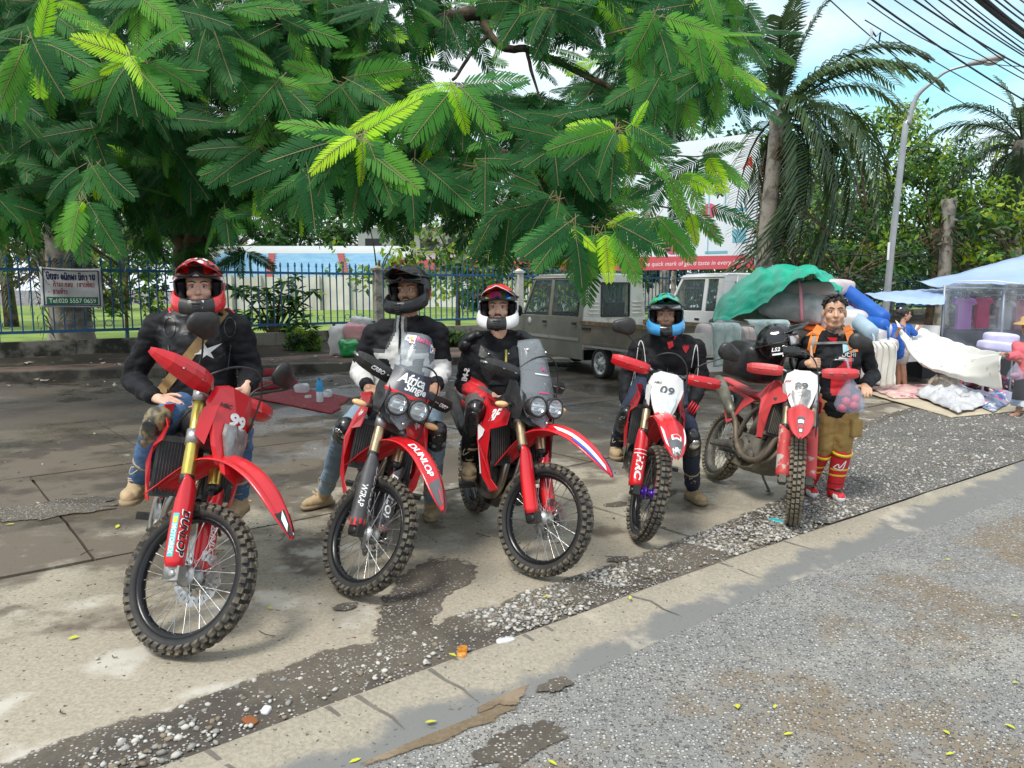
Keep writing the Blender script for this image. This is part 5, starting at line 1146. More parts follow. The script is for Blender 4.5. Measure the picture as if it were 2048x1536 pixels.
# bedding on the ground
def lying(name,pts,z,m,label,cat,seed,amp=.04,nu=30,nv=20,fr=3,grp=None,thick=.01):
    A=[gp(*p)for p in pts]
    def fn(u,v):
        p=A[0].lerp(A[1],u).lerp(A[3].lerp(A[2],u),v);e=min(1,6*min(u,1-u,v,1-v)+.15)
        return Vector((p.x+.05*fract_noise(u*4,v*4,1,seed),p.y+.05*fract_noise(u*4,v*4,1,seed+5),z+e*max(0,amp*(.7+fract_noise(p.x,p.y,fr,seed))+amp*.5*mnoise.ridged_multi_fractal(Vector((p.x*2.3+seed,p.y*2.3,0)),1,2,3,1,2))))
    mb=MB();mb.grid(fn,nu,nv,thick=thick);tag(mb.build(name,m),label,cat,grp)
def floral(name,base,cols,sc=9,w=.32):
    m=bpy.data.materials.new(name);m.use_nodes=True;t=m.node_tree;b=t.nodes['Principled BSDF'];b.inputs['Roughness'].default_value=.8;tc=t.nodes.new('ShaderNodeTexCoord');vo_=t.nodes.new('ShaderNodeTexVoronoi');vo_.inputs['Scale'].default_value=sc;no_=t.nodes.new('ShaderNodeTexNoise');no_.inputs['Scale'].default_value=sc*2.2
    ad=t.nodes.new('ShaderNodeMixRGB');ad.blend_type='ADD';ad.inputs[0].default_value=.12;t.links.new(tc.outputs['Object'],ad.inputs[1]);t.links.new(no_.outputs['Color'],ad.inputs[2]);t.links.new(tc.outputs['Object'],no_.inputs['Vector']);t.links.new(ad.outputs[0],vo_.inputs['Vector'])
    r1=t.nodes.new('ShaderNodeValToRGB');r1.color_ramp.interpolation='CONSTANT';sp=t.nodes.new('ShaderNodeSeparateColor');t.links.new(vo_.outputs['Color'],sp.inputs[0]);t.links.new(sp.outputs[0],r1.inputs[0])
    for k,c in enumerate(cols):
        e=r1.color_ramp.elements[0]if k==0 else r1.color_ramp.elements.new(k/len(cols));e.position=k/len(cols);e.color=(*c,1)
    mr=t.nodes.new('ShaderNodeMapRange');mr.inputs[1].default_value=w;mr.inputs[2].default_value=w+.08;mx_=t.nodes.new('ShaderNodeMix');mx_.data_type='RGBA';t.links.new(vo_.outputs['Distance'],mr.inputs[0]);t.links.new(mr.outputs[0],mx_.inputs[0]);t.links.new(r1.outputs[0],mx_.inputs[6]);mx_.inputs[7].default_value=(*base,1);t.links.new(mx_.outputs[2],b.inputs['Base Color']);return m
M_fl1=floral('pink_floral',(.60,.40,.36),[(.7,.06,.16),(.6,.3,.32),(.3,.05,.1),(.7,.55,.5)],9,.34);M_fl2=floral('dark_floral',(.10,.02,.03),[(.5,.05,.09),(.6,.5,.45),(.05,.09,.2),(.25,.03,.06)],12,.38);M_fl3=floral('blue_red_floral',(.25,.3,.4),[(.65,.04,.13),(.7,.7,.7),(.05,.1,.3),(.65,.1,.25)],10,.36)
M_fl4=floral('sprig_print',(.72,.71,.66),[(.3,.3,.32),(.72,.71,.66),(.55,.45,.45),(.72,.71,.66)],9,.16)
lying('ground_sheet',[(1720,785),(1985,800),(2075,822),(1900,838)],.018,mat('straw_mat',(.52,.44,.32),.8,col2=(.44,.37,.27),scale=6),'straw coloured ground sheet under the bedding on sale','sheet',3,.006,grp=None)
lying('blanket',[(1735,779),(1880,772),(1890,800),(1790,803)],.035,M_fl1,'pink floral blanket spread at the feet of the woman in blue','blanket',4,.03)
lying('blanket',[(1890,785),(1990,800),(2040,800),(1985,832)],.035,M_fl3,'blue and red floral blanket by the feet of the woman in the sarong','blanket',6,.07)
lying('quilt',[(1905,772),(1985,790),(2040,775),(1960,762)],.03,M_fl2,'dark red floral quilt pile under the held white sheet','quilt',7,.13)
lying('plastic_sheet',[(1825,795),(1905,790),(1985,815),(1920,836)],.05,M_plast,'crumpled clear plastic sheet lying in front of the blankets','plastic sheet',8,.10,fr=5)
lying('blanket',[(1858,778),(1915,772),(1918,792),(1870,796)],.05,M_bage,'crumpled cream blanket heaped behind the plastic sheet','blanket',9,.16,fr=4)
# the white sheet held between the two women
HS=[[(1790,640,13.1),(1815,672,12.9),(1850,700,12.6),(1900,716,12.1),(1950,716,11.4),(2004,706,10.5)],
      [(1796,660,13.0),(1815,695,12.7),(1850,722,12.4),(1900,735,11.8),(1950,735,11.2),(2000,722,10.4)],
      [(1806,680,12.9),(1822,712,12.6),(1858,735,12.2),(1905,748,11.6),(1955,755,11.0),(2000,745,10.4)],
      [(1812,700,12.8),(1840,728,12.5),(1875,745,12.1),(1920,760,11.5),(1965,772,10.9),(2005,782,10.35)]]
tag(tarp('bed_sheet',HS,M_fl4,50,18,.025,8,2.5),'white bed sheet with small sprigs held out between two women','sheet')
HB=[[(1832,650,13.9),(1870,668,13.4),(1930,690,12.6),(2000,706,10.8)],[(1828,665,13.6),(1865,690,13.2),(1925,706,12.4),(1998,712,10.8)],[(1822,690,13.3),(1855,712,12.9),(1910,722,12.1),(1990,720,10.9)]]
tag(tarp('bed_sheet',HB,M_clw,40,14,.03,9,2.5),'far fold of the white bed sheet by the woman in blue','sheet')
# ---------------------------------------------------------------- motorcycles
# local frame of a motorcycle: x forward, y to its left, z up; front axle at (0, 0, .35)
FD=Vector((-.454,0,.891));FA=Vector((-.028,0,.35));S0=Vector((-.075,0,.327))
def fk(t,y=0.0,fwd=0.0):return FA+FD*t+Vector((.891*fwd,y,.454*fwd))
def steer_M(a):return Matrix.Translation(S0)@Matrix.Rotation(a,4,FD)@Matrix.Translation(-S0)
CACHE={}
def part(key,name,fn,mats,parent,M=None,smooth=True):
    """mesh data is shared between motorcycles by key"""
    k=(key,name)+tuple(m.name for m in(mats if isinstance(mats,(list,tuple))else[mats]))
    if k not in CACHE:
        mb=MB();mb.smooth=smooth;fn(mb);CACHE[k]=mb.mesh(name,mats)
    return link(name,CACHE[k],parent,M)
def f_tyre(Ro,wd,nk):
    def fn(mb):
        rb=Ro-.070
        mb.ring((0,0,0),(0,1,0),rb,[(-.002,-wd*.32),(.022,-wd*.46),(.040,-wd*.44),(.053,-wd*.28),(.058,0),(.053,wd*.28),(.040,wd*.44),(.022,wd*.46),(-.002,wd*.32),(.004,0)],56,m=0)
        rr=random.Random(3)
        for k in range(nk):
            for row,(y,tilt,hh)in enumerate([(-wd*.44,-.75,.016),(-wd*.17,-.1,.014),(wd*.17,.1,.014),(wd*.44,.75,.016)]):
                a=2*math.pi*(k+(.5 if row in(1,2)else 0)+(.12 if row==2 else 0))/nk;L_=2*math.pi*Ro/nk*.56
                r0=Ro-.014 if row in(1,2)else Ro-.030
                er=Vector((math.cos(a),0,math.sin(a)));et=Vector((-math.sin(a),0,math.cos(a)));ey=Vector((0,1,0))
                up=(er*math.cos(tilt)+ey*math.sin(tilt));sd=up.cross(et);c=er*r0+ey*y;w2=wd*.13;l2=L_/2;h=hh*rr.uniform(.85,1.15)
                V=[c+et*(sx*l2)+sd*(sy*w2)+up*z for z in(-.012,h)for sx,sy in((-1,-1),(1,-1),(1,1),(-1,1))]
                mb.add(V,[(4,5,6,7),(0,1,5,4),(1,2,6,5),(2,3,7,6),(3,0,4,7)],1,False)
    return fn
def f_rim(Ro,wd):
    rb=Ro-.070
    def fn(mb):mb.ring((0,0,0),(0,1,0),rb,[(.004,-wd*.30),(.008,-wd*.33),(-.012,-wd*.33),(-.024,-wd*.10),(-.028,0),(-.024,wd*.10),(-.012,wd*.33),(.008,wd*.33),(.004,wd*.30),(-.006,0)],48)
    return fn
def f_spokes(Ro,wd):
    rb=Ro-.096
    def fn(mb):
        for k in range(36):
            a=2*math.pi*k/36;sgn=1 if k%2 else-1;b_=a+(.62 if(k//2)%2 else-.62)
            p=Vector((.042*math.cos(b_),sgn*.034,.042*math.sin(b_)));q=Vector((rb*math.cos(a),sgn*.004,rb*math.sin(a)))
            mb.tube([p,q],.0021,4,cap=False);mb.tube([q,q+(p-q).normalized()*.022],.0038,5,cap=False)
    return fn
def f_hub(mb):
    mb.lathe([(.010,-.075),(.020,-.072),(.022,-.05),(.028,-.046),(.050,-.036),(.052,-.028),(.030,-.022),(.026,0),(.030,.022),(.052,.028),(.050,.036),(.030,.046),(.022,.05),(.020,.072),(.010,.075)],(0,0,0),(0,1,0),20)
    for k in range(5):
        a=k*1.2566;mb.tube([(.03*math.cos(a),.045,.03*math.sin(a)),(.075*math.cos(a+.3),.058,.075*math.sin(a+.3))],.007,5)
def f_disc(r0,r1,y):
    def fn(mb):
        n=72;V=[];F=[]
        for k in range(n):
            t=2*math.pi*k/n;ro=r1+.005*math.sin(12*t)
            for yy in(y-.002,y+.002):
                for r in(r0-.003*math.sin(12*t),(r0+r1)/2-.008,(r0+r1)/2+.010,ro):V.append((r*math.cos(t),yy,r*math.sin(t)))
        for k in range(n):
            q=(k+1)%n;h=k%4==0
            for s_ in range(3):
                if s_==1 and k%3==0:continue
                F.append((k*8+s_,k*8+s_+1,q*8+s_+1,q*8+s_));F.append((k*8+4+s_,q*8+4+s_,q*8+5+s_,k*8+5+s_))
            F.append((k*8+3,k*8+7,q*8+7,q*8+3));F.append((k*8,q*8,q*8+4,k*8+4))
        mb.add(V,F,None,False)
        for k in range(5):
            a=k*1.2566+.3;mb.tube([(.06*math.cos(a),y,.06*math.sin(a)),(r0*math.cos(a+.25),y,r0*math.sin(a+.25))],.006,5)
    return fn
def make_wheel(root,name,c,Ro,wd,nk,M,S,dsc):
    W_=empty(name,(0,0,0),None,root);W_.matrix_local=M@Matrix.Translation(c)@Matrix.Rotation(random.uniform(0,6),4,'Y')
    part(('t',Ro,nk),'tyre',f_tyre(Ro,wd,nk),[M_tyre,S.get('tread',M_mudt)],W_)
    part(('r',Ro),'rim',f_rim(Ro,wd),S.get('rim',M_rim),W_);part(('s',Ro),'spokes',f_spokes(Ro,wd),S.get('spoke',M_steel),W_)['kind']='stuff'
    part('hub','hub',f_hub,S.get('hub',M_alu),W_);part(('d',dsc),'brake_disc',f_disc(*dsc),M_steel,W_);return W_
def arcsec(c,ax,side,r0,r1,a0,a1,n):
    return[c+side*(math.sin(a)*r0)+ax*(math.cos(a)*r1)for a in[a0+(a1-a0)*k/(n-1)for k in range(n)]]
FWD=Vector((.891,0,.454));YV=Vector((0,1,0))
def f_guard(sd):
    def fn(mb):
        secs=[]
        for t,hw,off in[(.015,1.45,.0),(.05,1.75,.0),(.15,1.8,.0),(.26,1.75,0),(.33,1.55,.05),(.385,1.05,.35),(.42,.5,.75),(.445,.12,1.0)]:
            c=fk(t,sd*.098);a=[(-hw+off*sd*.9)+(2*hw)*k/10 for k in range(11)]
            secs.append([c+YV*(math.sin(q)*.052)+FWD*(math.cos(q)*.053)for q in a])
        rings=[s+[p-(p-fk(t,sd*.098)).normalized()*.005 for p in reversed(s)]for s,t in zip(secs,(.015,.05,.15,.26,.33,.385,.42,.445))]
        mb.loft(rings)
    return fn
FEN=[(-.455,.615,.056,.045),(-.41,.685,.068,.060),(-.34,.785,.084,.062),(-.24,.885,.098,.050),(-.10,.930,.100,.046),(.05,.925,.100,.048),(.18,.885,.096,.048),(.28,.832,.078,.042),(.355,.778,.052,.026),(.40,.735,.014,.008)]
def fen_pt(u,v):
    st=[Vector(s)if False else s for s in FEN];x=u*(len(FEN)-1);i=min(int(x),len(FEN)-2);f=x-i
    def cm(k):
        a=FEN[max(i-1,0)][k];b_=FEN[i][k];c=FEN[i+1][k];d=FEN[min(i+2,len(FEN)-1)][k]
        return .5*(2*b_+(c-a)*f+(2*a-5*b_+4*c-d)*f*f+(3*b_-a-3*c+d)*f**3)
    X,Z,w,dr=cm(0),cm(1),max(.004,cm(2)),cm(3);q=(v-.5)*2
    ridge=.010*math.exp(-(q/.22)**2)*min(1,3*(1-u));zz=Z-dr*abs(q)**2.2+ridge-.012*math.exp(-((abs(q)-.62)/.15)**2)*(u>.1)
    return Vector((X,q*w,zz))
def f_fender(mb):mb.grid(fen_pt,44,16,thick=.005)
def fen_decal(mb,u0,u1,v0,v1,m,lift=.0022,nu=14,nv=4,skew=0):
    def fn(a,b_):
        u=u0+(u1-u0)*a+skew*b_;v=v0+(v1-v0)*b_;p=fen_pt(u,v);du=fen_pt(min(1,u+.01),v)-fen_pt(u-.01,v);dv=fen_pt(u,v+.01)-fen_pt(u,v-.01);n=du.cross(dv).normalized()
        if n.z<0:n=-n
        return p+n*lift
    o=MB();o.grid(fn,nu,nv);mb.add(o.v,o.f,m)
def fen_text(mb,key,u,v,hu,lv,m,flip=1,along=True):
    V,F=TXT[key];P=[];wd=V[:,0].max()-V[:,0].min()
    for a,b_ in V:
        if along:uu,vv=u+flip*a/wd*lv,v+flip*b_*hu
        else:uu,vv=u-b_*hu,v+a/wd*lv
        p=fen_pt(uu,vv);n=(fen_pt(min(1,uu+.01),vv)-fen_pt(uu-.01,vv)).cross(fen_pt(uu,vv+.01)-fen_pt(uu,vv-.01)).normalized();P.append(p+(n if n.z>0 else-n)*.0035)
    mb.add(P,F,m,False)
def guard_text(mb,sd,key,t0,t1,ang,size,m,up=True,lf=0):
    """letters running along the fork guard"""
    V,F=TXT[key];wd=V[:,0].max()-V[:,0].min();P=[]
    for a,b_ in V:
        t=(t0+t1)/2+(-a if up else a)/wd*(t1-t0);q=ang+(b_ if up else-b_)*size/.046*(1)
        c=fk(t,sd*.098);P.append(c+YV*(math.sin(q)*(.0535+lf))+FWD*(math.cos(q)*(.0545+lf)))
    mb.add(P,F,m,False)
def guard_patch(mb,sd,t0,t1,a0,a1,m,lift=.0012):
    def fn(u,v):c=fk(t0+(t1-t0)*u,sd*.098);q=a0+(a1-a0)*v;return c+YV*(math.sin(q)*(.052+lift))+FWD*(math.cos(q)*(.053+lift))
    o=MB();o.grid(fn,8,5);mb.add(o.v,o.f,m)
TLC,TUC=.645,.86
def plate(mb,outline,x0,x1,z0,z1,bulge,thick,m=None):
    """an outline in (y, z) on a surface leaning from x0 (at z0) to x1 (at z1), bulging forward in the middle"""
    P=[]
    def pt(y,z):return Vector((x0+(x1-x0)*(z-z0)/(z1-z0)-bulge*(y/.14)**2,y,z))
    n=len(outline);cen=(sum(p[0]for p in outline)/n,sum(p[1]for p in outline)/n)
    rings=[]
    for k in(1.0,.66,.33):rings.append([pt(cen[0]+(y-cen[0])*k,cen[1]+(z-cen[1])*k)for y,z in outline])
    V=[p-Vector((thick,0,0))for p in rings[0]]+rings[0]+rings[1]+rings[2]+[pt(*cen)];F=[]
    for r in range(3):
        for k in range(n):F.append((r*n+k,r*n+(k+1)%n,(r+1)*n+(k+1)%n,(r+1)*n+k))
    for k in range(n):F.append((3*n+k,3*n+(k+1)%n,4*n))
    F.append(tuple(range(n-1,-1,-1)));mb.add(V,F,m,False);return pt
def handguard(mb,sd,style):
    if style=='wrap':  # long pointed shell
        st_=[(.12,.03,.035,.02),(.17,.045,.05,.05),(.24,.05,.06,.09),(.32,.05,.055,.10),(.40,.038,.045,.085),(.455,.022,.028,.045),(.475,.008,.012,.02)]
    else:st_=[(.15,.030,.030,.03),(.18,.038,.042,.06),(.25,.042,.046,.075),(.34,.042,.046,.08),(.40,.036,.042,.075),(.43,.024,.03,.05)]
    def fn(u,v):
        x=u*(len(st_)-1);i=min(int(x),len(st_)-2);f=x-i;y,up,dn,fw=[st_[i][k]*(1-f)+st_[i+1][k]*f for k in range(4)]
        q=(v-.5)*2;return Vector((BARX(y)+fw*(1-.25*abs(q)**1.5)+.012,sd*y,BARZ(y)+(up if q>0 else dn)*q-.006))
    o=MB();o.grid(fn,9,4,thick=.006)
    if sd<0:o.f=[tuple(reversed(f))for f in o.f]
    mb.add(o.v,o.f,None,False)
    for u in(.3,.55):p=fn(u,.5)+Vector((.003,0,0));mb.box(p,(.008,.035,.006),(0,0,sd*-.3),m=1)
    return fn
def BARX(y):y=abs(y);return fk(.92).x+.045+(-.07*max(0,y-.14)/.26)
def BARZ(y):y=abs(y);return 1.145+.045*min(1,max(0,(y-.05)/.10))+.012*max(0,y-.14)/.26
def f_bar(mb):
    P=[Vector((BARX(y),y,BARZ(y)))for y in(-.40,-.3,-.2,-.15,-.10,-.06,0,.06,.10,.15,.2,.3,.40)];mb.tube(catmull(P,3),.0125,8,m=0)
    for sd in(1,-1):
        mb.tube([Vector((BARX(y),sd*y,BARZ(y)))for y in(.275,.39)],.017,10,m=1);mb.tube([Vector((BARX(y),sd*y,BARZ(y)))for y in(.262,.275)],.026,10,m=1)
        mb.tube([Vector((BARX(.23)+.03,sd*.22,BARZ(.23)-.005)),Vector((BARX(.3)+.055,sd*.30,BARZ(.3)-.005)),Vector((BARX(.38)+.05,sd*.39,BARZ(.38)))],.007,6,m=2)
        mb.box((BARX(.22)+.01,sd*.225,BARZ(.22)),(.045,.05,.04),m=1)
        mb.lathe([(.024,0),(.026,.03),(.022,.035)],(BARX(.2)+.035,sd*.195,BARZ(.2)),(0,0,1),10,m=1)
def f_clamps(mb):
    for t,h in((TLC,.035),(TUC,.03)):
        for sd in(1,-1):mb.lathe([(.037,-h),(.037,h)],fk(t,sd*.098),FD,16)
        c=fk(t,0,-.03);mb.box(c,(.06,.17,h*1.6),(0,-R(27),0))
    for sd in(1,-1):mb.lathe([(.029,.0),(.029,.014),(.012,.02)],fk(TUC+.035,sd*.098),FD,14);mb.box(fk(TUC+.05,sd*.045,-.01),(.04,.035,.07),(0,-R(27),0))
def f_axle(sd):
    def fn(mb):
        mb.lathe([(.034,-.035),(.036,.03),(.03,.04)],fk(0,sd*.098),FD,14);mb.box(Vector((-.004,sd*.096,.35)),(.075,.05,.066),(0,-R(27),0));mb.lathe([(.018,-.03),(.018,.032),(.012,.036)],(0,sd*.098,.35),(0,sd,0),12)
        mb.lathe([(.034,.0),(.036,.02),(.034,.024)],fk(.03,sd*.098),FD,14)
        if sd>0:mb.box(fk(.14,.085,-.055),(.06,.045,.13),(0,-R(27),0));mb.box(fk(.08,.085,-.04),(.05,.03,.06),(0,-R(27),0))
    return fn
def f_lowers(mb):
    for sd in(1,-1):mb.tube([fk(.03,sd*.098),fk(.48,sd*.098)],.0235,14,m=0);mb.lathe([(.033,-.015),(.034,.02),(.030,.024)],fk(.43,sd*.098),FD,16,m=1)
def f_tube(sd):
    def fn(mb):mb.lathe([(.031,.445),(.0315,.46),(.0315,TLC-.02),(.0295,TLC+.02),(.0295,TUC+.03)],FA+YV*(sd*.098),FD,20)
    return fn
def f_hoses(mb):
    mb.tube(catmull([(BARX(.2)+.03,-.19,BARZ(.2)),(BARX(0)+.10,-.12,BARZ(0)+.17),(BARX(0)+.14,-.0,BARZ(0)+.20),(BARX(0)+.15,.10,BARZ(0)+.10),(fk(.6).x+.08,.13,.98),(fk(.35).x+.05,.125,.62),(fk(.12).x+.02,.10,.46)],8),.0055,6)
    mb.tube(catmull([(BARX(.2)+.03,.2,BARZ(.2)),(BARX(0)+.03,.13,BARZ(0)+.05),(BARX(0)-.02,.03,BARZ(0)+.02),(BARX(0)-.03,-.09,BARZ(0)-.10),(-.5,-.06,.9)],8),.005,6)
    mb.tube(catmull([(BARX(.2)+.03,-.2,BARZ(.2)-.01),(BARX(0)+.03,-.15,BARZ(0)+.03),(BARX(0)-.02,-.06,BARZ(0)-.04),(-.5,.03,.92)],8),.005,6)
    mb.tube(catmull([(-.09,.11,.40),(fk(.25).x-.08,.135,.6),(fk(.5).x-.03,.15,.86)],6),.008,6)
# frame-fixed shapes
def f_frame(mb):
    hb=fk(.60,0,-.07);ht=fk(.84,0,-.07);mb.tube([fk(.58,0,-.065),fk(.86,0,-.065)],.034,12)
    for sd in(1,-1):
        mb.tube(catmull([hb,(-.50,sd*.05,.70),(-.52,sd*.10,.45),(-.62,sd*.10,.30),(-.95,sd*.10,.27),(-1.02,sd*.11,.40)],5),.017,8)
        mb.tube(catmull([ht,(-.60,sd*.09,.92),(-.88,sd*.13,.70),(-.99,sd*.13,.42)],5),.022,8);mb.tube(catmull([(-.72,sd*.10,.84),(-1.1,sd*.10,.80),(-1.55,sd*.09,.88)],5),.013,6);mb.tube([(-.98,sd*.11,.52),(-1.4,sd*.10,.82)],.012,6)
def f_engine(mb):
    mb.loft([[(x,y*w,z)for y,z in[(-.12,.30),(-.14,.42),(-.12,.54),(.12,.54),(.14,.42),(.12,.30)]]for x,w in[(-.56,.8),(-.60,1),(-.92,1),(-.98,.75)]])
    for k in range(8):c=Vector((-.66,0,.55)).lerp(Vector((-.575,0,.75)),k/7);mb.box(c,(.17 if k%2 else .145,.20 if k%2 else .165,.028),(0,-R(22),0))
    mb.box((-.555,0,.80),(.15,.17,.09),(0,-R(22),0))
    for sd in(1,-1):mb.lathe([(.10,0),(.098,.022),(.07,.035),(.065,.035),(.06,.028),(.001,.028)],(-.80,sd*.135,.42),(0,sd,0),24,cap=False);mb.lathe([(.06,0),(.055,.025),(.02,.03)],(-.635,sd*.13,.375),(0,sd,0),18)
    for k in range(8):
        a=k*.785;mb.lathe([(.008,0),(.008,.012)],(-.80+.105*math.cos(a),-.137,.42+.105*math.sin(a)),(0,-1,0),6)
    mb.lathe([(.03,0),(.032,.1)],(-.72,-.05,.62),(-1,0,.1),10)
def f_header(mb):
    mb.tube(catmull([(-.52,-.03,.735),(-.445,-.05,.70),(-.42,-.085,.58),(-.455,-.11,.44),(-.56,-.135,.36),(-.72,-.165,.36),(-.90,-.165,.45),(-1.05,-.155,.60),(-1.20,-.155,.70)],6),[.024]*9,12)
    mb.tube(catmull([(-.52,.03,.735),(-.445,.03,.69),(-.425,.0,.56),(-.455,-.05,.42),(-.56,-.10,.345)],6),.021,10)
def f_muffler(mb):mb.loft([[Vector((x,-.165,z))+Vector((-.35*.0,math.cos(a)*r*.85,math.sin(a)*r))for a in[k*math.pi/8 for k in range(16)]]for x,z,r in[(-1.14,.68,.03),(-1.18,.70,.058),(-1.25,.735,.068),(-1.6,.885,.068),(-1.66,.91,.058),(-1.70,.925,.03)]])
def f_skid(mb):
    secs=[]
    for x,z,w in[(-.46,.50,.09),(-.50,.36,.12),(-.58,.27,.13),(-.75,.235,.13),(-.95,.235,.12)]:secs.append([Vector((x,-w,z+.09)),Vector((x,-w,z+.02)),Vector((x-.0,-w*.7,z)),Vector((x,w*.7,z)),Vector((x,w,z+.02)),Vector((x,w,z+.09))])
    o=MB();secs2=[s+[p+Vector((-.004,0,.006))for p in reversed(s)]for s in secs];mb.smooth=False;mb.loft(secs2)
def f_radiator(sd):
    def fn(mb):
        mb.smooth=False;mb.box((-.435,sd*.125,.76),(.035,.13,.30),(0,-R(8),0),m=0)
        for k in range(8):mb.box((-.412,sd*(.075+k*.0145),.76),(.014,.0035,.27),(0,-R(8),0),m=1)
        for z in(.615,.90):mb.box((-.43,sd*.125,z),(.05,.14,.03),(0,-R(8),0),m=1)
    return fn
SHR={'slim':([(-.80,.97,.12),(-.62,1.05,.15),(-.48,1.06,.19),(-.30,.98,.15),(-.31,.91,.165),(-.42,.85,.21),(-.43,.68,.215),(-.44,.57,.19),(-.50,.56,.21),(-.53,.74,.235),(-.60,.86,.22),(-.80,.88,.15)]),
       'wide':([(-.82,.98,.12),(-.62,1.06,.17),(-.48,1.06,.215),(-.25,.98,.125),(-.25,.90,.145),(-.385,.85,.215),(-.39,.66,.23),(-.385,.52,.20),(-.345,.46,.16),(-.40,.43,.19),(-.47,.54,.245),(-.50,.76,.265),(-.58,.89,.24),(-.82,.88,.15)])}
def f_shroud(kind,sd):
    O_=SHR[kind]
    def fn(mb):
        n=len(O_);A=[Vector((x,sd*y,z))for x,z,y in O_];B2=[p-Vector((0,sd*.006,0))for p in A];c=sum(A,Vector())/n+Vector((0,sd*.004,.02))
        mb.add(A+B2,[tuple(range(n))]+[tuple(range(2*n-1,n-1,-1))]+[(k,(k+1)%n,(k+1)%n+n,k+n)for k in range(n)],None,False)
    return fn
def shr_text(mb,kind,sd,key,c,size,m,ang=0,maxw=None):
    O_=SHR[kind];pts=[(x,z,y)for x,z,y in O_]
    bm_=MB();f_shroud(kind,sd)(bm_);b=bvh_of(bm_);xd=Vector((math.cos(ang)*(sd),0,math.sin(ang)*sd))if sd>0 else Vector((math.cos(ang),0,math.sin(ang)))
    X=Vector((-sd*math.cos(ang),0,math.sin(ang)));X=Vector((-math.cos(ang)if sd>0 else math.cos(ang),0,math.sin(ang)));put_text(mb,key,Vector((c[0],sd*.22,c[1])),X,(0,0,1),size,m,maxw,b,.002)
def f_tank(mb):
    secs=[]
    for x,z1,z0,w in[(-.47,1.02,.93,.06),(-.52,1.05,.88,.10),(-.62,1.055,.86,.125),(-.74,1.01,.84,.12),(-.82,.96,.84,.11)]:secs.append([Vector((x,w*math.cos(a)*(1 if math.sin(a)<0 else .9),(z0+z1)/2+(z1-z0)/2*math.copysign(abs(math.sin(a))**.7,math.sin(a))))for a in[k*math.pi/8 for k in range(16)]])
    mb.loft(secs)
def f_seat(mb):
    secs=[]
    for x,z1,z0,w in[(-.66,1.00,.92,.07),(-.74,.985,.88,.085),(-.90,.935,.85,.115),(-1.05,.915,.83,.125),(-1.25,.925,.84,.115),(-1.45,.945,.87,.095),(-1.52,.945,.90,.06)]:secs.append([Vector((x,w*math.copysign(abs(math.cos(a))**.7,math.cos(a)),(z0+z1)/2+(z1-z0)/2*math.copysign(abs(math.sin(a))**.7,math.sin(a))))for a in[k*math.pi/8 for k in range(16)]])
    mb.loft(secs)
def f_rfender(mb):
    def fn(u,v):
        x=-1.28-.66*u;z=.93+.05*u-.05*max(0,u-.75)*2;w=.10-.02*u-.03*max(0,u-.8);q=(v-.5)*2;return Vector((x,q*w,z-.035*q*q))
    mb.grid(fn,12,8,thick=.005)
def f_sidep(sd):
    O_=[(-.86,.84,.14),(-1.00,.86,.145),(-1.42,.90,.14),(-1.50,.86,.135),(-1.40,.70,.15),(-1.22,.56,.16),(-1.12,.60,.165),(-1.0,.74,.155)]
    def fn(mb):
        A=[Vector((x,sd*y,z))for x,z,y in O_];n=len(A);B2=[p-Vector((0,sd*.006,0))for p in A];mb.add(A+B2,[tuple(range(n)),tuple(range(2*n-1,n-1,-1))]+[(k,(k+1)%n,(k+1)%n+n,k+n)for k in range(n)],0,False)
        A=[Vector((x,sd*(y+.003),z))for x,z,y in[(-1.06,.83,.148),(-1.40,.865,.142),(-1.33,.70,.152),(-1.22,.60,.16),(-1.14,.63,.164)]];mb.add(A,[tuple(range(5))],1,False)
    return fn
def f_swing(mb):
    for sd in(1,-1):mb.loft([[Vector((x,sd*(y+a),z+b_))for a,b_ in((-.014,-h),(.014,-h),(.014,h),(-.014,h))]for x,y,z,h in[(-.97,.085,.41,.045),(-1.15,.095,.39,.04),(-1.40,.105,.345,.03),(-1.50,.105,.33,.025)]]);mb.lathe([(.016,-.02),(.016,.02)],(-1.44,sd*.12,.33),(0,sd,0),10)
    mb.box((-1.06,0,.41),(.09,.18,.05));mb.tube([(-1.02,0,.42),(-.92,0,.78)],.035,10)
def f_peg(sd):
    def fn(mb):mb.box((-.93,sd*.205,.345),(.055,.12,.03));mb.tube([(-.95,sd*.11,.36),(-.93,sd*.16,.345)],.012,6);mb.tube(catmull([(-.90,sd*.15,.36),(-.76,sd*.175,.35),(-.70,sd*.185,.335)],3),.009,6)
    return fn
def f_chain(mb):
    mb.smooth=False;mb.box((-1.2,.075,.425),(.5,.012,.014),(0,.02,0));mb.box((-1.2,.075,.30),(.5,.012,.014),(0,-.10,0));mb.lathe([(.10,0),(.10,.006)],(-1.44,.07,.33),(0,1,0),28)
def f_mirror(sd,h=.17,out=.10,big=1.0):
    def fn(mb):
        b_=Vector((BARX(.21),sd*.215,BARZ(.21)+.01));t=b_+Vector((.03,sd*out,h));mb.tube(catmull([b_,b_+Vector((.005,sd*.01,h*.45)),t],4),.005,6)
        c=t+Vector((0,sd*.03,.045));Rm=Euler((sd*-.25,0,0)).to_matrix();secs=[]
        for x,k in[(.022,.35),(.016,.8),(.004,1.0),(-.012,.98),(-.015,.9)]:secs.append([c+Rm@Vector((x,math.copysign(abs(math.cos(a))**.75,math.cos(a))*.075*k*big,math.copysign(abs(math.sin(a))**.75,math.sin(a))*.05*k*big*(1.15 if math.cos(a)*sd<0 else .9)))for a in[q*math.pi/9 for q in range(18)]])
        mb.loft(secs)
    return fn
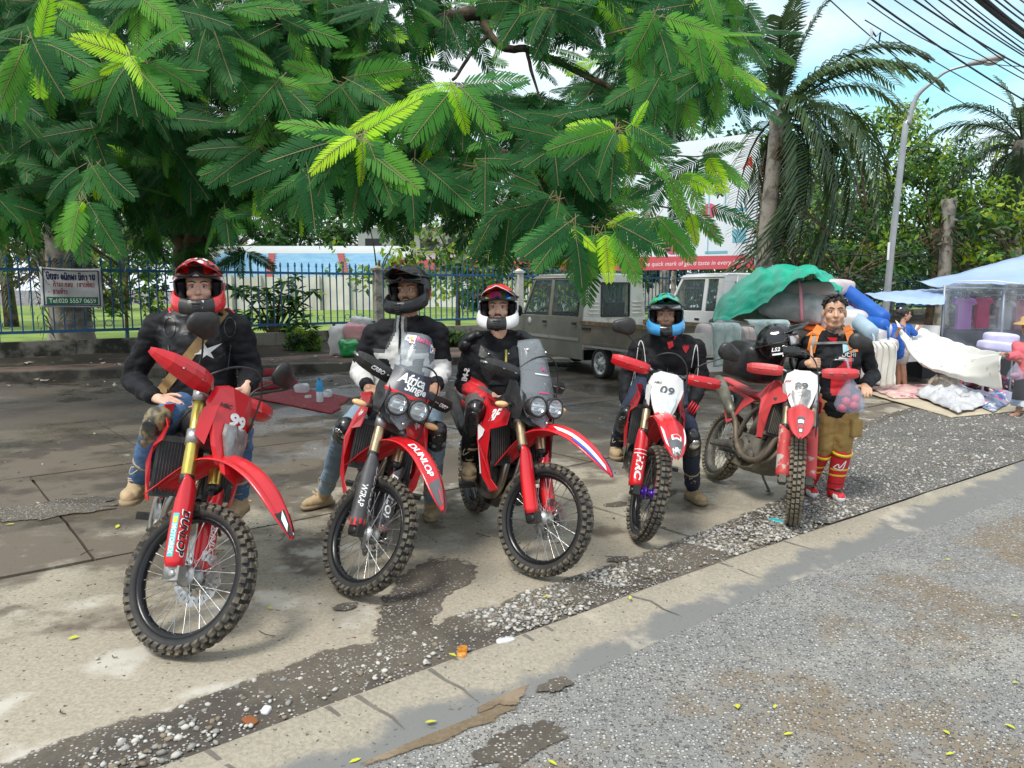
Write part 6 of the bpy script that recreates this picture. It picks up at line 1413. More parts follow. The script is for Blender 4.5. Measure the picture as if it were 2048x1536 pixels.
def fit(root,loc,psi,phi,delta,scale=1.0):
    MS=steer_M(delta);fr=[Vector((.352*math.cos(a),y,.35+.352*math.sin(a)))for a in[k*math.pi/36 for k in range(72)]for y in(-.03,0,.03)];fr=[MS@p for p in fr]
    re=[Vector((-1.44+.335*math.cos(a),y,.33+.335*math.sin(a)))for a in[k*math.pi/36 for k in range(72)]for y in(-.045,0,.045)];pitch=0;z=0
    for _ in range(12):
        M=Matrix.Translation((0,0,z))@Matrix.Rotation(psi,4,'Z')@Matrix.Rotation(phi,4,'X')@Matrix.Rotation(pitch,4,'Y')@Matrix.Scale(scale,4)
        zf=min((M@p).z for p in fr);zr=min((M@p).z for p in re);z-=zf;pitch+=(zf-zr)/1.44
        pitch=max(-.3,min(.3,pitch))
    lowest=min((M@p for p in fr),key=lambda p:p.z);root.matrix_world=Matrix.Translation((loc.x-lowest.x,loc.y-lowest.y,.003))@M;return root.matrix_world.copy()
def make_bike(loc,psi,phi,delta,S,label):
    root=empty('motorcycle');MW=fit(root,loc,psi,phi,delta,S.get('scale',1));tag(root,label,'motorcycle','red off-road motorcycles standing in a row');MS=steer_M(delta);I=Matrix.Identity(4)
    red=S.get('red',M_red);dk=S.get('metal',M_dalu)
    make_wheel(root,'front_wheel',Vector((0,0,.35)),.35,.085,46,MS,S,(.085,.128,.058));make_wheel(root,'rear_wheel',Vector((-1.44,0,.33)),.33,.118,42,I,S,(.075,.11,.07))
    for sd in(1,-1):
        part(('ft',sd),'fork_tube',f_tube(sd),S.get('gold',M_gold2),root,MS);part(('ax',sd),'axle_clamp',f_axle(sd),S.get('axle',M_blk),root,MS)
        def g(mb,sd=sd):
            f_guard(sd)(mb)
            if 'guard' in S:S['guard'](mb,sd)
        part(('fg',sd,S['id']),'fork_guard',g,[S.get('gcol',red),M_txtw,M_txtk,M_teal,M_red,M_yel],root,MS)
    part('lo','fork_lower',f_lowers,[M_chrome,M_blk],root,MS);part('cl','triple_clamp',f_clamps,S.get('clamp',M_alu),root,MS)
    def fe(mb):
        f_fender(mb)
        if 'fender' in S:S['fender'](mb)
    part(('fe',S['id']),'front_fender',fe,[red,M_blk,M_txtw,M_blue,M_grey,M_redd,M_txtk],root,MS)
    part('hb','handlebar',f_bar,[S.get('bar',M_dalu),M_blk,M_alu],root,MS);part('ho','control_cable',f_hoses,M_blk,root,MS)
    S['mask'](root,steer_M(delta*.5)@Matrix.Translation((.0,0,S.get('mz',.03)))if S.get('signals')else MS@Matrix.Translation((S.get('mx',.0)-.21,0,1.01))@Matrix.Scale(S.get('ms',1),4)@Matrix.Translation((.21,0,-1.0)))
    for sd in(1,-1):
        if S.get('hg'):
            def h(mb,sd=sd):
                fn=handguard(mb,sd,S['hg'])
                mb.mi=1;mb.tube([Vector((BARX(.42)+.0,sd*.415,BARZ(.4))),Vector((BARX(.42)+.06,sd*.43,BARZ(.4)-.005)),Vector((BARX(.25)+.055,sd*.22,BARZ(.25)-.012)),Vector((BARX(.15)+.02,sd*.15,BARZ(.15)-.01))],.009,6);mb.mi=0
                if 'hgtext' in S:
                    o=MB();handguard(o,sd,S['hg']);put_text(mb,S['hgtext'],Vector((BARX(.3)+.14,sd*.30,BARZ(.3)-.012)),(0,1,0),(0,0,1),.026,2,None,bvh_of(o),.003)
            part(('hg',sd,S['id']),'handguard',h,[S.get('hgcol',red),S.get('hgbar',M_alu),M_txtw],root,MS)
    for sd in S.get('mirrors',()):part(('mi',sd,S.get('mbig',1)),'mirror',f_mirror(sd,S.get('mh',.17),S.get('mo',.10),S.get('mbig',1)),M_blk,root,MS)
    part('fr','frame',f_frame,S.get('frame',M_blk),root);part('en','engine',f_engine,S.get('eng',M_dalu),root);part('hd','exhaust_pipe',f_header,S.get('pipe',M_pipe),root);part('mu','exhaust_muffler',f_muffler,S.get('muf',M_dalu),root)
    part('sk','skid_plate',f_skid,S.get('skid',M_blk),root);part('tk','fuel_tank',f_tank,S.get('tank',M_blk),root);part('se','seat',f_seat,S.get('seat',M_blk),root);part('rf','rear_fender',f_rfender,red,root);part('sw','swingarm',f_swing,S.get('swing',M_alu),root);part('ch','chain',f_chain,M_dalu,root)
    kind=S.get('shroud','slim')
    for sd in(1,-1):
        part(('pg',sd),'footrest',f_peg(sd),dk,root)
        part(('ra',sd),'radiator',f_radiator(sd),[M_blk,S.get('fin',M_dalu)],root)
        def s_(mb,sd=sd):
            f_shroud(kind,sd)(mb)
            if 'shtext' in S:S['shtext'](mb,kind,sd)
        part(('sh',sd,S['id']),'radiator_shroud',s_,[S.get('shcol',red),M_txtw,M_blk,M_grey],root)
        def q(mb,sd=sd):
            f_sidep(sd)(mb)
            if 'sidenum' in S:
                X=Vector((-1,0,.12))if sd>0 else Vector((.45,0,.9));put_text(mb,S['sidenum'],Vector((-1.25,sd*.165,.745)),X,(0,0,1)if sd>0 else(-.9,0,.45),.12,2,.2,None,.003)
        part(('sp',sd,S['id']),'side_panel',q,[red,S.get('spcol',M_blk),M_txtw],root)
    if S.get('signals'):
        for sd in(1,-1):
            x,z=-.26,.96
            def sg(mb,sd=sd):mb.tube([(x-.04,sd*.10,z),(x,sd*.19,z)],.012,8,m=1);mb.ball((x+.005,sd*.235,z),(.028,.05,.02),10,6,m=0);mb.ball((x-.008,sd*.235,z),(.028,.048,.021),10,6,m=1)
            part(('sg',sd),'turn_signal',sg,[M_orange,M_blk],root,steer_M(delta*.5)@Matrix.Translation((-.03,0,.05)))
    if S.get('stand'):
        def sd_(mb):mb.tube(S['stand'],.011,8);mb.box(S['stand'][-1],(.07,.05,.01))
        part(('st',S['id']),'side_stand',sd_,S.get('standm',M_mudm),root)
    return root,MW
# masks ----------------------------------------------------------------------------------
MK=[(-.115,1.155),(-.06,1.185),(.06,1.185),(.115,1.155),(.135,1.08),(.115,1.02),(.085,.93),(.055,.87),(-.055,.87),(-.085,.93),(-.115,1.02),(-.135,1.08)]
LN=[(-.070,1.035),(-.03,1.045),(0,1.035),(.03,1.045),(.070,1.035),(.072,.99),(.045,.92),(.025,.885),(-.025,.885),(-.045,.92),(-.072,.99)]
def mask_plate(S,num,face,lensm,extra=None,numm=None,hrc=True):
    def fn(root,MS):
        x0,x1=-.175,-.315
        def body(mb):
            plate(mb,MK,x0,x1,.87,1.19,.055,.03,0)
            # side wings that reach back to the fork
            for sd in(1,-1):mb.add([Vector((-.285,sd*.125,1.09)),Vector((-.33,sd*.145,1.06)),Vector((-.335,sd*.14,1.02)),Vector((-.32,sd*.125,.94)),Vector((-.27,sd*.10,.92)),Vector((-.275,sd*.115,1.01))],[(0,1,2,3,4,5)if sd<0 else(5,4,3,2,1,0)],0,False)
        o=MB();body(o);b=bvh_of(o);X=Vector((0,1,0));Yd=Vector((x1-x0,0,.32))
        part(('mk',S['id']),'number_plate',lambda mb:(body(mb),put_text(mb,num,(-.15,0,1.112),X*1.5,Yd,.062,1,None,b,.004,1.35)if num else None,put_text(mb,'HRC',(-.15,-.075,1.165),X,Yd,.02,2,None,b,.003)if hrc else None,extra(mb,b,X,Yd)if extra else None),[face,numm or M_txtk,M_txtk,M_red,M_grey],root,MS)
        def lens(mb):pt=plate(mb,LN,x0+.022,x1+.022,.87,1.19,.05,.02,0);mb.ball((-.225,0,.975),(.02,.05,.04),12,8,m=1);mb.ball((-.185,0,.905),(.02,.025,.022),10,6,m=1)
        part(('ln',S['id']),'headlight',lens,[lensm,M_chrome],root,MS)
        def vis(mb):plate(mb,[(-.075,.89),(-.06,.85),(0,.83),(.06,.85),(.075,.89),(.05,.905),(0,.895),(-.05,.905)],x0+.05,x1+.05,.87,1.19,.06,.03,0);
        part(('vs',S['id']),'mask_chin',vis,M_red if S.get('red',M_red)is M_red else M_redd,root,MS)
        if S.get('pad'):
            def pd(mb):mb.box((BARX(0)+.035,0,1.15),(.05,.24,.05));put_text(mb,'RENTHAL',(BARX(0)+.061,0,1.15),X,(0,0,1),.034,1,.2)
            part(('pd',S['id']),'bar_pad',pd,[M_blk,S['pad']],root,MS)
    return fn
M_lensw=mat('headlight_lens',(.62,.72,.72),.06,col2=(.85,.92,.92),scale=30,metal=.3,coat=1);M_lensd=mat('dusty_lens',(.16,.16,.155),.25,col2=(.3,.3,.29),scale=25,metal=.3,coat=.4)
M_screen=bpy.data.materials.new('windscreen_plastic');M_screen.use_nodes=True;n_=M_screen.node_tree;b_=n_.nodes['Principled BSDF'];b_.inputs['Base Color'].default_value=(.75,.8,.85,1);b_.inputs['Roughness'].default_value=.08
tp_=n_.nodes.new('ShaderNodeBsdfTransparent');tp_.inputs[0].default_value=(.90,.92,.94,1);mx_=n_.nodes.new('ShaderNodeMixShader');mx_.inputs[0].default_value=.13;n_.links.new(tp_.outputs[0],mx_.inputs[1]);n_.links.new(b_.outputs[0],mx_.inputs[2]);n_.links.new(mx_.outputs[0],n_.nodes['Material Output'].inputs[0])
def rally(S,title,deco):
    def scr(u,v):  # tall clear screen
        z=.86+.56*v;w=np.interp(v,[0,.18,.36,.5,.7,.92,1],[.06,.115,.14,.125,.118,.108,.085]);x=-.115-.10*v-.12*v*v;q=(u-.5)*2;return Vector((x-.085*q*q*(.7+.5*v),q*w,z-(.03*q*q if v>.9 else 0)+(.035*abs(q)if v<.1 else 0)))
    def fn(root,MS):
        for sd in(1,-1):
            c=Vector((-.135,sd*.068,1.0))
            def hl(mb,c=c,sd=sd):
                ax=Vector((1,sd*.06,.16)).normalized();mb.lathe([(.056,-.07),(.067,-.02),(.069,.012),(.060,.018),(.056,.012)],c,ax,26,m=1,cap=False);mb.lathe([(.056,.010),(.050,-.004),(.030,-.016),(.02,-.012),(.001,-.012)],c,ax,26,m=0,cap=False)
                for k in(-1,0,1):mb.box(c+ax*.0+Vector((0,0,k*.026)),(.012,.09-.03*abs(k),.006),(0,-.16,0),m=2)
                mb.lathe([(.058,.012),(.045,.020),(.02,.026),(.001,.027)],c,ax,24,m=3,cap=False)
            part(('rh',sd),'headlight',hl,[M_chrome,M_blk,M_steel,M_screen],root,MS)
        def fair(mb):
            plate(mb,[(-.11,1.06),(-.02,1.03),(.02,1.03),(.11,1.06),(.15,1.0),(.11,.90),(.05,.865),(-.05,.865),(-.11,.90),(-.15,1.0)],-.20,-.27,.87,1.1,.03,.05,0)
            for sd in(1,-1):mb.add([Vector((-.20,sd*.12,1.06)),Vector((-.36,sd*.15,1.16)),Vector((-.40,sd*.15,1.02)),Vector((-.30,sd*.15,.90)),Vector((-.22,sd*.13,.90))],[(0,1,2,3,4)if sd<0 else(4,3,2,1,0)],0,False)
            mb.box((-.33,0,1.13),(.05,.16,.14),(0,-.3,0),m=0);mb.lathe([(.008,0),(.008,.02)],(-.115,0,.905),(1,0,0),10,m=1)
        part(('fa',S['id']),'headlight_fairing',fair,[M_blk,M_chrome],root,MS)
        def ws(mb):mb.grid(scr,18,28,thick=.004)
        o=part(('ws',S['id']),'windscreen',ws,M_screen,root,MS)
        def dec(mb):
            o2=MB();o2.grid(scr,18,28);b=bvh_of(o2);deco(mb,b,scr)
            for sd in(1,-1):p=scr(.5+sd*.34,.86);mb.ball(p+Vector((.004,0,0)),.009,10,6,m=4)
        part(('wd',S['id']),'screen_print',dec,[M_txtw,M_red,M_blue,mat('smoked_print',(.05,.055,.075),.25),M_chrome,M_yel,mat('pale_sticker',(.7,.68,.74),.4),mat('sticker_red',(.65,.05,.2),.4)],root,MS)
    return fn
def screen_patch(mb,scr,u0,u1,v0,v1,m,lift=.003,nu=8,nv=4):
    o=MB();o.grid(lambda u,v:scr(u0+(u1-u0)*u,v0+(v1-v0)*v)+Vector((lift,0,0)),nu,nv);mb.add(o.v,o.f,m)
# 1: number 99, golden forks -----------------------------------------------------------
S1=dict(id=1,gold=M_gold,axle=M_alu,hg='wrap',hgbar=M_alu,mirrors=(1,-1),mbig=1.25,skid=mat('pale_skid',(.42,.40,.34),.5,metal=.3,col2=(.3,.28,.24),scale=12),eng=M_alu,scale=1.02,mx=.055,ms=1.16)
def g1(mb,sd):
    if sd<0:guard_text(mb,sd,'DUNLOP',.06,.28,-.42,.036,1);guard_text(mb,sd,'DUNLOP',.065,.275,-.42,.028,2,True,.0012);guard_patch(mb,sd,.06,.26,-1.5,-.98,3);guard_text(mb,sd,'MOTOREX',.07,.21,-1.24,.017,1,True,.001);guard_patch(mb,sd,.215,.245,-1.4,-1.08,5,.002)
    else:guard_text(mb,sd,'DUNLOP',.07,.26,-.2,.028,1)
S1['guard']=g1
def fe1(mb):fen_decal(mb,.80,.985,.62,.96,1);fen_decal(mb,.80,.985,.04,.38,1);fen_decal(mb,.84,.93,.70,.80,2,.0035,skew=.04);fen_decal(mb,.84,.93,.20,.30,2,.0035,skew=-.04);fen_decal(mb,.955,.98,.45,.75,2,.0035)
S1['fender']=fe1
S1['mask']=mask_plate(S1,'99',M_red,M_lensd,None,M_txtw)
# 2: rally screen with lettering ---------------------------------------------------------
S2=dict(id=2,scale=.98,mz=.10,gcol=mat('black_print_guard',(.05,.05,.055),.4,col2=(.09,.09,.095),scale=9),hg='short',hgcol=M_blk,hgtext='CRBO',hgbar=M_alu,shroud='wide',signals=True,bar=M_dalu)
def g2(mb,sd):guard_text(mb,sd,'DUNLOP',.09,.37,.45*-sd,.034,1);guard_text(mb,sd,'WAI',.12,.25,-.75*-sd,.03,1);guard_patch(mb,sd,.012,.055,-1.5,1.5,4)
S2['guard']=g2
def fe2(mb):fen_text(mb,'DUNLOP',.60,.76,.15,.24,2,1);fen_text(mb,'DUNLOP',.60,.24,.15,.24,2,1);fen_decal(mb,.76,.95,.55,.95,4,skew=.02);fen_decal(mb,.76,.95,.05,.45,4,skew=-.02);fen_decal(mb,.80,.9,.62,.68,5,.0035,skew=.06);fen_decal(mb,.83,.94,.76,.82,5,.0035,skew=.05);fen_decal(mb,.8,.92,.30,.36,5,.0035,skew=.03)
S2['fender']=fe2
def d2(mb,b,scr):
    screen_patch(mb,scr,.0,1,.37,.60,3);X,Yv=Vector((0,1,0)),Vector((-.32,0,1));put_text(mb,'Africa',scr(.46,.535)+Vector((.02,0,0)),X,Yv,.062,0,.17,b,.006);put_text(mb,'Single',scr(.60,.44)+Vector((.02,0,0)),X,Yv,.062,0,.17,b,.006)
    screen_patch(mb,scr,-.02,1.02,.33,.37,1,.004)
    for u0,u1,v0,v1 in((.04,.26,.87,.97),(.74,.96,.84,.94)):screen_patch(mb,scr,u0,u1,v0,v1,6,.004);screen_patch(mb,scr,u0+.03,u1-.12,v0+.02,v1-.03,2,.006);screen_patch(mb,scr,u0+.08,u1-.07,v0+.03,v1-.02,5,.007);screen_patch(mb,scr,u0+.12,u1-.02,v0+.01,v1-.05,7,.006)
    put_text(mb,'RedBull',scr(.5,.945)+Vector((.02,0,0)),X,Yv,.028,7,.09,b,.007)
S2['mask']=rally(S2,None,d2)
def st2(mb,kind,sd):shr_text(mb,kind,sd,'Single',(-.42,.95),.05,1,.2,.16)
S2['shtext']=st2
# 3: rally screen, plain red ---------------------------------------------------------------
S3=dict(id=3,scale=.96,hg='short',hgcol=M_blk,shroud='wide',signals=True,skid=M_blk)
def fe3(mb):fen_decal(mb,.50,.92,.70,.80,2,.003,skew=.05);fen_decal(mb,.55,.97,.80,.93,3,.003,skew=.04);fen_decal(mb,.78,.985,.52,.72,3,.003);fen_decal(mb,.5,.92,.2,.28,2,.003,skew=-.04);fen_decal(mb,.6,.97,.07,.2,3,.003)
S3['fender']=fe3
def d3(mb,b,scr):screen_patch(mb,scr,.36,.64,.40,.415,7,.004);screen_patch(mb,scr,.28,.72,.60,.615,6,.004);put_text(mb,'A',scr(.5,.68)+Vector((.02,0,0)),(0,1,0),(-.3,0,1),.03,7,None,b,.006)
S3['mask']=rally(S3,None,d3)
def st3(mb,kind,sd):
    shr_text(mb,kind,sd,'CRF',(-.40,.945),.075,1,.25,.16);y=lambda q:Vector((q[0],sd*(q[2]+.003),q[1]))
    mb.add([y(p)for p in[(-.555,.865,.245),(-.43,.84,.232),(-.445,.80,.240),(-.485,.76,.258),(-.455,.54,.240),(-.47,.54,.245),(-.50,.76,.265)]],[tuple(range(6))],1,False)
S3['shtext']=st3
# 4: number 09, purple hub -------------------------------------------------------------------
S4=dict(id=4,scale=.94,hub=M_purple,spoke=M_dalu,hg='short',mirrors=(1,-1),mbig=1.2,mh=.20,mo=.17,pad=M_txtw,clamp=M_blk,bar=M_alu,skid=M_blk,hgbar=M_steel,axle=M_blk)
def g4(mb,sd):guard_text(mb,sd,'HRC',.06,.25,-.15*-sd,.045,1);guard_patch(mb,sd,.255,.262,-1.2,1.2,1);guard_patch(mb,sd,.285,.29,-1.2,1.2,1)
S4['guard']=g4
def fe4(mb):fen_decal(mb,.76,.975,.18,.82,4,.003);fen_decal(mb,.74,.79,.30,.70,2,.0042);fen_decal(mb,.745,.775,.36,.64,0,.005);fen_text(mb,'HRC',.90,.5,.055,.55,2,1,False);fen_decal(mb,.62,.80,.06,.12,2,.003,skew=.05);fen_decal(mb,.62,.80,.88,.94,2,.003,skew=-.05)
S4['fender']=fe4
S4['mask']=mask_plate(S4,'09',M_white,M_lensw,None,M_grey)
def st4(mb,kind,sd):pass
# 5: number 89, muddy, on its stand ----------------------------------------------------------
S5=dict(id=5,scale=.93,red=M_redd,hg='short',hgcol=M_redd,mirrors=(1,),mbig=1.2,mo=.26,mh=.10,pad=M_yel,seat=M_redd,eng=M_mudm,skid=mat('muddy_skid',(.17,.15,.10),.75,col2=(.10,.09,.065),scale=10,bump=.3),swing=M_mudm,pipe=mat('rusty_pipe',(.16,.12,.09),.6,metal=.5,col2=(.24,.2,.15),scale=10),muf=mat('muddy_muffler',(.26,.25,.2),.5,metal=.6,col2=(.16,.15,.12),scale=8),tread=M_mud,gcol=mat('scuffed_guard',(.45,.40,.36),.6,col2=(.5,.05,.05),scale=9,mix=(.45,.5)),frame=M_mudm,sidenum='89',rim=M_mudm,axle=M_mudm,gold=mat('dirty_bronze',(.36,.29,.2),.45,metal=.6,col2=(.22,.18,.13),scale=14),fin=M_mudm,stand=[(-.93,.11,.33),(-.90,.20,.19),(-.88,.285,.092)],bar=M_alu)
def fe5(mb):fen_decal(mb,.72,.93,.35,.65,4,.003);fen_decal(mb,.76,.80,.38,.62,2,.0042);fen_decal(mb,.82,.86,.38,.62,5,.0042);fen_decal(mb,.88,.92,.42,.58,2,.0042)
S5['fender']=fe5
S5['mask']=mask_plate(S5,'89',M_white,M_lensd,lambda mb,b,X,Yd:put_text(mb,'FOX',(-.15,-.10,1.16),X,Yd,.018,3,None,b,.003),M_grey,False)
BK=[]
for q in[(gp(348,1314),R(-70),R(-11),R(50),S1,'red trail motorcycle numbered 99 with golden forks, nearest the left edge'),
          (gp(706,1194),R(-89),R(-12),R(48),S2,'red rally motorcycle with lettered windscreen and black fork guards'),
          (gp(1072,1152),R(-72),R(-2),R(35),S3,'red rally motorcycle with tall clear windscreen and a blue striped front fender'),
          (gp(1280,1083),R(-100),R(-8),R(14),S4,'red enduro motorcycle with white plate 09 and purple front hub'),
          (gp(1592,1051),R(-82),R(-17),R(-31),S5,'muddy red enduro motorcycle numbered 89 leaning on its side stand')]:
    BK.append(make_bike(*q))
# ---------------------------------------------------------------- people
M_skin=mat('light_skin',(.60,.34,.24),.5,col2=(.66,.40,.29),scale=14,bump=.05,bscale=180);M_skind=mat('brown_skin',(.30,.155,.09),.5,col2=(.36,.19,.115),scale=14);M_skinb=mat('tan_skin',(.43,.23,.145),.5,col2=(.49,.27,.175),scale=14)
M_lip=mat('lips',(.36,.12,.10),.45);M_eyew=mat('eye_white',(.42,.39,.37),.3);M_iris=mat('iris',(.03,.018,.01),.1);M_hair=mat('black_hair',(.012,.010,.010),.5,col2=(.03,.026,.024),scale=40,bump=.5,bscale=120);M_teeth=mat('teeth',(.7,.68,.62),.3)
M_jblk=mat('black_textile',(.006,.006,.008),.7,col2=(.013,.013,.016),scale=10,bump=.25,bscale=40,spec=.22);M_leath=mat('black_leather',(.009,.009,.011),.42,col2=(.018,.018,.02),scale=8,bump=.2,bscale=25,spec=.35);M_jwht=mat('white_textile',(.62,.61,.59),.75,col2=(.50,.49,.47),scale=7,bump=.25,bscale=30);M_jgry=mat('grey_textile',(.07,.07,.075),.75)
M_jean=mat('blue_denim',(.035,.085,.19),.85,col2=(.07,.14,.27),scale=7,bump=.2,bscale=60);M_jeanl=mat('pale_denim',(.16,.24,.32),.85,col2=(.23,.31,.39),scale=7,bump=.2,bscale=60);M_navyt=mat('navy_trousers',(.012,.018,.045),.8,col2=(.02,.03,.06),scale=7);M_gtr=mat('grey_trousers',(.075,.068,.066),.8,col2=(.10,.09,.088),scale=7);M_ktr=mat('mustard_cargo_cloth',(.27,.165,.045),.85,col2=(.36,.235,.08),scale=6,bump=.3,bscale=25)
M_boot=mat('sand_suede',(.45,.33,.19),.85,col2=(.36,.26,.15),scale=9,bump=.2,bscale=60);M_sole=mat('tan_sole',(.30,.22,.13),.8);M_lace=mat('lace',(.50,.40,.26),.8);M_guardk=mat('knee_guard_plastic',(.012,.012,.013),.3,coat=.3);M_camo=mat('muddy_camo_guard',(.05,.045,.035),.6,col2=(.24,.185,.09),scale=16,mix=(.42,.58),bump=.2)
M_strap=mat('brown_strap',(.26,.155,.06),.7,col2=(.2,.12,.05),scale=20);M_redc=mat('red_textile',(.58,.012,.02),.6,col2=(.5,.02,.03),scale=8);M_orgs=mat('orange_strap',(.72,.19,.025),.6)
def capsule(mb,p0,p1,r0,r1,n=12,flat=None):
    p0,p1=Vector(p0),Vector(p1);d=p1-p0
    if d.length<1e-5:d=Vector((0,0,1e-4))
    a,b_,d_=frame_of(d);V=[];F=[];prof=[]
    for k in range(5):t=math.pi/2*(1-k/4);prof.append((p0-d_*r0*math.sin(t),r0*math.cos(t)))
    for k in range(5):t=math.pi/2*(k/4);prof.append((p1+d_*r1*math.sin(t),r1*math.cos(t)))
    for c,r in prof:
        for k in range(n):t=2*math.pi*k/n;V.append(c+(a*math.cos(t)+b_*math.sin(t))*max(r,.0006))
    K=len(prof)
    for i in range(K-1):
        for k in range(n):F.append((i*n+k,i*n+(k+1)%n,(i+1)*n+(k+1)%n,(i+1)*n+k))
    F.append(tuple(range(n-1,-1,-1)));F.append(tuple(range((K-1)*n,K*n)));mb.add(V,F)
def chain(mb,pts,rs):
    for i in range(len(pts)-1):capsule(mb,pts[i],pts[i+1],rs[i],rs[i+1])
def vox(name,mb,voxel,mats,parent,matfn=None,smooth=3,disp=0.0,dfreq=9,seed=0,ridged=True,sub=None):
    me0=mb.mesh('tmp',[]);o=bpy.data.objects.new('tmp',me0);COL.objects.link(o);m=o.modifiers.new('r','REMESH');m.mode='VOXEL';m.voxel_size=voxel
    if smooth:s_=o.modifiers.new('s','SMOOTH');s_.factor=.5;s_.iterations=smooth
    dg=bpy.context.evaluated_depsgraph_get();me=bpy.data.meshes.new_from_object(o.evaluated_get(dg));bpy.data.objects.remove(o);bpy.data.meshes.remove(me0);me.name=name
    if disp:
        n=len(me.vertices);co=np.empty(n*3,np.float32);me.vertices.foreach_get('co',co);co=co.reshape(-1,3);nr=np.empty(n*3,np.float32);me.vertices.foreach_get('normal',nr);nr=nr.reshape(-1,3)
        dv=np.array([(1.1-mnoise.ridged_multi_fractal(Vector((p[0]*dfreq+seed,p[1]*dfreq,p[2]*dfreq*1.7)),1,2,2,1,2))+.7*mnoise.noise(Vector((p[0]*dfreq*.6,p[1]*dfreq*.6+seed,p[2]*dfreq*.8)))for p in co.tolist()],np.float32)
        co+=nr*dv[:,None]*disp;me.vertices.foreach_set('co',co.ravel())
    for x in(mats if isinstance(mats,(list,tuple))else[mats]):me.materials.append(x)
    mi=np.zeros(len(me.polygons),np.int32)
    if matfn:mi=np.array([matfn(Vector(p.center),Vector(p.normal))for p in me.polygons],np.int32)
    me.polygons.foreach_set('material_index',mi);me.polygons.foreach_set('use_smooth',np.ones(len(me.polygons),bool));me.update()
    b_=BVHTree.FromPolygons([tuple(v.co)for v in me.vertices],[tuple(p.vertices)for p in me.polygons])
    o=link(name,me,parent,Matrix.Translation(-parent.location)if parent is not None else None);return o,b_
def hand(mb,w,d,back,thumb,curl=.35,spread=.10,sc=1.0,thumb_up=False,fist=False):
    """w wrist, d along the fingers, back = direction the back of the hand faces, thumb = +1/-1 side of the thumb along d x back"""
    d=Vector(d).normalized();n=Vector(back);n=(n-d*n.dot(d)).normalized();s=d.cross(n)*thumb
    capsule(mb,w-d*.02,w+d*.03*sc,.027*sc,.028*sc)
    for k in(-1,-.33,.33,1):capsule(mb,w+d*.02*sc+s*(.018*k*sc),w+d*.085*sc+s*(.030*k*sc),.017*sc,.0125*sc)
    for k,l in((1,.072),(.33,.082),(-.33,.076),(-1,.060)):
        p=w+d*.085*sc+s*(.031*k*sc);dirv=(d+s*spread*k).normalized();segs=[l*.48,l*.30,l*.24];c=curl if not fist else 1.45
        for i,sg in enumerate(segs):
            a=c*(1.0 if i==0 else .9);dirv=(dirv*math.cos(a)-n*math.sin(a)).normalized()if True else dirv;n2=n
            q=p+dirv*sg*sc;capsule(mb,p,q,(.0100-.0008*i)*sc,(.0094-.0010*i)*sc,8);p=q
            n=(n*math.cos(a)+d*0).normalized()if False else n
            n=(n-dirv*n.dot(dirv)).normalized()
        n=Vector(back);n=(n-d*n.dot(d)).normalized()
    b0=w+d*.025*sc+s*.028*sc
    if thumb_up:td=[s,s,s];base=b0+d*.02*sc
    else:td=[(s*.8+d*.6).normalized(),(s*.35+d*.95).normalized(),(d*1-n*.2).normalized()];base=b0
    for i,l in enumerate((.040,.034,.027)):q=base+td[i]*l*sc;capsule(mb,base,q,(.0135-.0014*i)*sc,(.012-.0014*i)*sc,8);base=q
def head_parts(mb,Hm,sc=1.0,ears=True):
    T=lambda x,y,z:Hm@Vector((x*sc,y*sc,z*sc));Rm=Hm.to_3x3()
    def el(c,r):mb.ball(T(*c),tuple(q*sc for q in r),16,10,rot=Rm)
    el((-.012,0,.035),(.096,.077,.092));el((.018,0,-.030),(.070,.064,.080));capsule(mb,T(.045,-.018,-.088),T(.045,.018,-.088),.026*sc,.026*sc);capsule(mb,T(.0,-.048,-.062),T(.045,-.020,-.088),.026*sc,.022*sc);capsule(mb,T(.0,.048,-.062),T(.045,.020,-.088),.026*sc,.022*sc)
    capsule(mb,T(.078,0,.012),T(.100,0,-.024),.010*sc,.0145*sc);
    for s_ in(1,-1):capsule(mb,T(.088,s_*.010,-.026),T(.082,s_*.015,-.025),.0095*sc,.008*sc);capsule(mb,T(.068,s_*.014,.030),T(.060,s_*.050,.028),.010*sc,.010*sc);el((.046,s_*.036,-.026),(.034,.030,.030))
    capsule(mb,T(.078,-.020,-.054),T(.084,0,-.051),.0075*sc,.0085*sc);capsule(mb,T(.078,.020,-.054),T(.084,0,-.051),.0075*sc,.0085*sc);capsule(mb,T(.076,-.016,-.067),T(.076,.016,-.067),.0085*sc,.0085*sc)
    if ears:
        for s_ in(1,-1):el((-.010,s_*.080,-.005),(.020,.009,.032))
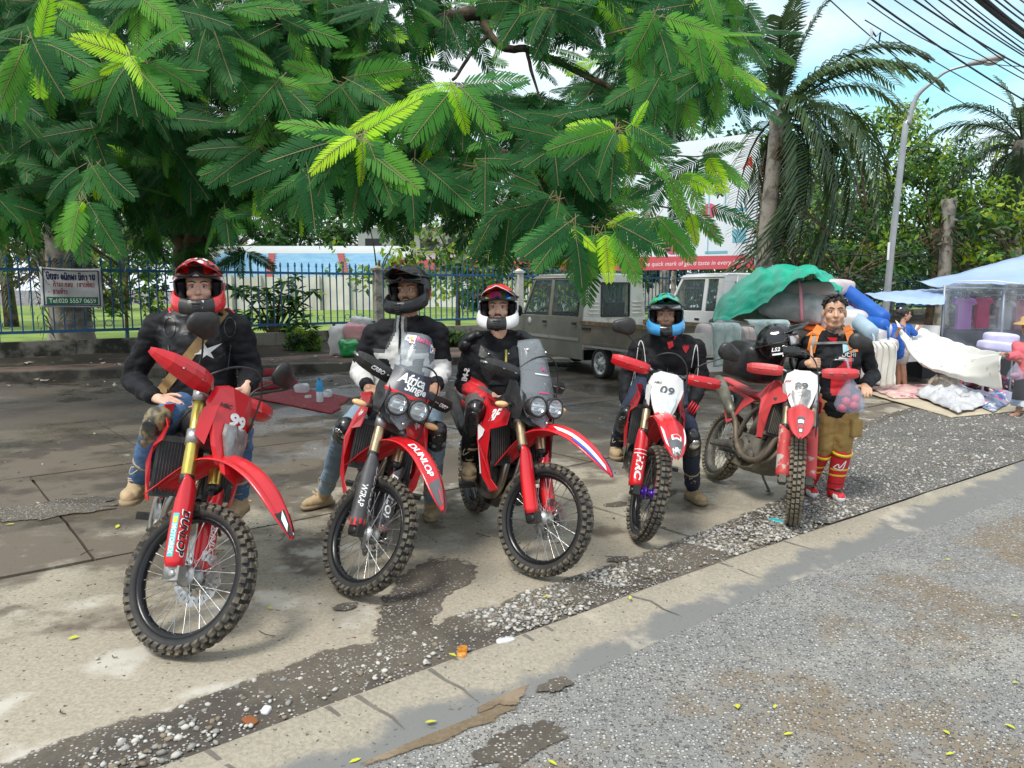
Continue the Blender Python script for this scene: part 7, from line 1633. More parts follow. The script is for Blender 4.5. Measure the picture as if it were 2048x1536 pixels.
def face_detail(root,Hm,sc=1.0,brow=M_hair,smile=True,gaze=0.0,moust=None,browt=.006):
    T=lambda x,y,z:Hm@Vector((x*sc,y*sc,z*sc));RI=Matrix.Translation(-root.location)
    for s_ in(1,-1):
        mb=MB();c=T(.066,s_*.031,.010);mb.ball(c,.0125*sc,12,8,m=0);mb.ball(T(.0745,s_*.031+gaze,.010),.0062*sc,10,6,m=1)
        mb.build('eye',[M_eyew,M_iris],root,RI);mb=MB()
        mb.tube(catmull([T(.070,s_*.015,.0215),T(.0765,s_*.030,.0215),T(.068,s_*.047,.0165)],4),[.0035*sc,.005*sc,.003*sc],6);mb.build('eyelid',MAT['brow_skin']if 'brow_skin' in MAT else M_lip,root,RI)
        mb=MB();mb.tube(catmull([T(.083,s_*.012,.032),T(.080,s_*.032,.040),T(.066,s_*.053,.034)],4),[browt*.8*sc,browt*sc,browt*.4*sc],6,flat=.6);mb.build('eyebrow',brow,root,RI)
    if moust:
        mb=MB();mb.tube(catmull([T(.070,-.032,-.060),T(.085,-.015,-.042),T(.089,0,-.040),T(.085,.015,-.042),T(.070,.032,-.060)],4),[.003,.0065,.0065,.0065,.003],6);mb.build('moustache',moust,root,RI)
    mb=MB();k=.008 if smile else 0;mb.tube(catmull([T(.066,-.028,-.057+k),T(.083,-.012,-.060),T(.087,0,-.061),T(.083,.012,-.060),T(.066,.028,-.057+k)],4),[.003*sc,.0058*sc,.0058*sc,.0058*sc,.003*sc],6);mb.build('mouth',M_lip,root,RI)
def head_M(c,look,tilt=0.0):
    X=Vector(look).normalized();Y=Vector((0,0,1)).cross(X).normalized();Z=X.cross(Y);M=Matrix((X,Y,Z)).transposed().to_4x4();return Matrix.Translation(c)@M@Matrix.Rotation(tilt,4,'X')
def helmet(parent,Hm,colfn,mats,visor,chin,vent,goggles=None,lining=M_jblk,loc0=Vector((0,0,0)),peak=1.0,strap=None,gframe=M_blk):
    """an off-road helmet: shell with an eye port, chin bar, peak; mats = list for the shell"""
    root=empty('helmet',loc0,None,parent)if parent is not None else None
    RI=Matrix.Translation(-(parent.location if parent is not None else loc0));P=parent;M0=RI@Hm
    hel=P
    def shellpt(az,el,k=1.0):return Vector((-.008+.158*k*math.cos(el)*math.cos(az),.137*k*math.cos(el)*math.sin(az),.018+.150*k*math.sin(el)))
    NA,NE=72,36;mb=MB();
    def open_(az,el):
        a=abs(math.degrees(az));e=math.degrees(el);return(a<66 and-70<e<17-(a/66)**4*10)or e<-50-14*max(0,math.cos(az-math.pi))*0
    def vs(i,j):return shellpt(-math.pi+2*math.pi*i/NA,R(-62)+R(152)*j/NE)
    V=[vs(i,j)+(vs(i,j).normalized()*(.004*(math.sin(4*(-math.pi+2*math.pi*i/NA))**2 if j>20 else 0)))for j in range(NE+1)for i in range(NA)];F=[];mi=[]
    for j in range(NE):
        for i in range(NA):
            az,el=-math.pi+2*math.pi*(i+.5)/NA,R(-62)+R(152)*(j+.5)/NE
            if open_(az,el):continue
            F.append((j*NA+i,j*NA+(i+1)%NA,(j+1)*NA+(i+1)%NA,(j+1)*NA+i));mi.append(colfn(math.degrees(az),math.degrees(el)))
    o_=len(V);V+=[p*.93+Vector((0,0,.0))for p in V];F2=[tuple(q+o_ for q in reversed(f))for f in F]
    mb.v=[Vector(v)for v in V];mb.f=F+F2;mb.m=mi+[len(mats)]*len(F2);mb.sm=[True]*len(mb.f)
    hel=mb.build('helmet',list(mats)+[lining],P,M0)if P is not None else None
    if P is None:hel=empty('helmet',loc0);mb.build('shell',list(mats)+[lining],hel,RI@Hm)
    sub=hel;MI=Matrix.Identity(4)if P is not None else RI@Hm
    # rim roll round the port
    mb=MB();E=[shellpt(R(a),R(17-(abs(a)/66)**4*10),1.0)for a in range(-66,67,6)];mb.tube(E,.006,6)
    for s_ in(1,-1):mb.tube([shellpt(R(66*s_),R(e),.99)for e in range(10,-62,-8)],.007,6)
    mb.build('trim',M_blk,sub,MI)
    # chin bar
    secs=[]
    for k in range(25):
        a=R(-78+156*k/24);f=math.cos(a/R(78)*math.pi/2);Rr=.134+.082*f**1.2;h=.050-.008*f;z=-.046-.056*f**1.3;c=Vector((Rr*math.cos(a),Rr*.93*math.sin(a)if abs(a)>.4 else Rr*.93*math.sin(a)*.9,z));rd=Vector((math.cos(a),math.sin(a),0))
        secs.append([c+rd*(math.cos(t)*(.016+.010*f))*(1-.25*math.sin(t))+Vector((0,0,math.sin(t)*h))for t in[2*math.pi*q/12 for q in range(12)]])
    mb=MB()
    for k in range(24):mb.mi=chin(abs(k-11.5)/12,k);mb.loft([secs[k],secs[k+1]],cap=False)
    mb.build('chin_bar',list(mats),sub,MI)
    mb=MB();mb.smooth=False
    mb.prism([(.222,-.040,-.082),(.222,.040,-.082),(.238,.032,-.122),(.218,.012,-.168),(.218,-.012,-.168),(.238,-.032,-.122)],(-.035,0,0),m=0)
    for k in range(4):mb.box((.240-.003*abs(k-1.5),0,-.098-k*.015),(.010,.046-.007*k,.006),m=1)
    mb.v=[v+Vector((0,0,.018))for v in mb.v];mb.build('chin_vent',[vent,M_blk],sub,MI)
    mb=MB();capsule(mb,Vector((.150,-.04,-.105)),Vector((.150,.04,-.105)),.025,.025)
    for s_ in(1,-1):mb.tube(catmull([(.13,s_*.07,-.085),(.06,s_*.092,-.07),(.02,s_*.098,-.02),(.04,s_*.092,.04)],4),.026,8)
    mb.build('cheek_pad',lining,sub,MI)
    # peak
    def pk(u,v):
        y=(u-.5)*2;x=.095+.155*v*peak;w=(.118-.030*v);z=.118+.028*v-.012*v*v-.040*y*y*(1-.2*v)+.010*math.exp(-(y/.25)**2);return Vector((x-.05*y*y,y*w,z))
    mb=MB();NU,NV=20,10
    o=MB();o.grid(pk,NU,NV,thick=.005);nn=NU*NV
    mb.add(o.v,o.f);mb.m=[visor((i%NU)/NU-.5,(i//NU)/NV)if i<nn else(visor(((i-nn)%NU)/NU-.5,0)if i<2*nn else 0)for i in range(len(o.f))];mb.build('peak',list(mats),sub,MI)
    if goggles:
        gl,e0,e1=goggles
        def gg(k,off):
            def fn(u,v):a=R(-58+116*u);n_=max(0,1-abs(u-.5)/.12);e=R(e0+(e1-e0)*v+n_*9*(1-v));p=shellpt(a,e,1.0);return p+Vector((.006+off,0,0))*1.0+(p*.015)
            return fn
        mb=MB();NU2=30;mb.grid(gg(1,.008),NU2,8)
        nm=len(gl);mb.m=[int((i%NU2)/NU2*nm)for i in range(len(mb.f))];lens=mb.build('goggles',gl,sub,MI)
        mb=MB();g=gg(1,.006);mb.tube([g(u/20,0)for u in range(21)]+[g(1,v/4)for v in range(1,5)]+[g(1-u/20,1)for u in range(1,21)]+[g(0,1-v/4)for v in range(1,5)],.008,6);
        for s_ in(0,1):mb.tube([g(s_,.5)]+[shellpt(R((1 if s_ else-1)*a),R((e0+e1)/2-(a-58)*.1),1.03)for a in(70,90,115,150,180)],.016,6,flat=.35)
        if P is None or True:mb.build('goggle_strap',gframe,sub,MI)
    return sub
def boot(root,ank,toe,shaft_top,lab=None,sc=1.0,mat_=None,red=False,up=None):
    """lace-up boot from ankle to toe with a shaft"""
    ank,toe,st_=Vector(ank),Vector(toe),Vector(shaft_top);d=(toe-ank);d.z=0 if up is None else d.z;L_=d.length;d.normalize();upv=(st_-ank).normalized()if up is None else Vector(up);s=d.cross(Vector((0,0,1))).normalized();n=s.cross(d).normalized()
    base=ank-n*.075*sc;mb=MB();capsule(mb,st_,ank,.058*sc,.050*sc);capsule(mb,ank-n*.02,ank-n*.035-d*.035*sc,.045*sc,.042*sc)
    tp=base+d*.16*sc+n*.035;capsule(mb,ank+d*.02-n*.01,ank+d*.085*sc-n*.030*sc,.047*sc,.042*sc)
    for k in(-1,1):capsule(mb,base-d*.03+s*(.012*k)+n*.040,base+d*.125*sc+s*(.018*k)+n*.040*sc,.036*sc,.036*sc)
    capsule(mb,base+d*.13*sc+n*.036,base+d*.155*sc+n*.034,.042*sc,.036*sc)
    o,b_=vox('boot',mb,.008,[mat_ or M_boot,M_redc,M_blk,M_yel]if red else(mat_ or M_boot),root,(lambda p,n_:1 if not red else(0))if False else None,3,.003,16)
    if lab:o['label']=lab
    OI=Matrix.Translation(-root.location);mb=MB();sec=[]
    for x,w in[(-.085,.030),(-.06,.042),(0,.042),(.06,.044),(.12,.052),(.165,.045),(.195,.022)]:sec.append([base+d*x*sc+s*(w*q)*sc+n*z for q,z in((-1,-.004),(1,-.004),(1.04,.022),(-1.04,.022))])
    mb.loft(sec);so_=mb.build('sole',M_sole if not red else M_txtw,o,Matrix.Identity(4))
    if not red:
        mb=MB();
        for k in range(6):
            p=st_.lerp(ank,k/5.5)if k<4 else ank+d*(.03+.03*(k-4))-n*(.0+.012*(k-4));f=(d if k<4 else(d*.5+n).normalized());c=p+f*.056*sc;mb.tube([c-s*.022,c+s*.022+Vector((0,0,.010))],.003,4);mb.tube([c+s*.022,c-s*.022+Vector((0,0,-.010))],.003,4)
        c=st_+d*.06;mb.tube(catmull([c,c+s*.04+Vector((0,0,.01)),c+s*.05-Vector((0,0,.03)),c],4),.0028,4);mb.build('lace',M_lace,o)['kind']='stuff'
        mb=MB();mb.ring(st_+upv*.045,upv,.054*sc,[(.008,.01),(-.008,.01),(-.008,-.01),(.008,-.01)],18);mb.build('collar',M_boot,o)
    return o
def knee_guard(root,hipj,knee,ank,cap,shell=M_guardk,fwd=Vector((0,-1,0)),lab=None):
    d=(ank-knee).normalized();u=(knee-hipj).normalized();f=(u-d).normalized()*.6+fwd*.5;f.normalize();mb=MB();capsule(mb,knee+f*.012-d*.07,knee+f*.018+d*.08,.068,.066);capsule(mb,knee+f*.020+d*.08,knee+f*.012+d*.27,.052,.044);capsule(mb,knee+f*.03,knee+f*.035+d*.05,.056,.055)
    o,b_=vox('knee_guard',mb,.009,shell,root,None,2,.003,20)
    if lab:o['label']=lab
    s=d.cross(f).normalized();mb=MB();Rm=Matrix((s,f,d)).transposed();mb.ball(knee+f*.088+d*.01,(.046,.024,.056),14,10,rot=Rm);mb.build('knee_cap',cap,o)
    mb=MB()
    for t in(.05,.18):c=knee+d*t;mb.ring(c,d,.066-.05*t,[(.006,.014),(-.004,.014),(-.004,-.014),(.006,-.014)],20)
    mb.build('strap',M_blk,o);return o
def surf(b_,p,dirv,lift=.004):
    h=b_.ray_cast(Vector(p)-Vector(dirv)*.6,Vector(dirv),1.4);return(h[0]-Vector(dirv)*lift)if h[0]is not None else Vector(p)
def surf_strip(mb,b_,pts,dirv,wd,m=None,n=24,lift=.004):
    P=[surf(b_,p,dirv,lift)for p in[Vector(pts[0]).lerp(Vector(pts[1]),k/n)for k in range(n+1)]]if len(pts)==2 else[surf(b_,p,dirv,lift)for p in catmull(pts,8)]
    V=[];F=[];dv=Vector(dirv)
    for i,p in enumerate(P):
        t=(P[min(i+1,len(P)-1)]-P[max(i-1,0)]).normalized();s=t.cross(dv).normalized()
        for k in(-1,1):q=p+s*wd/2*k;V.append(surf(b_,q,dirv,lift))
    for i in range(len(P)-1):F.append((2*i,2*i+1,2*i+3,2*i+2))
    mb.add(V,F,m)
def surf_poly(mb,b_,pts,dirv,m=None,lift=.005):
    P=[surf(b_,p,dirv,lift)for p in pts];mb.add(P,[tuple(range(len(P)))],m,False)
def rider(name_label,J,skin,jacket,trou,dims=None,body_extra=None,handsR=None,handsL=None,look=(0,-1,0),tilt=0,smile=True,moust=None,glove=None,gaze=0.0,hsc=1.0,ears=False,cuffs=True,jdisp=.0115,sk=1.0):
    base=J['H'].copy();base.z=0;root=empty('person',base);tag(root,name_label,'person','riders posing with their motorcycles' if 'rider' in name_label or 'man' in name_label else None)
    Hm=head_M(J['Hd'],look,tilt);mb=MB();C_=J['C'];H_=J['H'];Nk=J['Nk']
    chain(mb,[H_,H_.lerp(C_,.5),C_,Nk],[.11*sk,.10*sk,.10*sk,.05]);capsule(mb,Nk,J['Hd']+Vector((0,.015,-.05)),.058,.055);head_parts(mb,Hm,hsc,ears)
    for S in 'RL':
        chain(mb,[C_.lerp(J['S'+S],.5),J['S'+S],J['E'+S],J['W'+S]],[.06,.045,.036,.026]);chain(mb,[H_,H_.lerp(J['K'+S],.25),J['K'+S],J['A'+S]],[.09,.065,.048,.038])
    if handsR:hand(mb,J['WR'],*handsR)
    if handsL:hand(mb,J['WL'],*handsL)
    mats=[skin]+([glove]if glove else[])
    gl=J.get('glove','')
    def mf(p,n):
        if glove:
            for S in gl:
                if(p-J['W'+S]).length<.16 and(p-J['E'+S]).dot((J['W'+S]-J['E'+S]).normalized())>(J['W'+S]-J['E'+S]).length-.02:return 1
        return 0
    bo,bb_=vox('body',mb,.0055,mats,root,mf if glove else None,2)
    face_detail(root,Hm,hsc,M_hair,smile,gaze,moust)
    # trousers
    mb=MB();d_=(J['KR']-J['KL']);
    capsule(mb,H_+Vector((-.07,0,.02)),H_+Vector((.07,0,.02)),.125*sk,.125*sk)
    for S in 'RL':
        hj=H_+(J['K'+S]-H_)*.12+Vector((-.08 if S=='R' else .08,0,0))*(1 if J['SR'].x<J['SL'].x else-1);chain(mb,[hj,hj.lerp(J['K'+S],.5),J['K'+S],J['K'+S].lerp(J['A'+S],.45),J['A'+S].lerp(J['K'+S],.12)],[.112*sk,.095*sk,.073*sk,.064,.058])
    to,tb=vox('trousers',mb,.011,trou['mats'],root,trou.get('fn'),3,.007,11,3)
    # jacket
    mb=MB();ax=(J['SL']-J['SR']).normalized();jr=jacket.get('r',1.0);mid=H_.lerp(C_,.45)
    for k in(-1,1):chain(mb,[H_+Vector((0,0,jacket.get('hem',-.02)))+ax*.055*k,mid+ax*.062*k,C_+ax*.078*k,C_.lerp(Nk,.55)+ax*.06*k],[.135*jr,.128*jr,.132*jr,.085*jr])
    chain(mb,[H_+Vector((0,0,jacket.get('hem',-.02))),mid,C_+Vector((0,-.01,0)),C_.lerp(Nk,.6)],[.130*jr,.128*jr,.130*jr,.085*jr])
    capsule(mb,J['SR'].lerp(Nk,.35)+Vector((0,0,.005)),J['SL'].lerp(Nk,.35)+Vector((0,0,.005)),.085*jr,.085*jr)
    for S in 'RL':
        w=J['W'+S];e=J['E'+S];s_=J['S'+S];chain(mb,[C_.lerp(s_,.75),s_,s_.lerp(e,.5),e,e.lerp(w,.5),e.lerp(w,.93)],[.092*jr,.084*jr,.071*jr,.064*jr,.055*jr,.045])
    if jacket.get('collar',True):capsule(mb,C_.lerp(Nk,.9),Nk+Vector((0,0,.02)),.080,.072)
    jo,jb=vox('jacket' if not jacket.get('shirt')else 'jersey',mb,.009,jacket['mats'],root,jacket.get('fn'),3,jdisp,7.5,7)
    return root,jo,jb,to,tb,Hm,bo
CAM=Vector((0,0,1.7))
def seat_of(k,z=1.0,x=-1.0):return BK[k][1]@Vector((x,0,z))
def toC(p):return(Vector((p.x,p.y,p.z))-CAM).normalized()
# ---- first rider: red helmet, black leather jacket, jeans, number 99
H=seat_of(0,1.0);Y=H.y
J=dict(H=H,C=px(395,680,Y-.02),Nk=px(400,632,Y-.05),Hd=px(399,577,Y-.10),SR=px(318,655,Y-.02),SL=px(474,660,Y-.05),ER=px(264,760,Y+.05),WR=px(312,796,Y-.30),EL=px(505,745,Y+.02),WL=px(492,775,Y-.28),KR=px(312,856,Y-.58),KL=px(478,862,Y-.40),AR=px(276,966,Y-.36),AL=px(478,1000,Y-.10))
def jf(p,n):return 1 if(p-J1['C']).length<.22 and n.y<-.1 else 0
J1=J
r1=rider('rider in red patterned helmet and black leather jacket with hand on thigh',J,M_skin,dict(mats=[M_jblk,M_leath],fn=jf,r=1.06),dict(mats=[M_jean]),handsR=((.9,-.35,-.12),(0,-.35,.95),-1,.25,.12),handsL=((-.1,-.6,-.8),(.9,-.4,.1),1,.5),look=(.30,-1,.0))
root,jo,jb,to,tb,Hm,bo=r1
dv=toC(J['C']);RI=Matrix.Translation(-root.location);mb=MB();surf_strip(mb,jb,[px(448,622,Y),px(322,782,Y)],dv,.055,None,26,.008);mb.build('shoulder_strap',M_strap,root,RI)
mb=MB();c=px(410,700,Y);S_=Y/FPX
star=[(-24,8),(-8,-2),(-2,-14),(4,-4),(34,-14),(10,4),(16,16),(2,9),(-10,18),(-8,7)]
surf_poly(mb,jb,[c+Vector((a*S_,0,-b_*S_))for a,b_ in star],dv,0,.009)
for sg,cx in((-1,340),(1,458)):
    q=[px(cx+a,655+b_,Y)for a,b_ in[(11*math.cos(t)*1.0,19*math.sin(t))for t in[k*math.pi/9 for k in range(19)]]];surf_strip(mb,jb,q,dv,.006,1,lift=.006)
    surf_strip(mb,jb,[px(cx-sg*14-4,622,Y),px(cx-2,617,Y),px(cx+sg*4+6,627,Y)],dv,.008,2,lift=.006);surf_strip(mb,jb,[px(cx+sg*2,690,Y),px(cx+sg*-4,740,Y)],dv,.006,3,lift=.006)
mb.build('jacket_print',[M_jwht,M_blk,M_txtr,M_jgry],jo)['kind']='stuff'
helmet(root,Hm,lambda a,e:(1 if(math.sin(a*.09+e*.12)+.8*math.sin(a*.05-e*.2)>.9)else 2 if(math.sin(a*.13-e*.08)>.62 and e>5)else 3 if e>62 and abs(a)<50 else 0)if e>-30 else 0,[M_red,M_white,M_blk,mat('dark_red',(.25,.01,.015),.25,coat=.5)],lambda y,v:2 if abs(y)<.13 and v>.35 else(1 if .22<abs(y)<.30 and v>.4 else(2 if abs(y)>.38 else 0)),lambda f,k:2 if f<.30 else(0 if f<.8 else 2),M_silver,([mat('red_mirror_lens',(.5,.02,.02),.08,metal=.8,col2=(.7,.1,.05),scale=20),M_blk,mat('red_mirror_lens',(.5,.02,.02),.08)],20,44))
for S,l in(('R',None),('L',None)):knee_guard(root,J['H'],J['K'+S],J['A'+S],M_camo if S=='L' else M_guardk,M_camo)
boot(root,J['AR'],J['AR']+Vector((.025,-.19,0)),J['AR'].lerp(J['KR'],.32));boot(root,J['AL'],J['AL']+Vector((.0,-.18,0)),J['AL'].lerp(J['KL'],.28))
# ---- second rider: black helmet, black and white jacket
H=seat_of(1,1.02);Y=H.y
def foot(x,y,h=.085):p=gp(x,y);return p+Vector((0,.13,h))
J=dict(H=H,C=px(808,700,Y-.02),Nk=px(816,647,Y-.04),Hd=px(820,583,Y-.08),SR=px(750,672,Y),SL=px(872,668,Y-.02),ER=px(718,745,Y+.02),WR=px(735,772,Y-.28),EL=px(886,740,Y),WL=px(872,772,Y-.30),KR=px(690,862,Y-.30),KL=px(872,872,Y-.30),AR=foot(640,1022,.09),AL=foot(858,1042,.09))
J2=J
def jf2(p,n):
    u=(p-J2['C']).dot((J2['SL']-J2['SR']).normalized());z=p.z-J2['C'].z;
    for S in 'RL':
        e,w,s_=J2['E'+S],J2['W'+S],J2['S'+S]
        t=(p-s_).dot((e-s_).normalized())/(e-s_).length;dl=((p-s_)-(e-s_)*t).length;tw=(p-e).dot((w-e).normalized())/(w-e).length;dw=((p-e)-(w-e)*tw).length
        if tw>.1 and dw<.10:return 1 if(tw<.85 and n.y<.2)else 0
        if t>.25 and dl<.115 and abs(u)>.17:return 1 if t>.78 else 0
    lim=.045+.5*max(0,.13-z)if z>.015 else .30
    if abs(u)>lim:return 0
    if z>.015 and abs(u)>lim-.018:return 2
    if-.012<z<.015 and .10<abs(u):return 2
    if abs(u)>.055 and-.20<z<-.05 and abs(abs(u)-.10-.25*(z+.12))<.035:return 0
    if n.y>.5:return 0
    if abs(u)<.008:return 0
    return 1 if(z>-.30)else 0
r2=rider('rider in matt black helmet and black and white textile jacket',J,M_skind,dict(mats=[M_jblk,M_jwht,M_jgry],fn=jf2,r=1.02),dict(mats=[M_jeanl]),handsR=((.45,-.7,-.5),(-.1,-.6,.8),-1,.4),handsL=((-.1,-.8,-.3),(.2,-.2,1),1,.6),look=(-.25,-1,.0),tilt=.05,gaze=-.002,moust=M_hair)
root,jo,jb,to,tb,Hm,bo=r2
M_hblk=mat('satin_black_shell',(.010,.010,.011),.32,spec=.35)
helmet(root,Hm,lambda a,e:1 if(18<e<34 and abs(a)<60 and math.sin(a*.25)>.55)or(e<-5 and abs(abs(a)-95)<5)else 0,[M_hblk,M_redc,M_blkg],lambda y,v:1 if(.2<v<.35 and abs(y)<.2)else 0,lambda f,k:0,M_blk,([M_blkg],20,40),gframe=M_blk)
for S in 'RL':knee_guard(root,J['H'],J['K'+S],J['A'+S],M_chrome)
boot(root,J['AR'],J['AR']+Vector((-.14,-.14,0)),J['AR'].lerp(J['KR'],.30));boot(root,J['AL'],J['AL']+Vector((.02,-.18,0)),J['AL'].lerp(J['KL'],.30))
# ---- third rider: red and white helmet, body armour
H=seat_of(2,1.0);Y=H.y;MW=BK[2][1]
J=dict(H=H,C=px(994,722,Y-.02),Nk=px(998,672,Y-.04),Hd=px(997,618,Y-.07),SR=px(948,693,Y),SL=px(1044,693,Y),ER=px(926,770,Y+.02),WR=px(968,800,Y-.26),EL=px(1062,760,Y),WL=px(1045,790,Y-.26),KR=px(950,836,Y-.42),KL=px(1070,850,Y-.38),AR=px(938,925,Y-.22),AL=MW@Vector((-.90,.26,.47)))
J['glove']='RL'
def jf3(p,n):
    for S in 'RL':
        e,w=J3['E'+S],J3['W'+S];t=(p-e).dot((w-e).normalized())/(w-e).length;d=((p-e)-(w-e)*t).length
        if t>.25 and d<.09:return 1
    return 0
J3=J
r3=rider('rider in red and white helmet wearing black body armour with pads',J,M_skin,dict(mats=[M_jblk,M_redc],fn=jf3,r=.95,shirt=True,collar=False),dict(mats=[M_gtr,M_jblk],fn=lambda p,n:1 if p.z<J3['KR'].z-.03 else 0),handsR=((.7,-.6,-.1),(0,-.3,1),-1,.7),handsL=((-.6,-.7,.0),(0,-.3,1),1,.7),look=(-.04,-1,.04),glove=M_jblk,moust=M_hair,sk=.94)
root,jo,jb,to,tb,Hm,bo=r3
helmet(root,Hm,lambda a,e:1 if e>40 else(2 if e>12 else 0),[M_white,M_red,M_blk],lambda y,v:1,lambda f,k:2 if f<.28 else(0 if f<.85 else 2),M_blkg,([M_blk,mat('lens_gold',(.5,.4,.1),.08,metal=.8),mat('lens_magenta',(.75,.12,.6),.08,metal=.7),mat('lens_magenta2',(.8,.2,.65),.08,metal=.7),mat('lens_green',(.1,.5,.2),.08,metal=.8),mat('lens_blue',(.05,.3,.75),.08,metal=.8),M_blk],16,40))
dv=toC(J['C']);mb=MB();S_=Y/FPX
def CP(x,y):return px(x,y,Y)
o2=MB();q=[CP(*p)for p in[(962,690),(976,700),(996,706),(1016,700),(1030,690),(1036,712),(1030,745),(1012,768),(978,768),(964,745),(958,712)]];cen=CP(996,730)
rings=[[surf(jb,cen.lerp(p,k),dv,.016+.008*(1-k))for p in q]for k in(1,.75,.5,.25)];n_=len(q)
V=[surf(jb,p,dv,.0)for p in q]+[p for r in rings for p in r]+[surf(jb,cen,dv,.026)];F=[(r*n_+k,r*n_+(k+1)%n_,(r+1)*n_+(k+1)%n_,(r+1)*n_+k)for r in range(4)for k in range(n_)]+[(4*n_+k,4*n_+(k+1)%n_,5*n_)for k in range(n_)]
mb.add(V,F,0,False)
for a,b_ in(((975,712),(996,724)),((1017,712),(996,724)),((980,735),(996,745)),((1012,735),(996,745))):surf_strip(mb,jb,[CP(*a),CP(*b_)],dv,.010,1,6,.030)
for x in(978,1016):c=surf(jb,CP(x,708),dv,.028);mb.ball(c,.009,8,6,m=2)
mb.build('chest_plate',[M_leath,M_blk,M_chrome],root,Matrix.Translation(-root.location))
for sg,x in((-1,950),(1,1043)):
    mb=MB();c=J['SR']if sg<0 else J['SL'];mb.ball(c+Vector((sg*.02,-.03,.065)),(.085,.075,.038),14,8,rot=(0,sg*.5,0));mb.ball(c+Vector((sg*.055,-.035,.015)),(.06,.07,.05),14,8,rot=(0,sg*.9,0));mb.ball(c+Vector((sg*-.035,-.06,.085)),(.04,.04,.03),10,6);mb.build('shoulder_pad',M_leath,root,Matrix.Translation(-root.location))
mb=MB();ed=(J['WR']-J['ER']).normalized();sX=Vector((.35,-.1,-.9)).normalized();b0=J['SR'].lerp(J['ER'],.72);put_text(mb,'S-MI',surf(jb,b0,dv,.0)+Vector((0,-.02,0)),(J['ER']-J['SR']),dv.cross(J['ER']-J['SR'])*-1 if False else(J['ER']-J['SR']).cross(dv)*-1,.04,0,None,None,.004);mb.build('sleeve_print',M_txtw,jo)
mb=MB();p0=px(1018,700,Y-.12);mb.tube(catmull([px(1012,700,Y-.16),px(1012,722,Y-.2),px(1010,740,Y-.19),px(1014,752,Y-.18)],5),.008,6);tag(mb.build('neck_cord',mat('yellow_cord',(.5,.42,.08),.6),root,Matrix.Translation(-root.location)))
for S in 'RL':knee_guard(root,J['H'],J['K'+S],J['A'+S],M_guardk)
boot(root,J['AR'],J['AR']+Vector((.01,-.19,0)),J['AR'].lerp(J['KR'],.32));boot(root,J['AL'],J['AL']+Vector((.03,-.18,0)),J['AL'].lerp(J['KL'],.30))
# ---- fourth rider: blue-green helmet, black jacket with white piping
H=seat_of(3,1.02);Y=H.y;MW=BK[3][1]
J=dict(H=H,C=px(1333,722,Y-.02),Nk=px(1333,676,Y-.04),Hd=px(1331,631,Y-.09),SR=px(1281,698,Y),SL=px(1388,698,Y),ER=px(1252,752,Y+.05),WR=px(1252,806,Y-.12),EL=px(1402,758,Y+.02),WL=px(1386,806,Y-.22),KR=px(1252,838,Y-.34),KL=px(1382,884,Y-.34),AR=MW@Vector((-.88,-.27,.47)),AL=foot(1392,1010,.09))
J['glove']='L';J4=J
r4=rider('rider in blue and green helmet and black jacket with white piping',J,M_skinb,dict(mats=[M_jblk],r=1.0),dict(mats=[M_navyt]),handsR=((-.0,-.35,-.9),(-.3,-.9,.2),-1,.25),handsL=((-.25,-.5,-.8),(.1,-.8,.3),1,.45,.14),look=(-.16,-1,-.03),smile=False,glove=M_jblk)
root,jo,jb,to,tb,Hm,bo=r4
helmet(root,Hm,lambda a,e:(1 if math.sin(a*.11+e*.1)>.25 else 2 if math.sin(a*.06-e*.17)>.3 else 0)if e>-25 else(3 if abs(a)<120 else 0),[M_blkg,mat('turquoise_gloss',(.01,.32,.30),.2,coat=.6),mat('green_gloss',(.01,.35,.13),.2,coat=.6),mat('sky_blue_gloss',(.03,.25,.52),.25,coat=.6),M_blk],lambda y,v:3 if abs(y)<.10 and v>.25 else(0 if abs(y)<.28 else 2),lambda f,k:0 if f<.2 else(3 if f<.75 else 0),M_blkg,([mat('clear_goggle',(.35,.36,.38),.05,metal=.5)],14,30))
dv=toC(J['C']);mb=MB()
def C4(x,y):return px(x,y,Y)
for pts in([(1268,775),(1278,690),(1287,690),(1293,735)],[(1382,735),(1388,700),(1393,692),(1396,730),(1393,760)],[(1258,790),(1270,740)]):surf_strip(mb,jb,[C4(*p)for p in pts],dv,.006,0,lift=.006)
for c,k in(((1371,697),1.0),((1341,690),.7)):
    q=[(-8,-6),(-5,-2),(-4,-8),(-1,-4),(0,-8),(2,-4),(5,-8),(5,-2),(8,-6),(5,3),(2,6),(0,10),(-3,6),(-5,3)]if k==1.0 else[(-7,-4),(4,-8),(6,3),(-3,9)]
    surf_poly(mb,jb,[C4(c[0]+a,c[1]+b_)for a,b_ in q],dv,1,.008)
surf_strip(mb,jb,[C4(1335,735),C4(1334,780)],dv,.008,2,8,.006);surf_strip(mb,jb,[C4(1352,668),C4(1348,680)],dv,.012,1,5,.008)
mb.build('jacket_print',[M_jwht,M_txtr,M_jgry],jo)['kind']='stuff'
mb=MB()
for k in range(4):p=J['WL']+Vector((-.02-.016*k+.03,-.065+.0*k,-.06+.012*k));mb.tube([p+Vector((.02,0,.05)),p+Vector((-.025,-.01,-.02))],.005,5)
mb.build('glove_stripe',M_txtr,root,Matrix.Translation(-root.location))
for S in 'RL':knee_guard(root,J['H'],J['K'+S],J['A'+S],M_chrome)
boot(root,J['AR'],J['AR']+Vector((-.02,-.19,0)),J['AR'].lerp(J['KR'],.32));boot(root,J['AL'],J['AL']+Vector((.05,-.18,0)),J['AL'].lerp(J['KL'],.36))
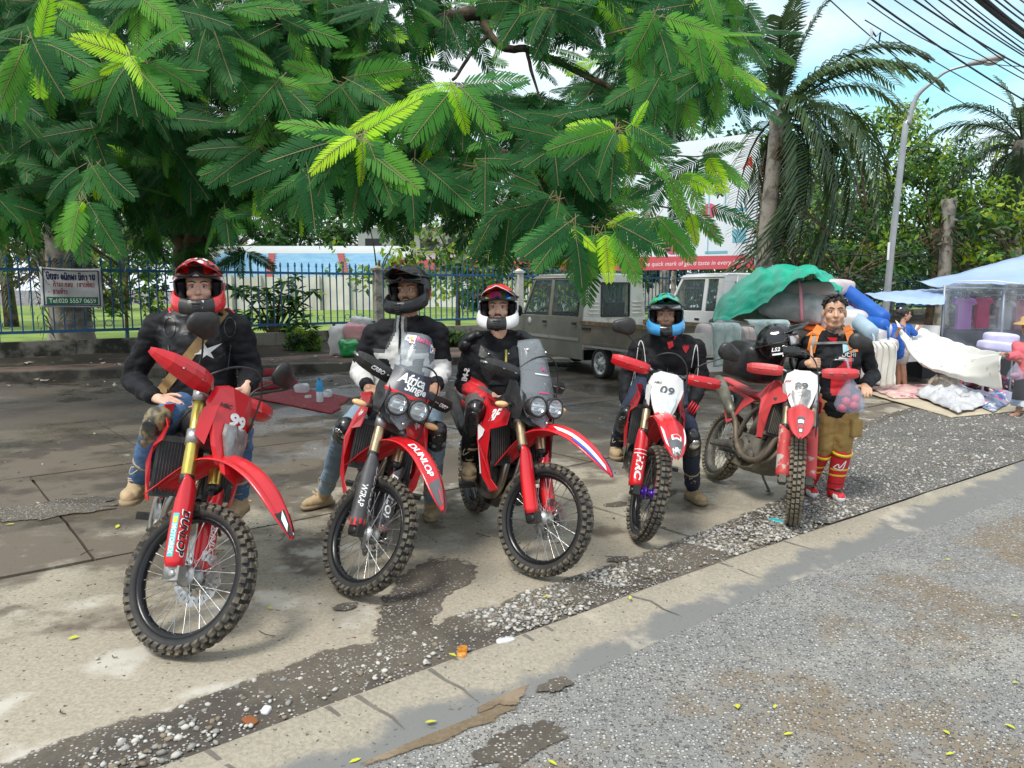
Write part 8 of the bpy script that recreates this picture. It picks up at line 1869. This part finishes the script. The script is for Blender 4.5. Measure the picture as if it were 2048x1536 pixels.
# ---- fifth man: standing bareheaded behind the muddy motorcycle, thumb up
Y=6.05;fL=gp(1682,1008);fR=gp(1628,998)
J=dict(H=px(1672,800,Y),C=px(1672,718,Y),Nk=px(1670,668,Y-.01),Hd=px(1669,626,Y-.05),SR=px(1622,690,Y),SL=px(1724,690,Y+.02),ER=px(1602,758,Y+.06),WR=px(1613,728,Y-.22),EL=px(1746,752,Y+.05),WL=px(1728,772,Y-.2),KR=px(1650,890,Y-.02),KL=px(1688,886,Y-.06),AR=fR+Vector((0,.15,.10)),AL=fL+Vector((.0,.14,.10)))
def tf5(p,n):return 0
M_skinm=mat('warm_tan_skin',(.52,.29,.18),.5,col2=(.58,.34,.22),scale=14)
r5=rider('bareheaded man in black jersey giving a thumbs up beside the muddy motorcycle',J,M_skinm,dict(mats=[M_jblk,M_redc],r=.90,shirt=True,fn=lambda p,n:1 if(n.y<0 and-.27<p.z-J5['C'].z<-.02+.8*(p.x-J5['C'].x)and abs(p.x-J5['C'].x+.0)<.075)else 0,hem=-.05),dict(mats=[M_ktr]),handsR=((.55,-.75,.15),(-.7,-.6,.1),-1,1.2,.02,1.0,True,True),handsL=((-.2,-.9,-.1),(.1,-.2,1),1,.5),look=(-.28,-1,.04),ears=True,sk=.92,hsc=1.03)if not globals().update(J5=J)else None
root,jo,jb,to,tb,Hm,bo=r5;RI=Matrix.Translation(-root.location)
mb=MB();T=lambda x,y,z:Hm@Vector((x*1.03,y*1.03,z*1.03));Rm=Hm.to_3x3()
mb.ball(T(-.022,0,.048),(.100,.085,.092),20,12,rot=Rm)
rr=random.Random(3)
for k in range(130):
    a=rr.uniform(-2.6,2.6);e=rr.uniform(.1,1.45);p=Vector((-.022+.1*math.cos(e)*math.cos(a),.085*math.cos(e)*math.sin(a),.048+.092*math.sin(e)))
    if p.x>.045 and p.z<.085:continue
    capsule(mb,T(*p),T(p.x+.022*math.cos(a)+rr.uniform(.0,.015),p.y+.010*math.sin(a),p.z+rr.uniform(-.004,.008)),.008,.006,6)
ho,hb=vox('hair',mb,.005,M_hair,root,None,3)
bmh=bmesh.new();bmh.from_mesh(ho.data);Hi=Hm.inverted()
dl=[f for f in bmh.faces if(lambda q:(q.x>.030 and q.z<.078-.25*max(0,abs(q.y)-.04))or q.z<-.012 or(q.x>-.002 and q.z<.03))(Hi@f.calc_center_median())];bmesh.ops.delete(bmh,geom=dl,context='FACES');bmh.to_mesh(ho.data);bmh.free()
dv=toC(J['C'])
def C5(x,y):return px(x,y,Y)
mb=MB()
for pts in([(1641,652),(1630,672),(1622,705)],[(1692,652),(1700,672),(1708,705)]):surf_strip(mb,jb,[C5(*p)for p in pts],dv,.060,0,lift=.012);surf_strip(mb,jb,[C5(*p)for p in pts[1:]],dv,.022,1,8,lift=.016)
surf_strip(mb,jb,[C5(1626,687),C5(1706,685)],dv,.018,1,12,.014)
pk_=soft('backpack',J['C']+Vector((0,.22,-.02)),(.34,.2,.48),M_orgs,(0,0,0),4);pk_.name='rucksack';tag(pk_,'orange rucksack on the back of the bareheaded man','rucksack')
so_=mb.build('rucksack_strap',[M_orgs,mat('grey_webbing',(.25,.24,.22),.7)],None);so_.parent=pk_;so_.matrix_parent_inverse=pk_.matrix_world.inverted()if False else Matrix.Identity(4)
mb=MB();X5=Vector((1,0,0));put_text(mb,'OCHI',C5(1664,703)+Vector((0,-.3,0)),X5,(0,0,1),.030,0,None,jb,.006);put_text(mb,'BIKE',C5(1664,714)+Vector((0,-.3,0)),X5,(0,0,1),.026,0,None,jb,.006)
q=[(1685,688),(1695,690),(1702,700),(1694,708),(1686,706)];surf_poly(mb,jb,[C5(*p)for p in q],dv,1,.007);surf_poly(mb,jb,[C5(*p)for p in[(1654,675),(1675,676),(1672,684),(1660,682)]],dv,2,.007)
mb.build('jersey_print',[M_txtw,mat('pale_cyan_print',(.35,.55,.6),.5),M_txtr],jo)['kind']='stuff'
mb=MB();capsule(mb,J['Nk']+Vector((0,-.005,.015)),J['Nk']+Vector((0,0,.045)),.077,.068);vox('neck_scarf',mb,.008,mat('printed_scarf',(.05,.05,.05),.8,col2=(.4,.25,.18),scale=40),root,None,2,.006,14)
for S,F_ in(('L',fL),('R',fR)):
    a=J['A'+S];k=J['K'+S];mb=MB();chain(mb,[a+Vector((0,0,-.02)),a.lerp(k,.45),a.lerp(k,.78)],[.062,.070,.076]);capsule(mb,a+Vector((0,.02,-.04)),F_+Vector((0,.06,.055)),.052,.046);capsule(mb,F_+Vector((0,.08,.05)),F_+Vector((0,.02,.045)),.05,.042)
    def mfb(p,n,a=a,F_=F_):
        z=p.z
        if z<.02:return 3
        if p.y<F_.y+.06 and z<.07:return 3 if n.z<.2 or abs(p.x-F_.x)>.03 else 0
        if .085<z<.15:return 1 if math.sin(z*90)>.2 else 0
        if .19<z<.30 and n.y<0 and(abs(z-.22)<.008 or abs(z-.27)<.008):return 2
        return 0
    o,bb3=vox('riding_boot',mb,.007,[M_redc,M_blk,M_yel,M_txtw],root,mfb,2)
    mb=MB();c=a.lerp(k,.55)
    if S=='L':surf_strip(mb,bb3,[c+Vector((-.05,0,-.03)),c+Vector((-.01,0,-.0)),c+Vector((.0,0,-.03)),c+Vector((.05,0,.03))],dv,.008,0,lift=.003);surf_strip(mb,bb3,[c+Vector((-.05,0,-.03)),c+Vector((.02,0,-.045)),c+Vector((.05,0,.03))],dv,.008,0,lift=.003)
    mb.ring(a.lerp(k,.80),(k-a),.074,[(.008,.01),(-.008,.01),(-.008,-.01),(.008,-.01)],20,m=1);mb.build('boot_print',[M_txtw,M_yel],o)
mb=MB();p=J['KL']+Vector((.06,-.06,.13));mb.box(p,(.10,.05,.14),(0,0,.3));mb.build('cargo_pocket',M_ktr,root,RI,bevel=.015)
# his black helmet and bag on the seat of the muddy motorcycle, plastic bag on the handlebar
hp=px(1555,690,6.1);HM=head_M(hp,(.95,-.3,.02),-.05);HM=HM@Matrix.Rotation(R(-8),4,'Y')
hh=helmet(None,HM,lambda a,e:0,[M_blkg,M_blk],lambda y,v:0,lambda f,k:0,M_blk,([mat('silver_goggle_lens',(.5,.5,.5),.1,metal=.6)],-12,18),loc0=hp.copy())
tag(hh,'glossy black off-road helmet resting on the bag on the muddy motorcycle','helmet')
mb=MB();put_text(mb,'LS2',(-.02,-.139,-.03),(1,0,0),(0,0,1),.032);mb.add([(-.05,-.137,-.075),(.03,-.137,-.075),(.03,-.137,-.06),(-.05,-.137,-.06)],[(0,1,2,3)]);mb.build('helmet_print',M_txtw,hh,Matrix.Translation(-hp)@HM)
bg_=soft('bag',px(1512,722,6.35),(.44,.42,.34),mat('black_nylon_bag',(.012,.012,.013),.35,col2=(.03,.03,.032),scale=5,bump=.6,bscale=10),(.1,.1,.4),9,amp=.1,n=30,k=20,crease=.06);tag(bg_,'crumpled black bag strapped on the seat of the muddy motorcycle','bag')
mb=MB();c=px(1698,790,5.72)
secs=[]
for z,r,k in((.14,.012,0),(.10,.035,0),(.02,.085,.01),(-.07,.115,.02),(-.12,.095,.02),(-.14,.03,.02)):secs.append([c+Vector((r*math.cos(t)*(1+.15*math.sin(3*t+z*20))+k,r*.55*math.sin(t),z))for t in[q*math.pi/9 for q in range(18)]])
mb.loft(secs);mb.tube([c+Vector((0,0,.13)),c+Vector((-.03,0,.26))],.006,5);mb.tube([c+Vector((.01,0,.13)),c+Vector((-.02,.02,.27))],.006,5)
pb=empty('plastic_bag',c);mb.build('film',M_film,pb,Matrix.Translation(-c));tag(pb,'clear plastic bag of red fruit hanging from the handlebar of the muddy motorcycle','plastic bag')
mb=MB();
for a,b_,d in((.03,-.02,-.08),(-.04,.01,-.10),(.05,.0,-.03),(-.02,0,-.05)):mb.ball(c+Vector((a,b_,d)),.035,10,8)
mb.build('contents',mat('pink_red_contents',(.65,.06,.12),.5),pb,Matrix.Translation(-c))['kind']='stuff'
# ---- two women at the bedding stall
def woman(label,J,skin,top,bottom,bands=None,hm=None,look=(0,-1,0),legs=True,shorts=False,hands=None):
    base=J['H'].copy();base.z=0;root=empty('person',base);tag(root,label,'person');mb=MB();C_,H_,Nk=J['C'],J['H'],J['Nk'];Hm=head_M(J['Hd'],look)
    chain(mb,[H_,C_,Nk],[.10,.085,.04]);capsule(mb,Nk,J['Hd']+Vector((0,.01,-.05)),.042,.045);head_parts(mb,Hm,.92)
    for S in 'RL':
        chain(mb,[C_.lerp(J['S'+S],.6),J['S'+S],J['E'+S],J['W'+S]],[.05,.04,.033,.024]);d=(J['W'+S]-J['E'+S]).normalized();hand(mb,J['W'+S],d,Vector((0,0,1)),1 if S=='L' else-1,.6,.05,.9)
        chain(mb,[H_,H_.lerp(J['K'+S],.3),J['K'+S],J['K'+S].lerp(J['A'+S],.35),J['A'+S],J['A'+S]+Vector((0,0,-.03))],[.09,.075,.052,.05,.035,.034]);f=J.get('toe',Vector((.0,-.12,0)));capsule(mb,J['A'+S]+Vector((0,0,-.045)),J['A'+S]+f+Vector((0,0,-.055)),.032,.026)
    vox('body',mb,.009,skin,root,None,2);face_detail(root,Hm,.92)
    mb=MB();ax=(J['SL']-J['SR']).normalized()
    for k in(-1,1):chain(mb,[H_+Vector((0,0,-.06))+ax*.06*k,H_.lerp(C_,.5)+ax*.05*k,C_+ax*.06*k],[.12,.105,.10])
    for S in 'RL':chain(mb,[C_.lerp(J['S'+S],.6),J['S'+S],J['S'+S].lerp(J['E'+S],.7),J['E'+S].lerp(J['W'+S],.2 if not J.get('long')else .8)],[.075,.068,.06,.055])
    vox('blouse',mb,.012,top,root,None,3,.008,10)
    mb=MB()
    if shorts:
        for S in 'RL':chain(mb,[H_+Vector((-.05 if S=='R' else .05,0,-.02)),H_.lerp(J['K'+S],.55)],[.12,.10])
        vox('shorts',mb,.012,bottom,root,None,2,.006,10)
    else:
        a=(J['AR']+J['AL'])/2;secs=[]
        for t,r in((-.12,.13),(0,.155),(.3,.17),(.7,.175),(.86,.18)):c=H_.lerp(a,t);secs.append([c+Vector((r*math.cos(q)*(1+.03*math.sin(7*q)),r*.75*math.sin(q),0))for q in[k*math.pi/14 for k in range(28)]])
        mb.m=[];
        for i in range(4):mb.mi=1 if i==3 else 0;mb.loft([secs[i],secs[i+1]],cap=False)
        mb.build('sarong',bottom,root,Matrix.Translation(-base))
    hb_=MB();T=lambda x,y,z:Hm@Vector((x,y,z));hb_.ball(T(-.022,0,.035),(.095,.08,.09),16,10,rot=Hm.to_3x3());hb_.ball(T(-.125,0,.03),(.05,.055,.05),12,8)
    if hm is None:
        ho,_=vox('hair',hb_,.008,M_hair,root,None,2,.004,20);bmh=bmesh.new();bmh.from_mesh(ho.data);Hi=Hm.inverted();bmesh.ops.delete(bmh,geom=[f for f in bmh.faces if(lambda q:q.x>.035 and q.z<.06)(Hi@f.calc_center_median())],context='FACES');bmh.to_mesh(ho.data);bmh.free()
        fl=MB();
        for q in((-.05,.05,.10),(-.10,-.02,.095),(-.09,.06,.07)):fl.ball(T(*q),.018,8,6)
        fl.build('hair_flower',M_txtw,root,Matrix.Translation(-base))
    else:
        hb2=MB();hb2.lathe([(.02,.10),(.085,.085),(.095,.03),(.17,-.0),(.175,-.012),(.09,.012)],T(-.01,0,.055),Hm.to_3x3()@Vector((0,0,1)),20);hb2.build('straw_hat',hm,root,Matrix.Translation(-base))
    sl_=MB()
    for S in 'RL':f=J.get('toe',Vector((.0,-.12,0)));p=J['A'+S];sl_=MB();sl_.tube([p+Vector((0,.03,-.088)),p+f*1.1+Vector((0,0,-.088))],.042,8,flat=.25);sl_.build('sandal',mat('red_sandal',(.4,.04,.06),.6),root,Matrix.Translation(-base))
    return root
Y=13.3;fx=gp(1808,776)
woman('woman with flowers in her hair, blue shirt and pale shorts holding the sheet',dict(H=px(1800,700,Y),C=px(1803,660,Y),Nk=px(1806,643,Y),Hd=px(1811,629,Y),SR=px(1790,655,Y-.05),SL=px(1816,655,Y+.1),ER=px(1788,680,Y-.15),WR=px(1797,660,Y-.35),EL=px(1828,668,Y+.1),WL=px(1834,660,Y+.1),KR=px(1797,738,Y),KL=px(1806,738,Y-.05),AR=px(1797,768,Y),AL=px(1810,771,Y-.05),toe=Vector((.13,-.05,0))),M_skinb,mat('royal_blue_shirt',(.01,.09,.42),.7,col2=(.015,.13,.5),scale=6),mat('pale_grey_shorts',(.42,.38,.37),.8),look=(.9,-.2,-.1),shorts=True)
Y=10.2;
woman('woman in pink blouse and straw hat at the right edge of the picture',dict(H=px(2058,745,Y),C=px(2056,702,Y),Nk=px(2056,676,Y),Hd=px(2056,655,Y),SR=px(2034,692,Y+.05),SL=px(2080,692,Y),ER=px(2038,722,Y-.05),WR=px(2016,710,Y-.1),EL=px(2088,725,Y),WL=px(2075,745,Y-.15),KR=px(2050,785,Y),KL=px(2062,785,Y),AR=px(2036,822,Y),AL=px(2062,822,Y),toe=Vector((-.12,-.05,0)),long=True),M_skinb,mat('salmon_blouse',(.70,.17,.19),.75,col2=(.62,.12,.15),scale=6),[mat('charcoal_sarong',(.05,.05,.06),.8),M_fl3],hm=mat('straw',(.5,.33,.13),.8),look=(-.8,-.4,-.05))
c=px(2031,745,9.95);mb=MB();secs=[]
for z,r in((.13,.01),(.08,.04),(0,.095),(-.07,.11),(-.10,.06)):secs.append([c+Vector((r*math.cos(t),r*.6*math.sin(t),z))for t in[q*math.pi/8 for q in range(16)]])
mb.loft(secs);pb=empty('plastic_bag',c);mb.build('film',M_film,pb,Matrix.Translation(-c));tag(pb,'small clear plastic bag of pinkish goods hanging from the arm of the woman in pink','plastic bag');mb=MB();mb.ball(c+Vector((0,0,-.04)),(.07,.04,.04),10,8);mb.build('contents',mat('pinkish_contents',(.5,.2,.25),.6),pb,Matrix.Translation(-c))
# ---------------------------------------------------------------- small things on the ground
M_mat=floral('red_patterned_mat',(.36,.035,.05),[(.5,.33,.08),(.36,.035,.05),(.45,.2,.06),(.36,.035,.05)],11,.17)
lying('mat',[(505,796),(600,776),(703,797),(664,828)],.004,M_mat,'red mat with yellow pattern lying flat behind the first two motorcycles','mat',31,.006)
for a,b_,r,l in(((497,772),(582,766),.075,'upper rolled red mat behind the first motorcycle'),((505,786),(590,775),.075,'lower rolled red mat beside the flat red mat')):
    A,B2=gp(*a)+Vector((0,0,.08)),gp(*b_)+Vector((0,0,.08));A.z=B2.z=.085 if 'lower' in l else .215
    mb=MB();n=20;secs=[]
    for k in range(9):c=A.lerp(B2,k/8);d=(B2-A).normalized();s_=d.cross(Vector((0,0,1)));secs.append([c+s_*(math.cos(t)*r*(1+.05*math.sin(k+t)))+Vector((0,0,math.sin(t)*r))for t in[q*2*math.pi/n for q in range(n)]])
    mb.loft(secs);tag(mb.build('rolled_mat',M_mat),l,'mat','rolled red mats')
c=gp(640,806)+Vector((0,0,.012));bt=empty('water_bottle',c);tag(bt,'plastic water bottle with a blue label standing on the red mat','bottle')
mb=MB();mb.lathe([(.048,0),(.052,.01),(.052,.16),(.050,.165),(.052,.17)],(0,0,0),n=18);mb.build('body',mat('frosted_plastic',(.6,.66,.7),.25,coat=.3),bt)
mb=MB();mb.lathe([(.0525,.165),(.0535,.17),(.0535,.27),(.045,.30),(.022,.335),(.018,.345)],n=18);mb.build('label',mat('blue_label',(.02,.30,.62),.35,col2=(.05,.42,.75),scale=12),bt);mb=MB();mb.lathe([(.019,.345),(.019,.372)],n=14);mb.build('cap',mat('blue_cap',(.02,.2,.5),.4),bt)
def wad(name,p,sz,m,l,cat,seed,Z=.03,grp=None):
    o=soft(name,p+Vector((0,0,sz[2]*.4+Z*0)),sz,m,(0,0,seed),seed,amp=.25,n=16,k=10,crease=.12,freq=9);tag(o,l,cat,grp)
wad('carton',gp(603,786),(.24,.18,.17),M_plast,'crumpled white takeaway bag on the red mat left of the bottle','bag',3);wad('tissue',gp(617,797),(.16,.1,.06),M_bagw,'small white tissue on the red mat','tissue',5);wad('tissue',gp(655,796),(.14,.12,.14),M_plast,'grey crumpled wrapper right behind the water bottle','wrapper',6)
for x,y,Y,sz,m,l,sd in((682,684,17.9,(.55,.45,.75),M_bagw,'white woven rubbish sack leaning at the wall',1),(699,696,17.4,(.50,.45,.42),mat('green_plastic_bag',(.01,.30,.06),.2,col2=(.02,.42,.12),scale=6,bump=.5,bscale=9,coat=.4),'green plastic rubbish bag on the pavement behind the second rider',2),(712,664,17.8,(.50,.4,.45),mat('pink_plastic_bag',(.70,.32,.36),.3,bump=.5,bscale=9),'pink plastic rubbish bag on top of the rubbish heap',3),(722,648,17.9,(.45,.4,.35),M_plast,'clear plastic rubbish bag at the top of the rubbish heap',4)):
    o=soft('rubbish_bag',px(x,y,Y),sz,m,(0,0,sd),sd+20,amp=.16,n=24,k=16,crease=.07,freq=4);tag(o,l,'rubbish bag','rubbish bags by the wall')
wad('wrapper',gp(925,1307),(.10,.045,.025),mat('amber_wrapper',(.42,.13,.015),.12,col2=(.62,.28,.04),scale=40,coat=.5),'shiny amber wrapper in the gravel beside the gutter','wrapper',11);wad('wrapper',gp(1552,1044),(.10,.06,.02),mat('teal_wrapper',(.01,.42,.46),.3),'teal wrapper in the gravel near the muddy motorcycle','wrapper',12)
wad('plastic_cup',gp(1012,1284),(.09,.045,.02),M_plast,'flattened clear plastic cup lying by the gutter','cup',13);wad('tissue',gp(532,1425),(.05,.035,.02),M_bagw,'crumpled white tissue in the gravel at the bottom left','tissue',14);wad('brown_leaf',gp(500,1443),(.07,.04,.012),mat('rust_leaf',(.22,.07,.02),.8),'wet rust-brown leaf in the gravel beside the white tissue','leaf',15)
# dark cracks and run marks across the gutter
mb=MB();mb.smooth=False;rr=random.Random(31)
for s_ in[-1.3,-.9,-.62,-.3,.02,.1,.22,.34,.62,.8,1.25,1.4,1.75,2.3,2.45,3.1,3.9,4.6]:
    n0,n1=2.77,rr.uniform(2.46,2.62);P=[sn(s_+.30*(n0-n)+.02*rr.uniform(-1,1),n+gut_off(s_))for n in(n0,n0*.66+n1*.34,n0*.33+n1*.67,n1)]
    for k,(w0,w1)in enumerate(((.012,.009),(.009,.007),(.007,.001))):
        zz=[(.0115,.0012,-.0085,-.019,)[q]if n1>2.54 else(.0115,-.005,-.018,-.031)[q]for q in(k,k+1)]
        a,b_=P[k],P[k+1];mb.add([Vector((a.x,a.y,zz[0]))-U2*w0,Vector((a.x,a.y,zz[0]))+U2*w0,Vector((b_.x,b_.y,zz[1]))+U2*w1,Vector((b_.x,b_.y,zz[1]))-U2*w1],[(0,1,2,3)])
tag(mb.build('gutter_stain',mat('dark_run_mark',(.11,.10,.085),.8,col2=(.17,.15,.125),scale=20)),kind='structure')
# fallen leaves
lv=MB();P=[(0,-.5,0),(.18,-.25,.03),(.22,.1,.05),(.0,.5,.02),(-.22,.1,.05),(-.18,-.25,.03)];lv.add(P+[(0,0,0)],[(k,(k+1)%6,6)for k in range(6)])
LV=['in the middle of the road, below the purple-hubbed motorcycle','at the bottom edge of the road, just right of the picture centre','on the brown mud at the bottom edge, left of the picture centre','on the lower road, right of the picture centre',
      'on the lower right road, left one of the bottom right pair','on the lower right road near the right edge','on the road closest to the bottom right corner','at the right edge of the road, halfway down the asphalt','at the right edge, highest there','on the upper right part of the asphalt','on the road just above the middle leaf','on the asphalt just below the gutter at the far right',
      'on the pale slab left of the first front tyre','on the slab right of the first front tyre','on the dark slab left of the first boot','on the dark slab at the far left edge','in the gravel below the third front tyre','beside the amber wrapper','in the gravel right of the third front tyre','on the gutter edge near the bottom middle']
me_l=lv.mesh('fallen_leaf',mat('yellow_leaf',(.58,.55,.03),.6,col2=(.45,.5,.04),scale=9));rr=random.Random(6)
for x,y,s_,Z,rd in[(1475,1415,.05,-.045,1),(1105,1528,.045,-.045,1),(710,1524,.05,-.045,1),(1577,1470,.04,-.045,1),(1893,1467,.04,-.045,1),(2020,1455,.05,-.045,1),(1900,1510,.035,-.045,1),(2030,1367,.035,-.045,1),(2030,1233,.03,-.045,1),(1895,1120,.03,-.045,1),(1550,1415,.03,-.045,1),(1785,1075,.03,-.045,1),
                        (148,1277,.05,.002,0),(540,1218,.04,.002,0),(235,1054,.06,.002,0),(20,1050,.06,.002,0),(1092,1195,.05,.02,0),(905,1312,.05,.03,0),(1260,1197,.04,.02,0),(862,1446,.05,-.03,0)]:
    o=link('fallen_leaf',me_l);o.location=gp(x,y,Z)+Vector((0,0,.006));o.rotation_euler=(rr.uniform(-.2,.2),rr.uniform(-.2,.2),rr.uniform(0,6));o.scale=(s_*1.05,)*3
    tag(o,'small yellow leaf '+LV.pop(0),'leaf','yellow leaves on the road' if rd else 'yellow leaves on the concrete')
# bits of litter along the pavement and twigs on the slabs, too many to count
mb=MB();rr=random.Random(12)
for k in range(170):
    x=rr.uniform(0,1000);y=rr.choice((rr.uniform(714,733),rr.uniform(758,775)));z=.20 if y<740 else 0.0
    p=gp(x,y,z);s_=rr.uniform(.02,.085);mb.mi=rr.choice((0,0,1,2,2));a=rr.uniform(0,6.28)
    mb.add([p+Vector((s_*math.cos(a+q)*rr.uniform(.5,1.2),s_*math.sin(a+q)*rr.uniform(.5,1.2),.015+rr.uniform(0,.04)))for q in(0,1.5,3.1,4.7)],[(0,1,2,3)],None,False)
tag(mb.build('litter',[mat('paper_scrap',(.5,.49,.46),.8),M_bage,mat('dead_leaf',(.10,.06,.03),.9)]),kind='stuff')
mb=MB()
for k in range(120):
    s_,n_=rr.uniform(-4,5),rr.uniform(3.3,10);p=sn(s_,n_,.006);a=rr.uniform(0,6.28);l=rr.uniform(.03,.14);d=Vector((math.cos(a),math.sin(a),0));mb.tube([p,p+d*l*.5+Vector((-d.y,d.x,0))*.01,p+d*l],.0022,4)
for k in range(260):
    s_,n_=rr.uniform(-4,6),rr.uniform(4.5,11);p=sn(s_,n_,.006);a=rr.uniform(0,6.28);q=rr.uniform(.008,.022);mb.add([p+Vector((q*math.cos(a+t),q*.5*math.sin(a+t),.003*t))for t in(0,1.6,3.1,4.7)],[(0,1,2,3)],1 if k%3 else 2,False)
tag(mb.build('leaf_litter',[mat('twig_brown',(.05,.038,.025),.9),mat('dead_leaf',(.10,.06,.03),.9),mat('pale_leaf_bit',(.4,.36,.2),.8)]),kind='stuff')
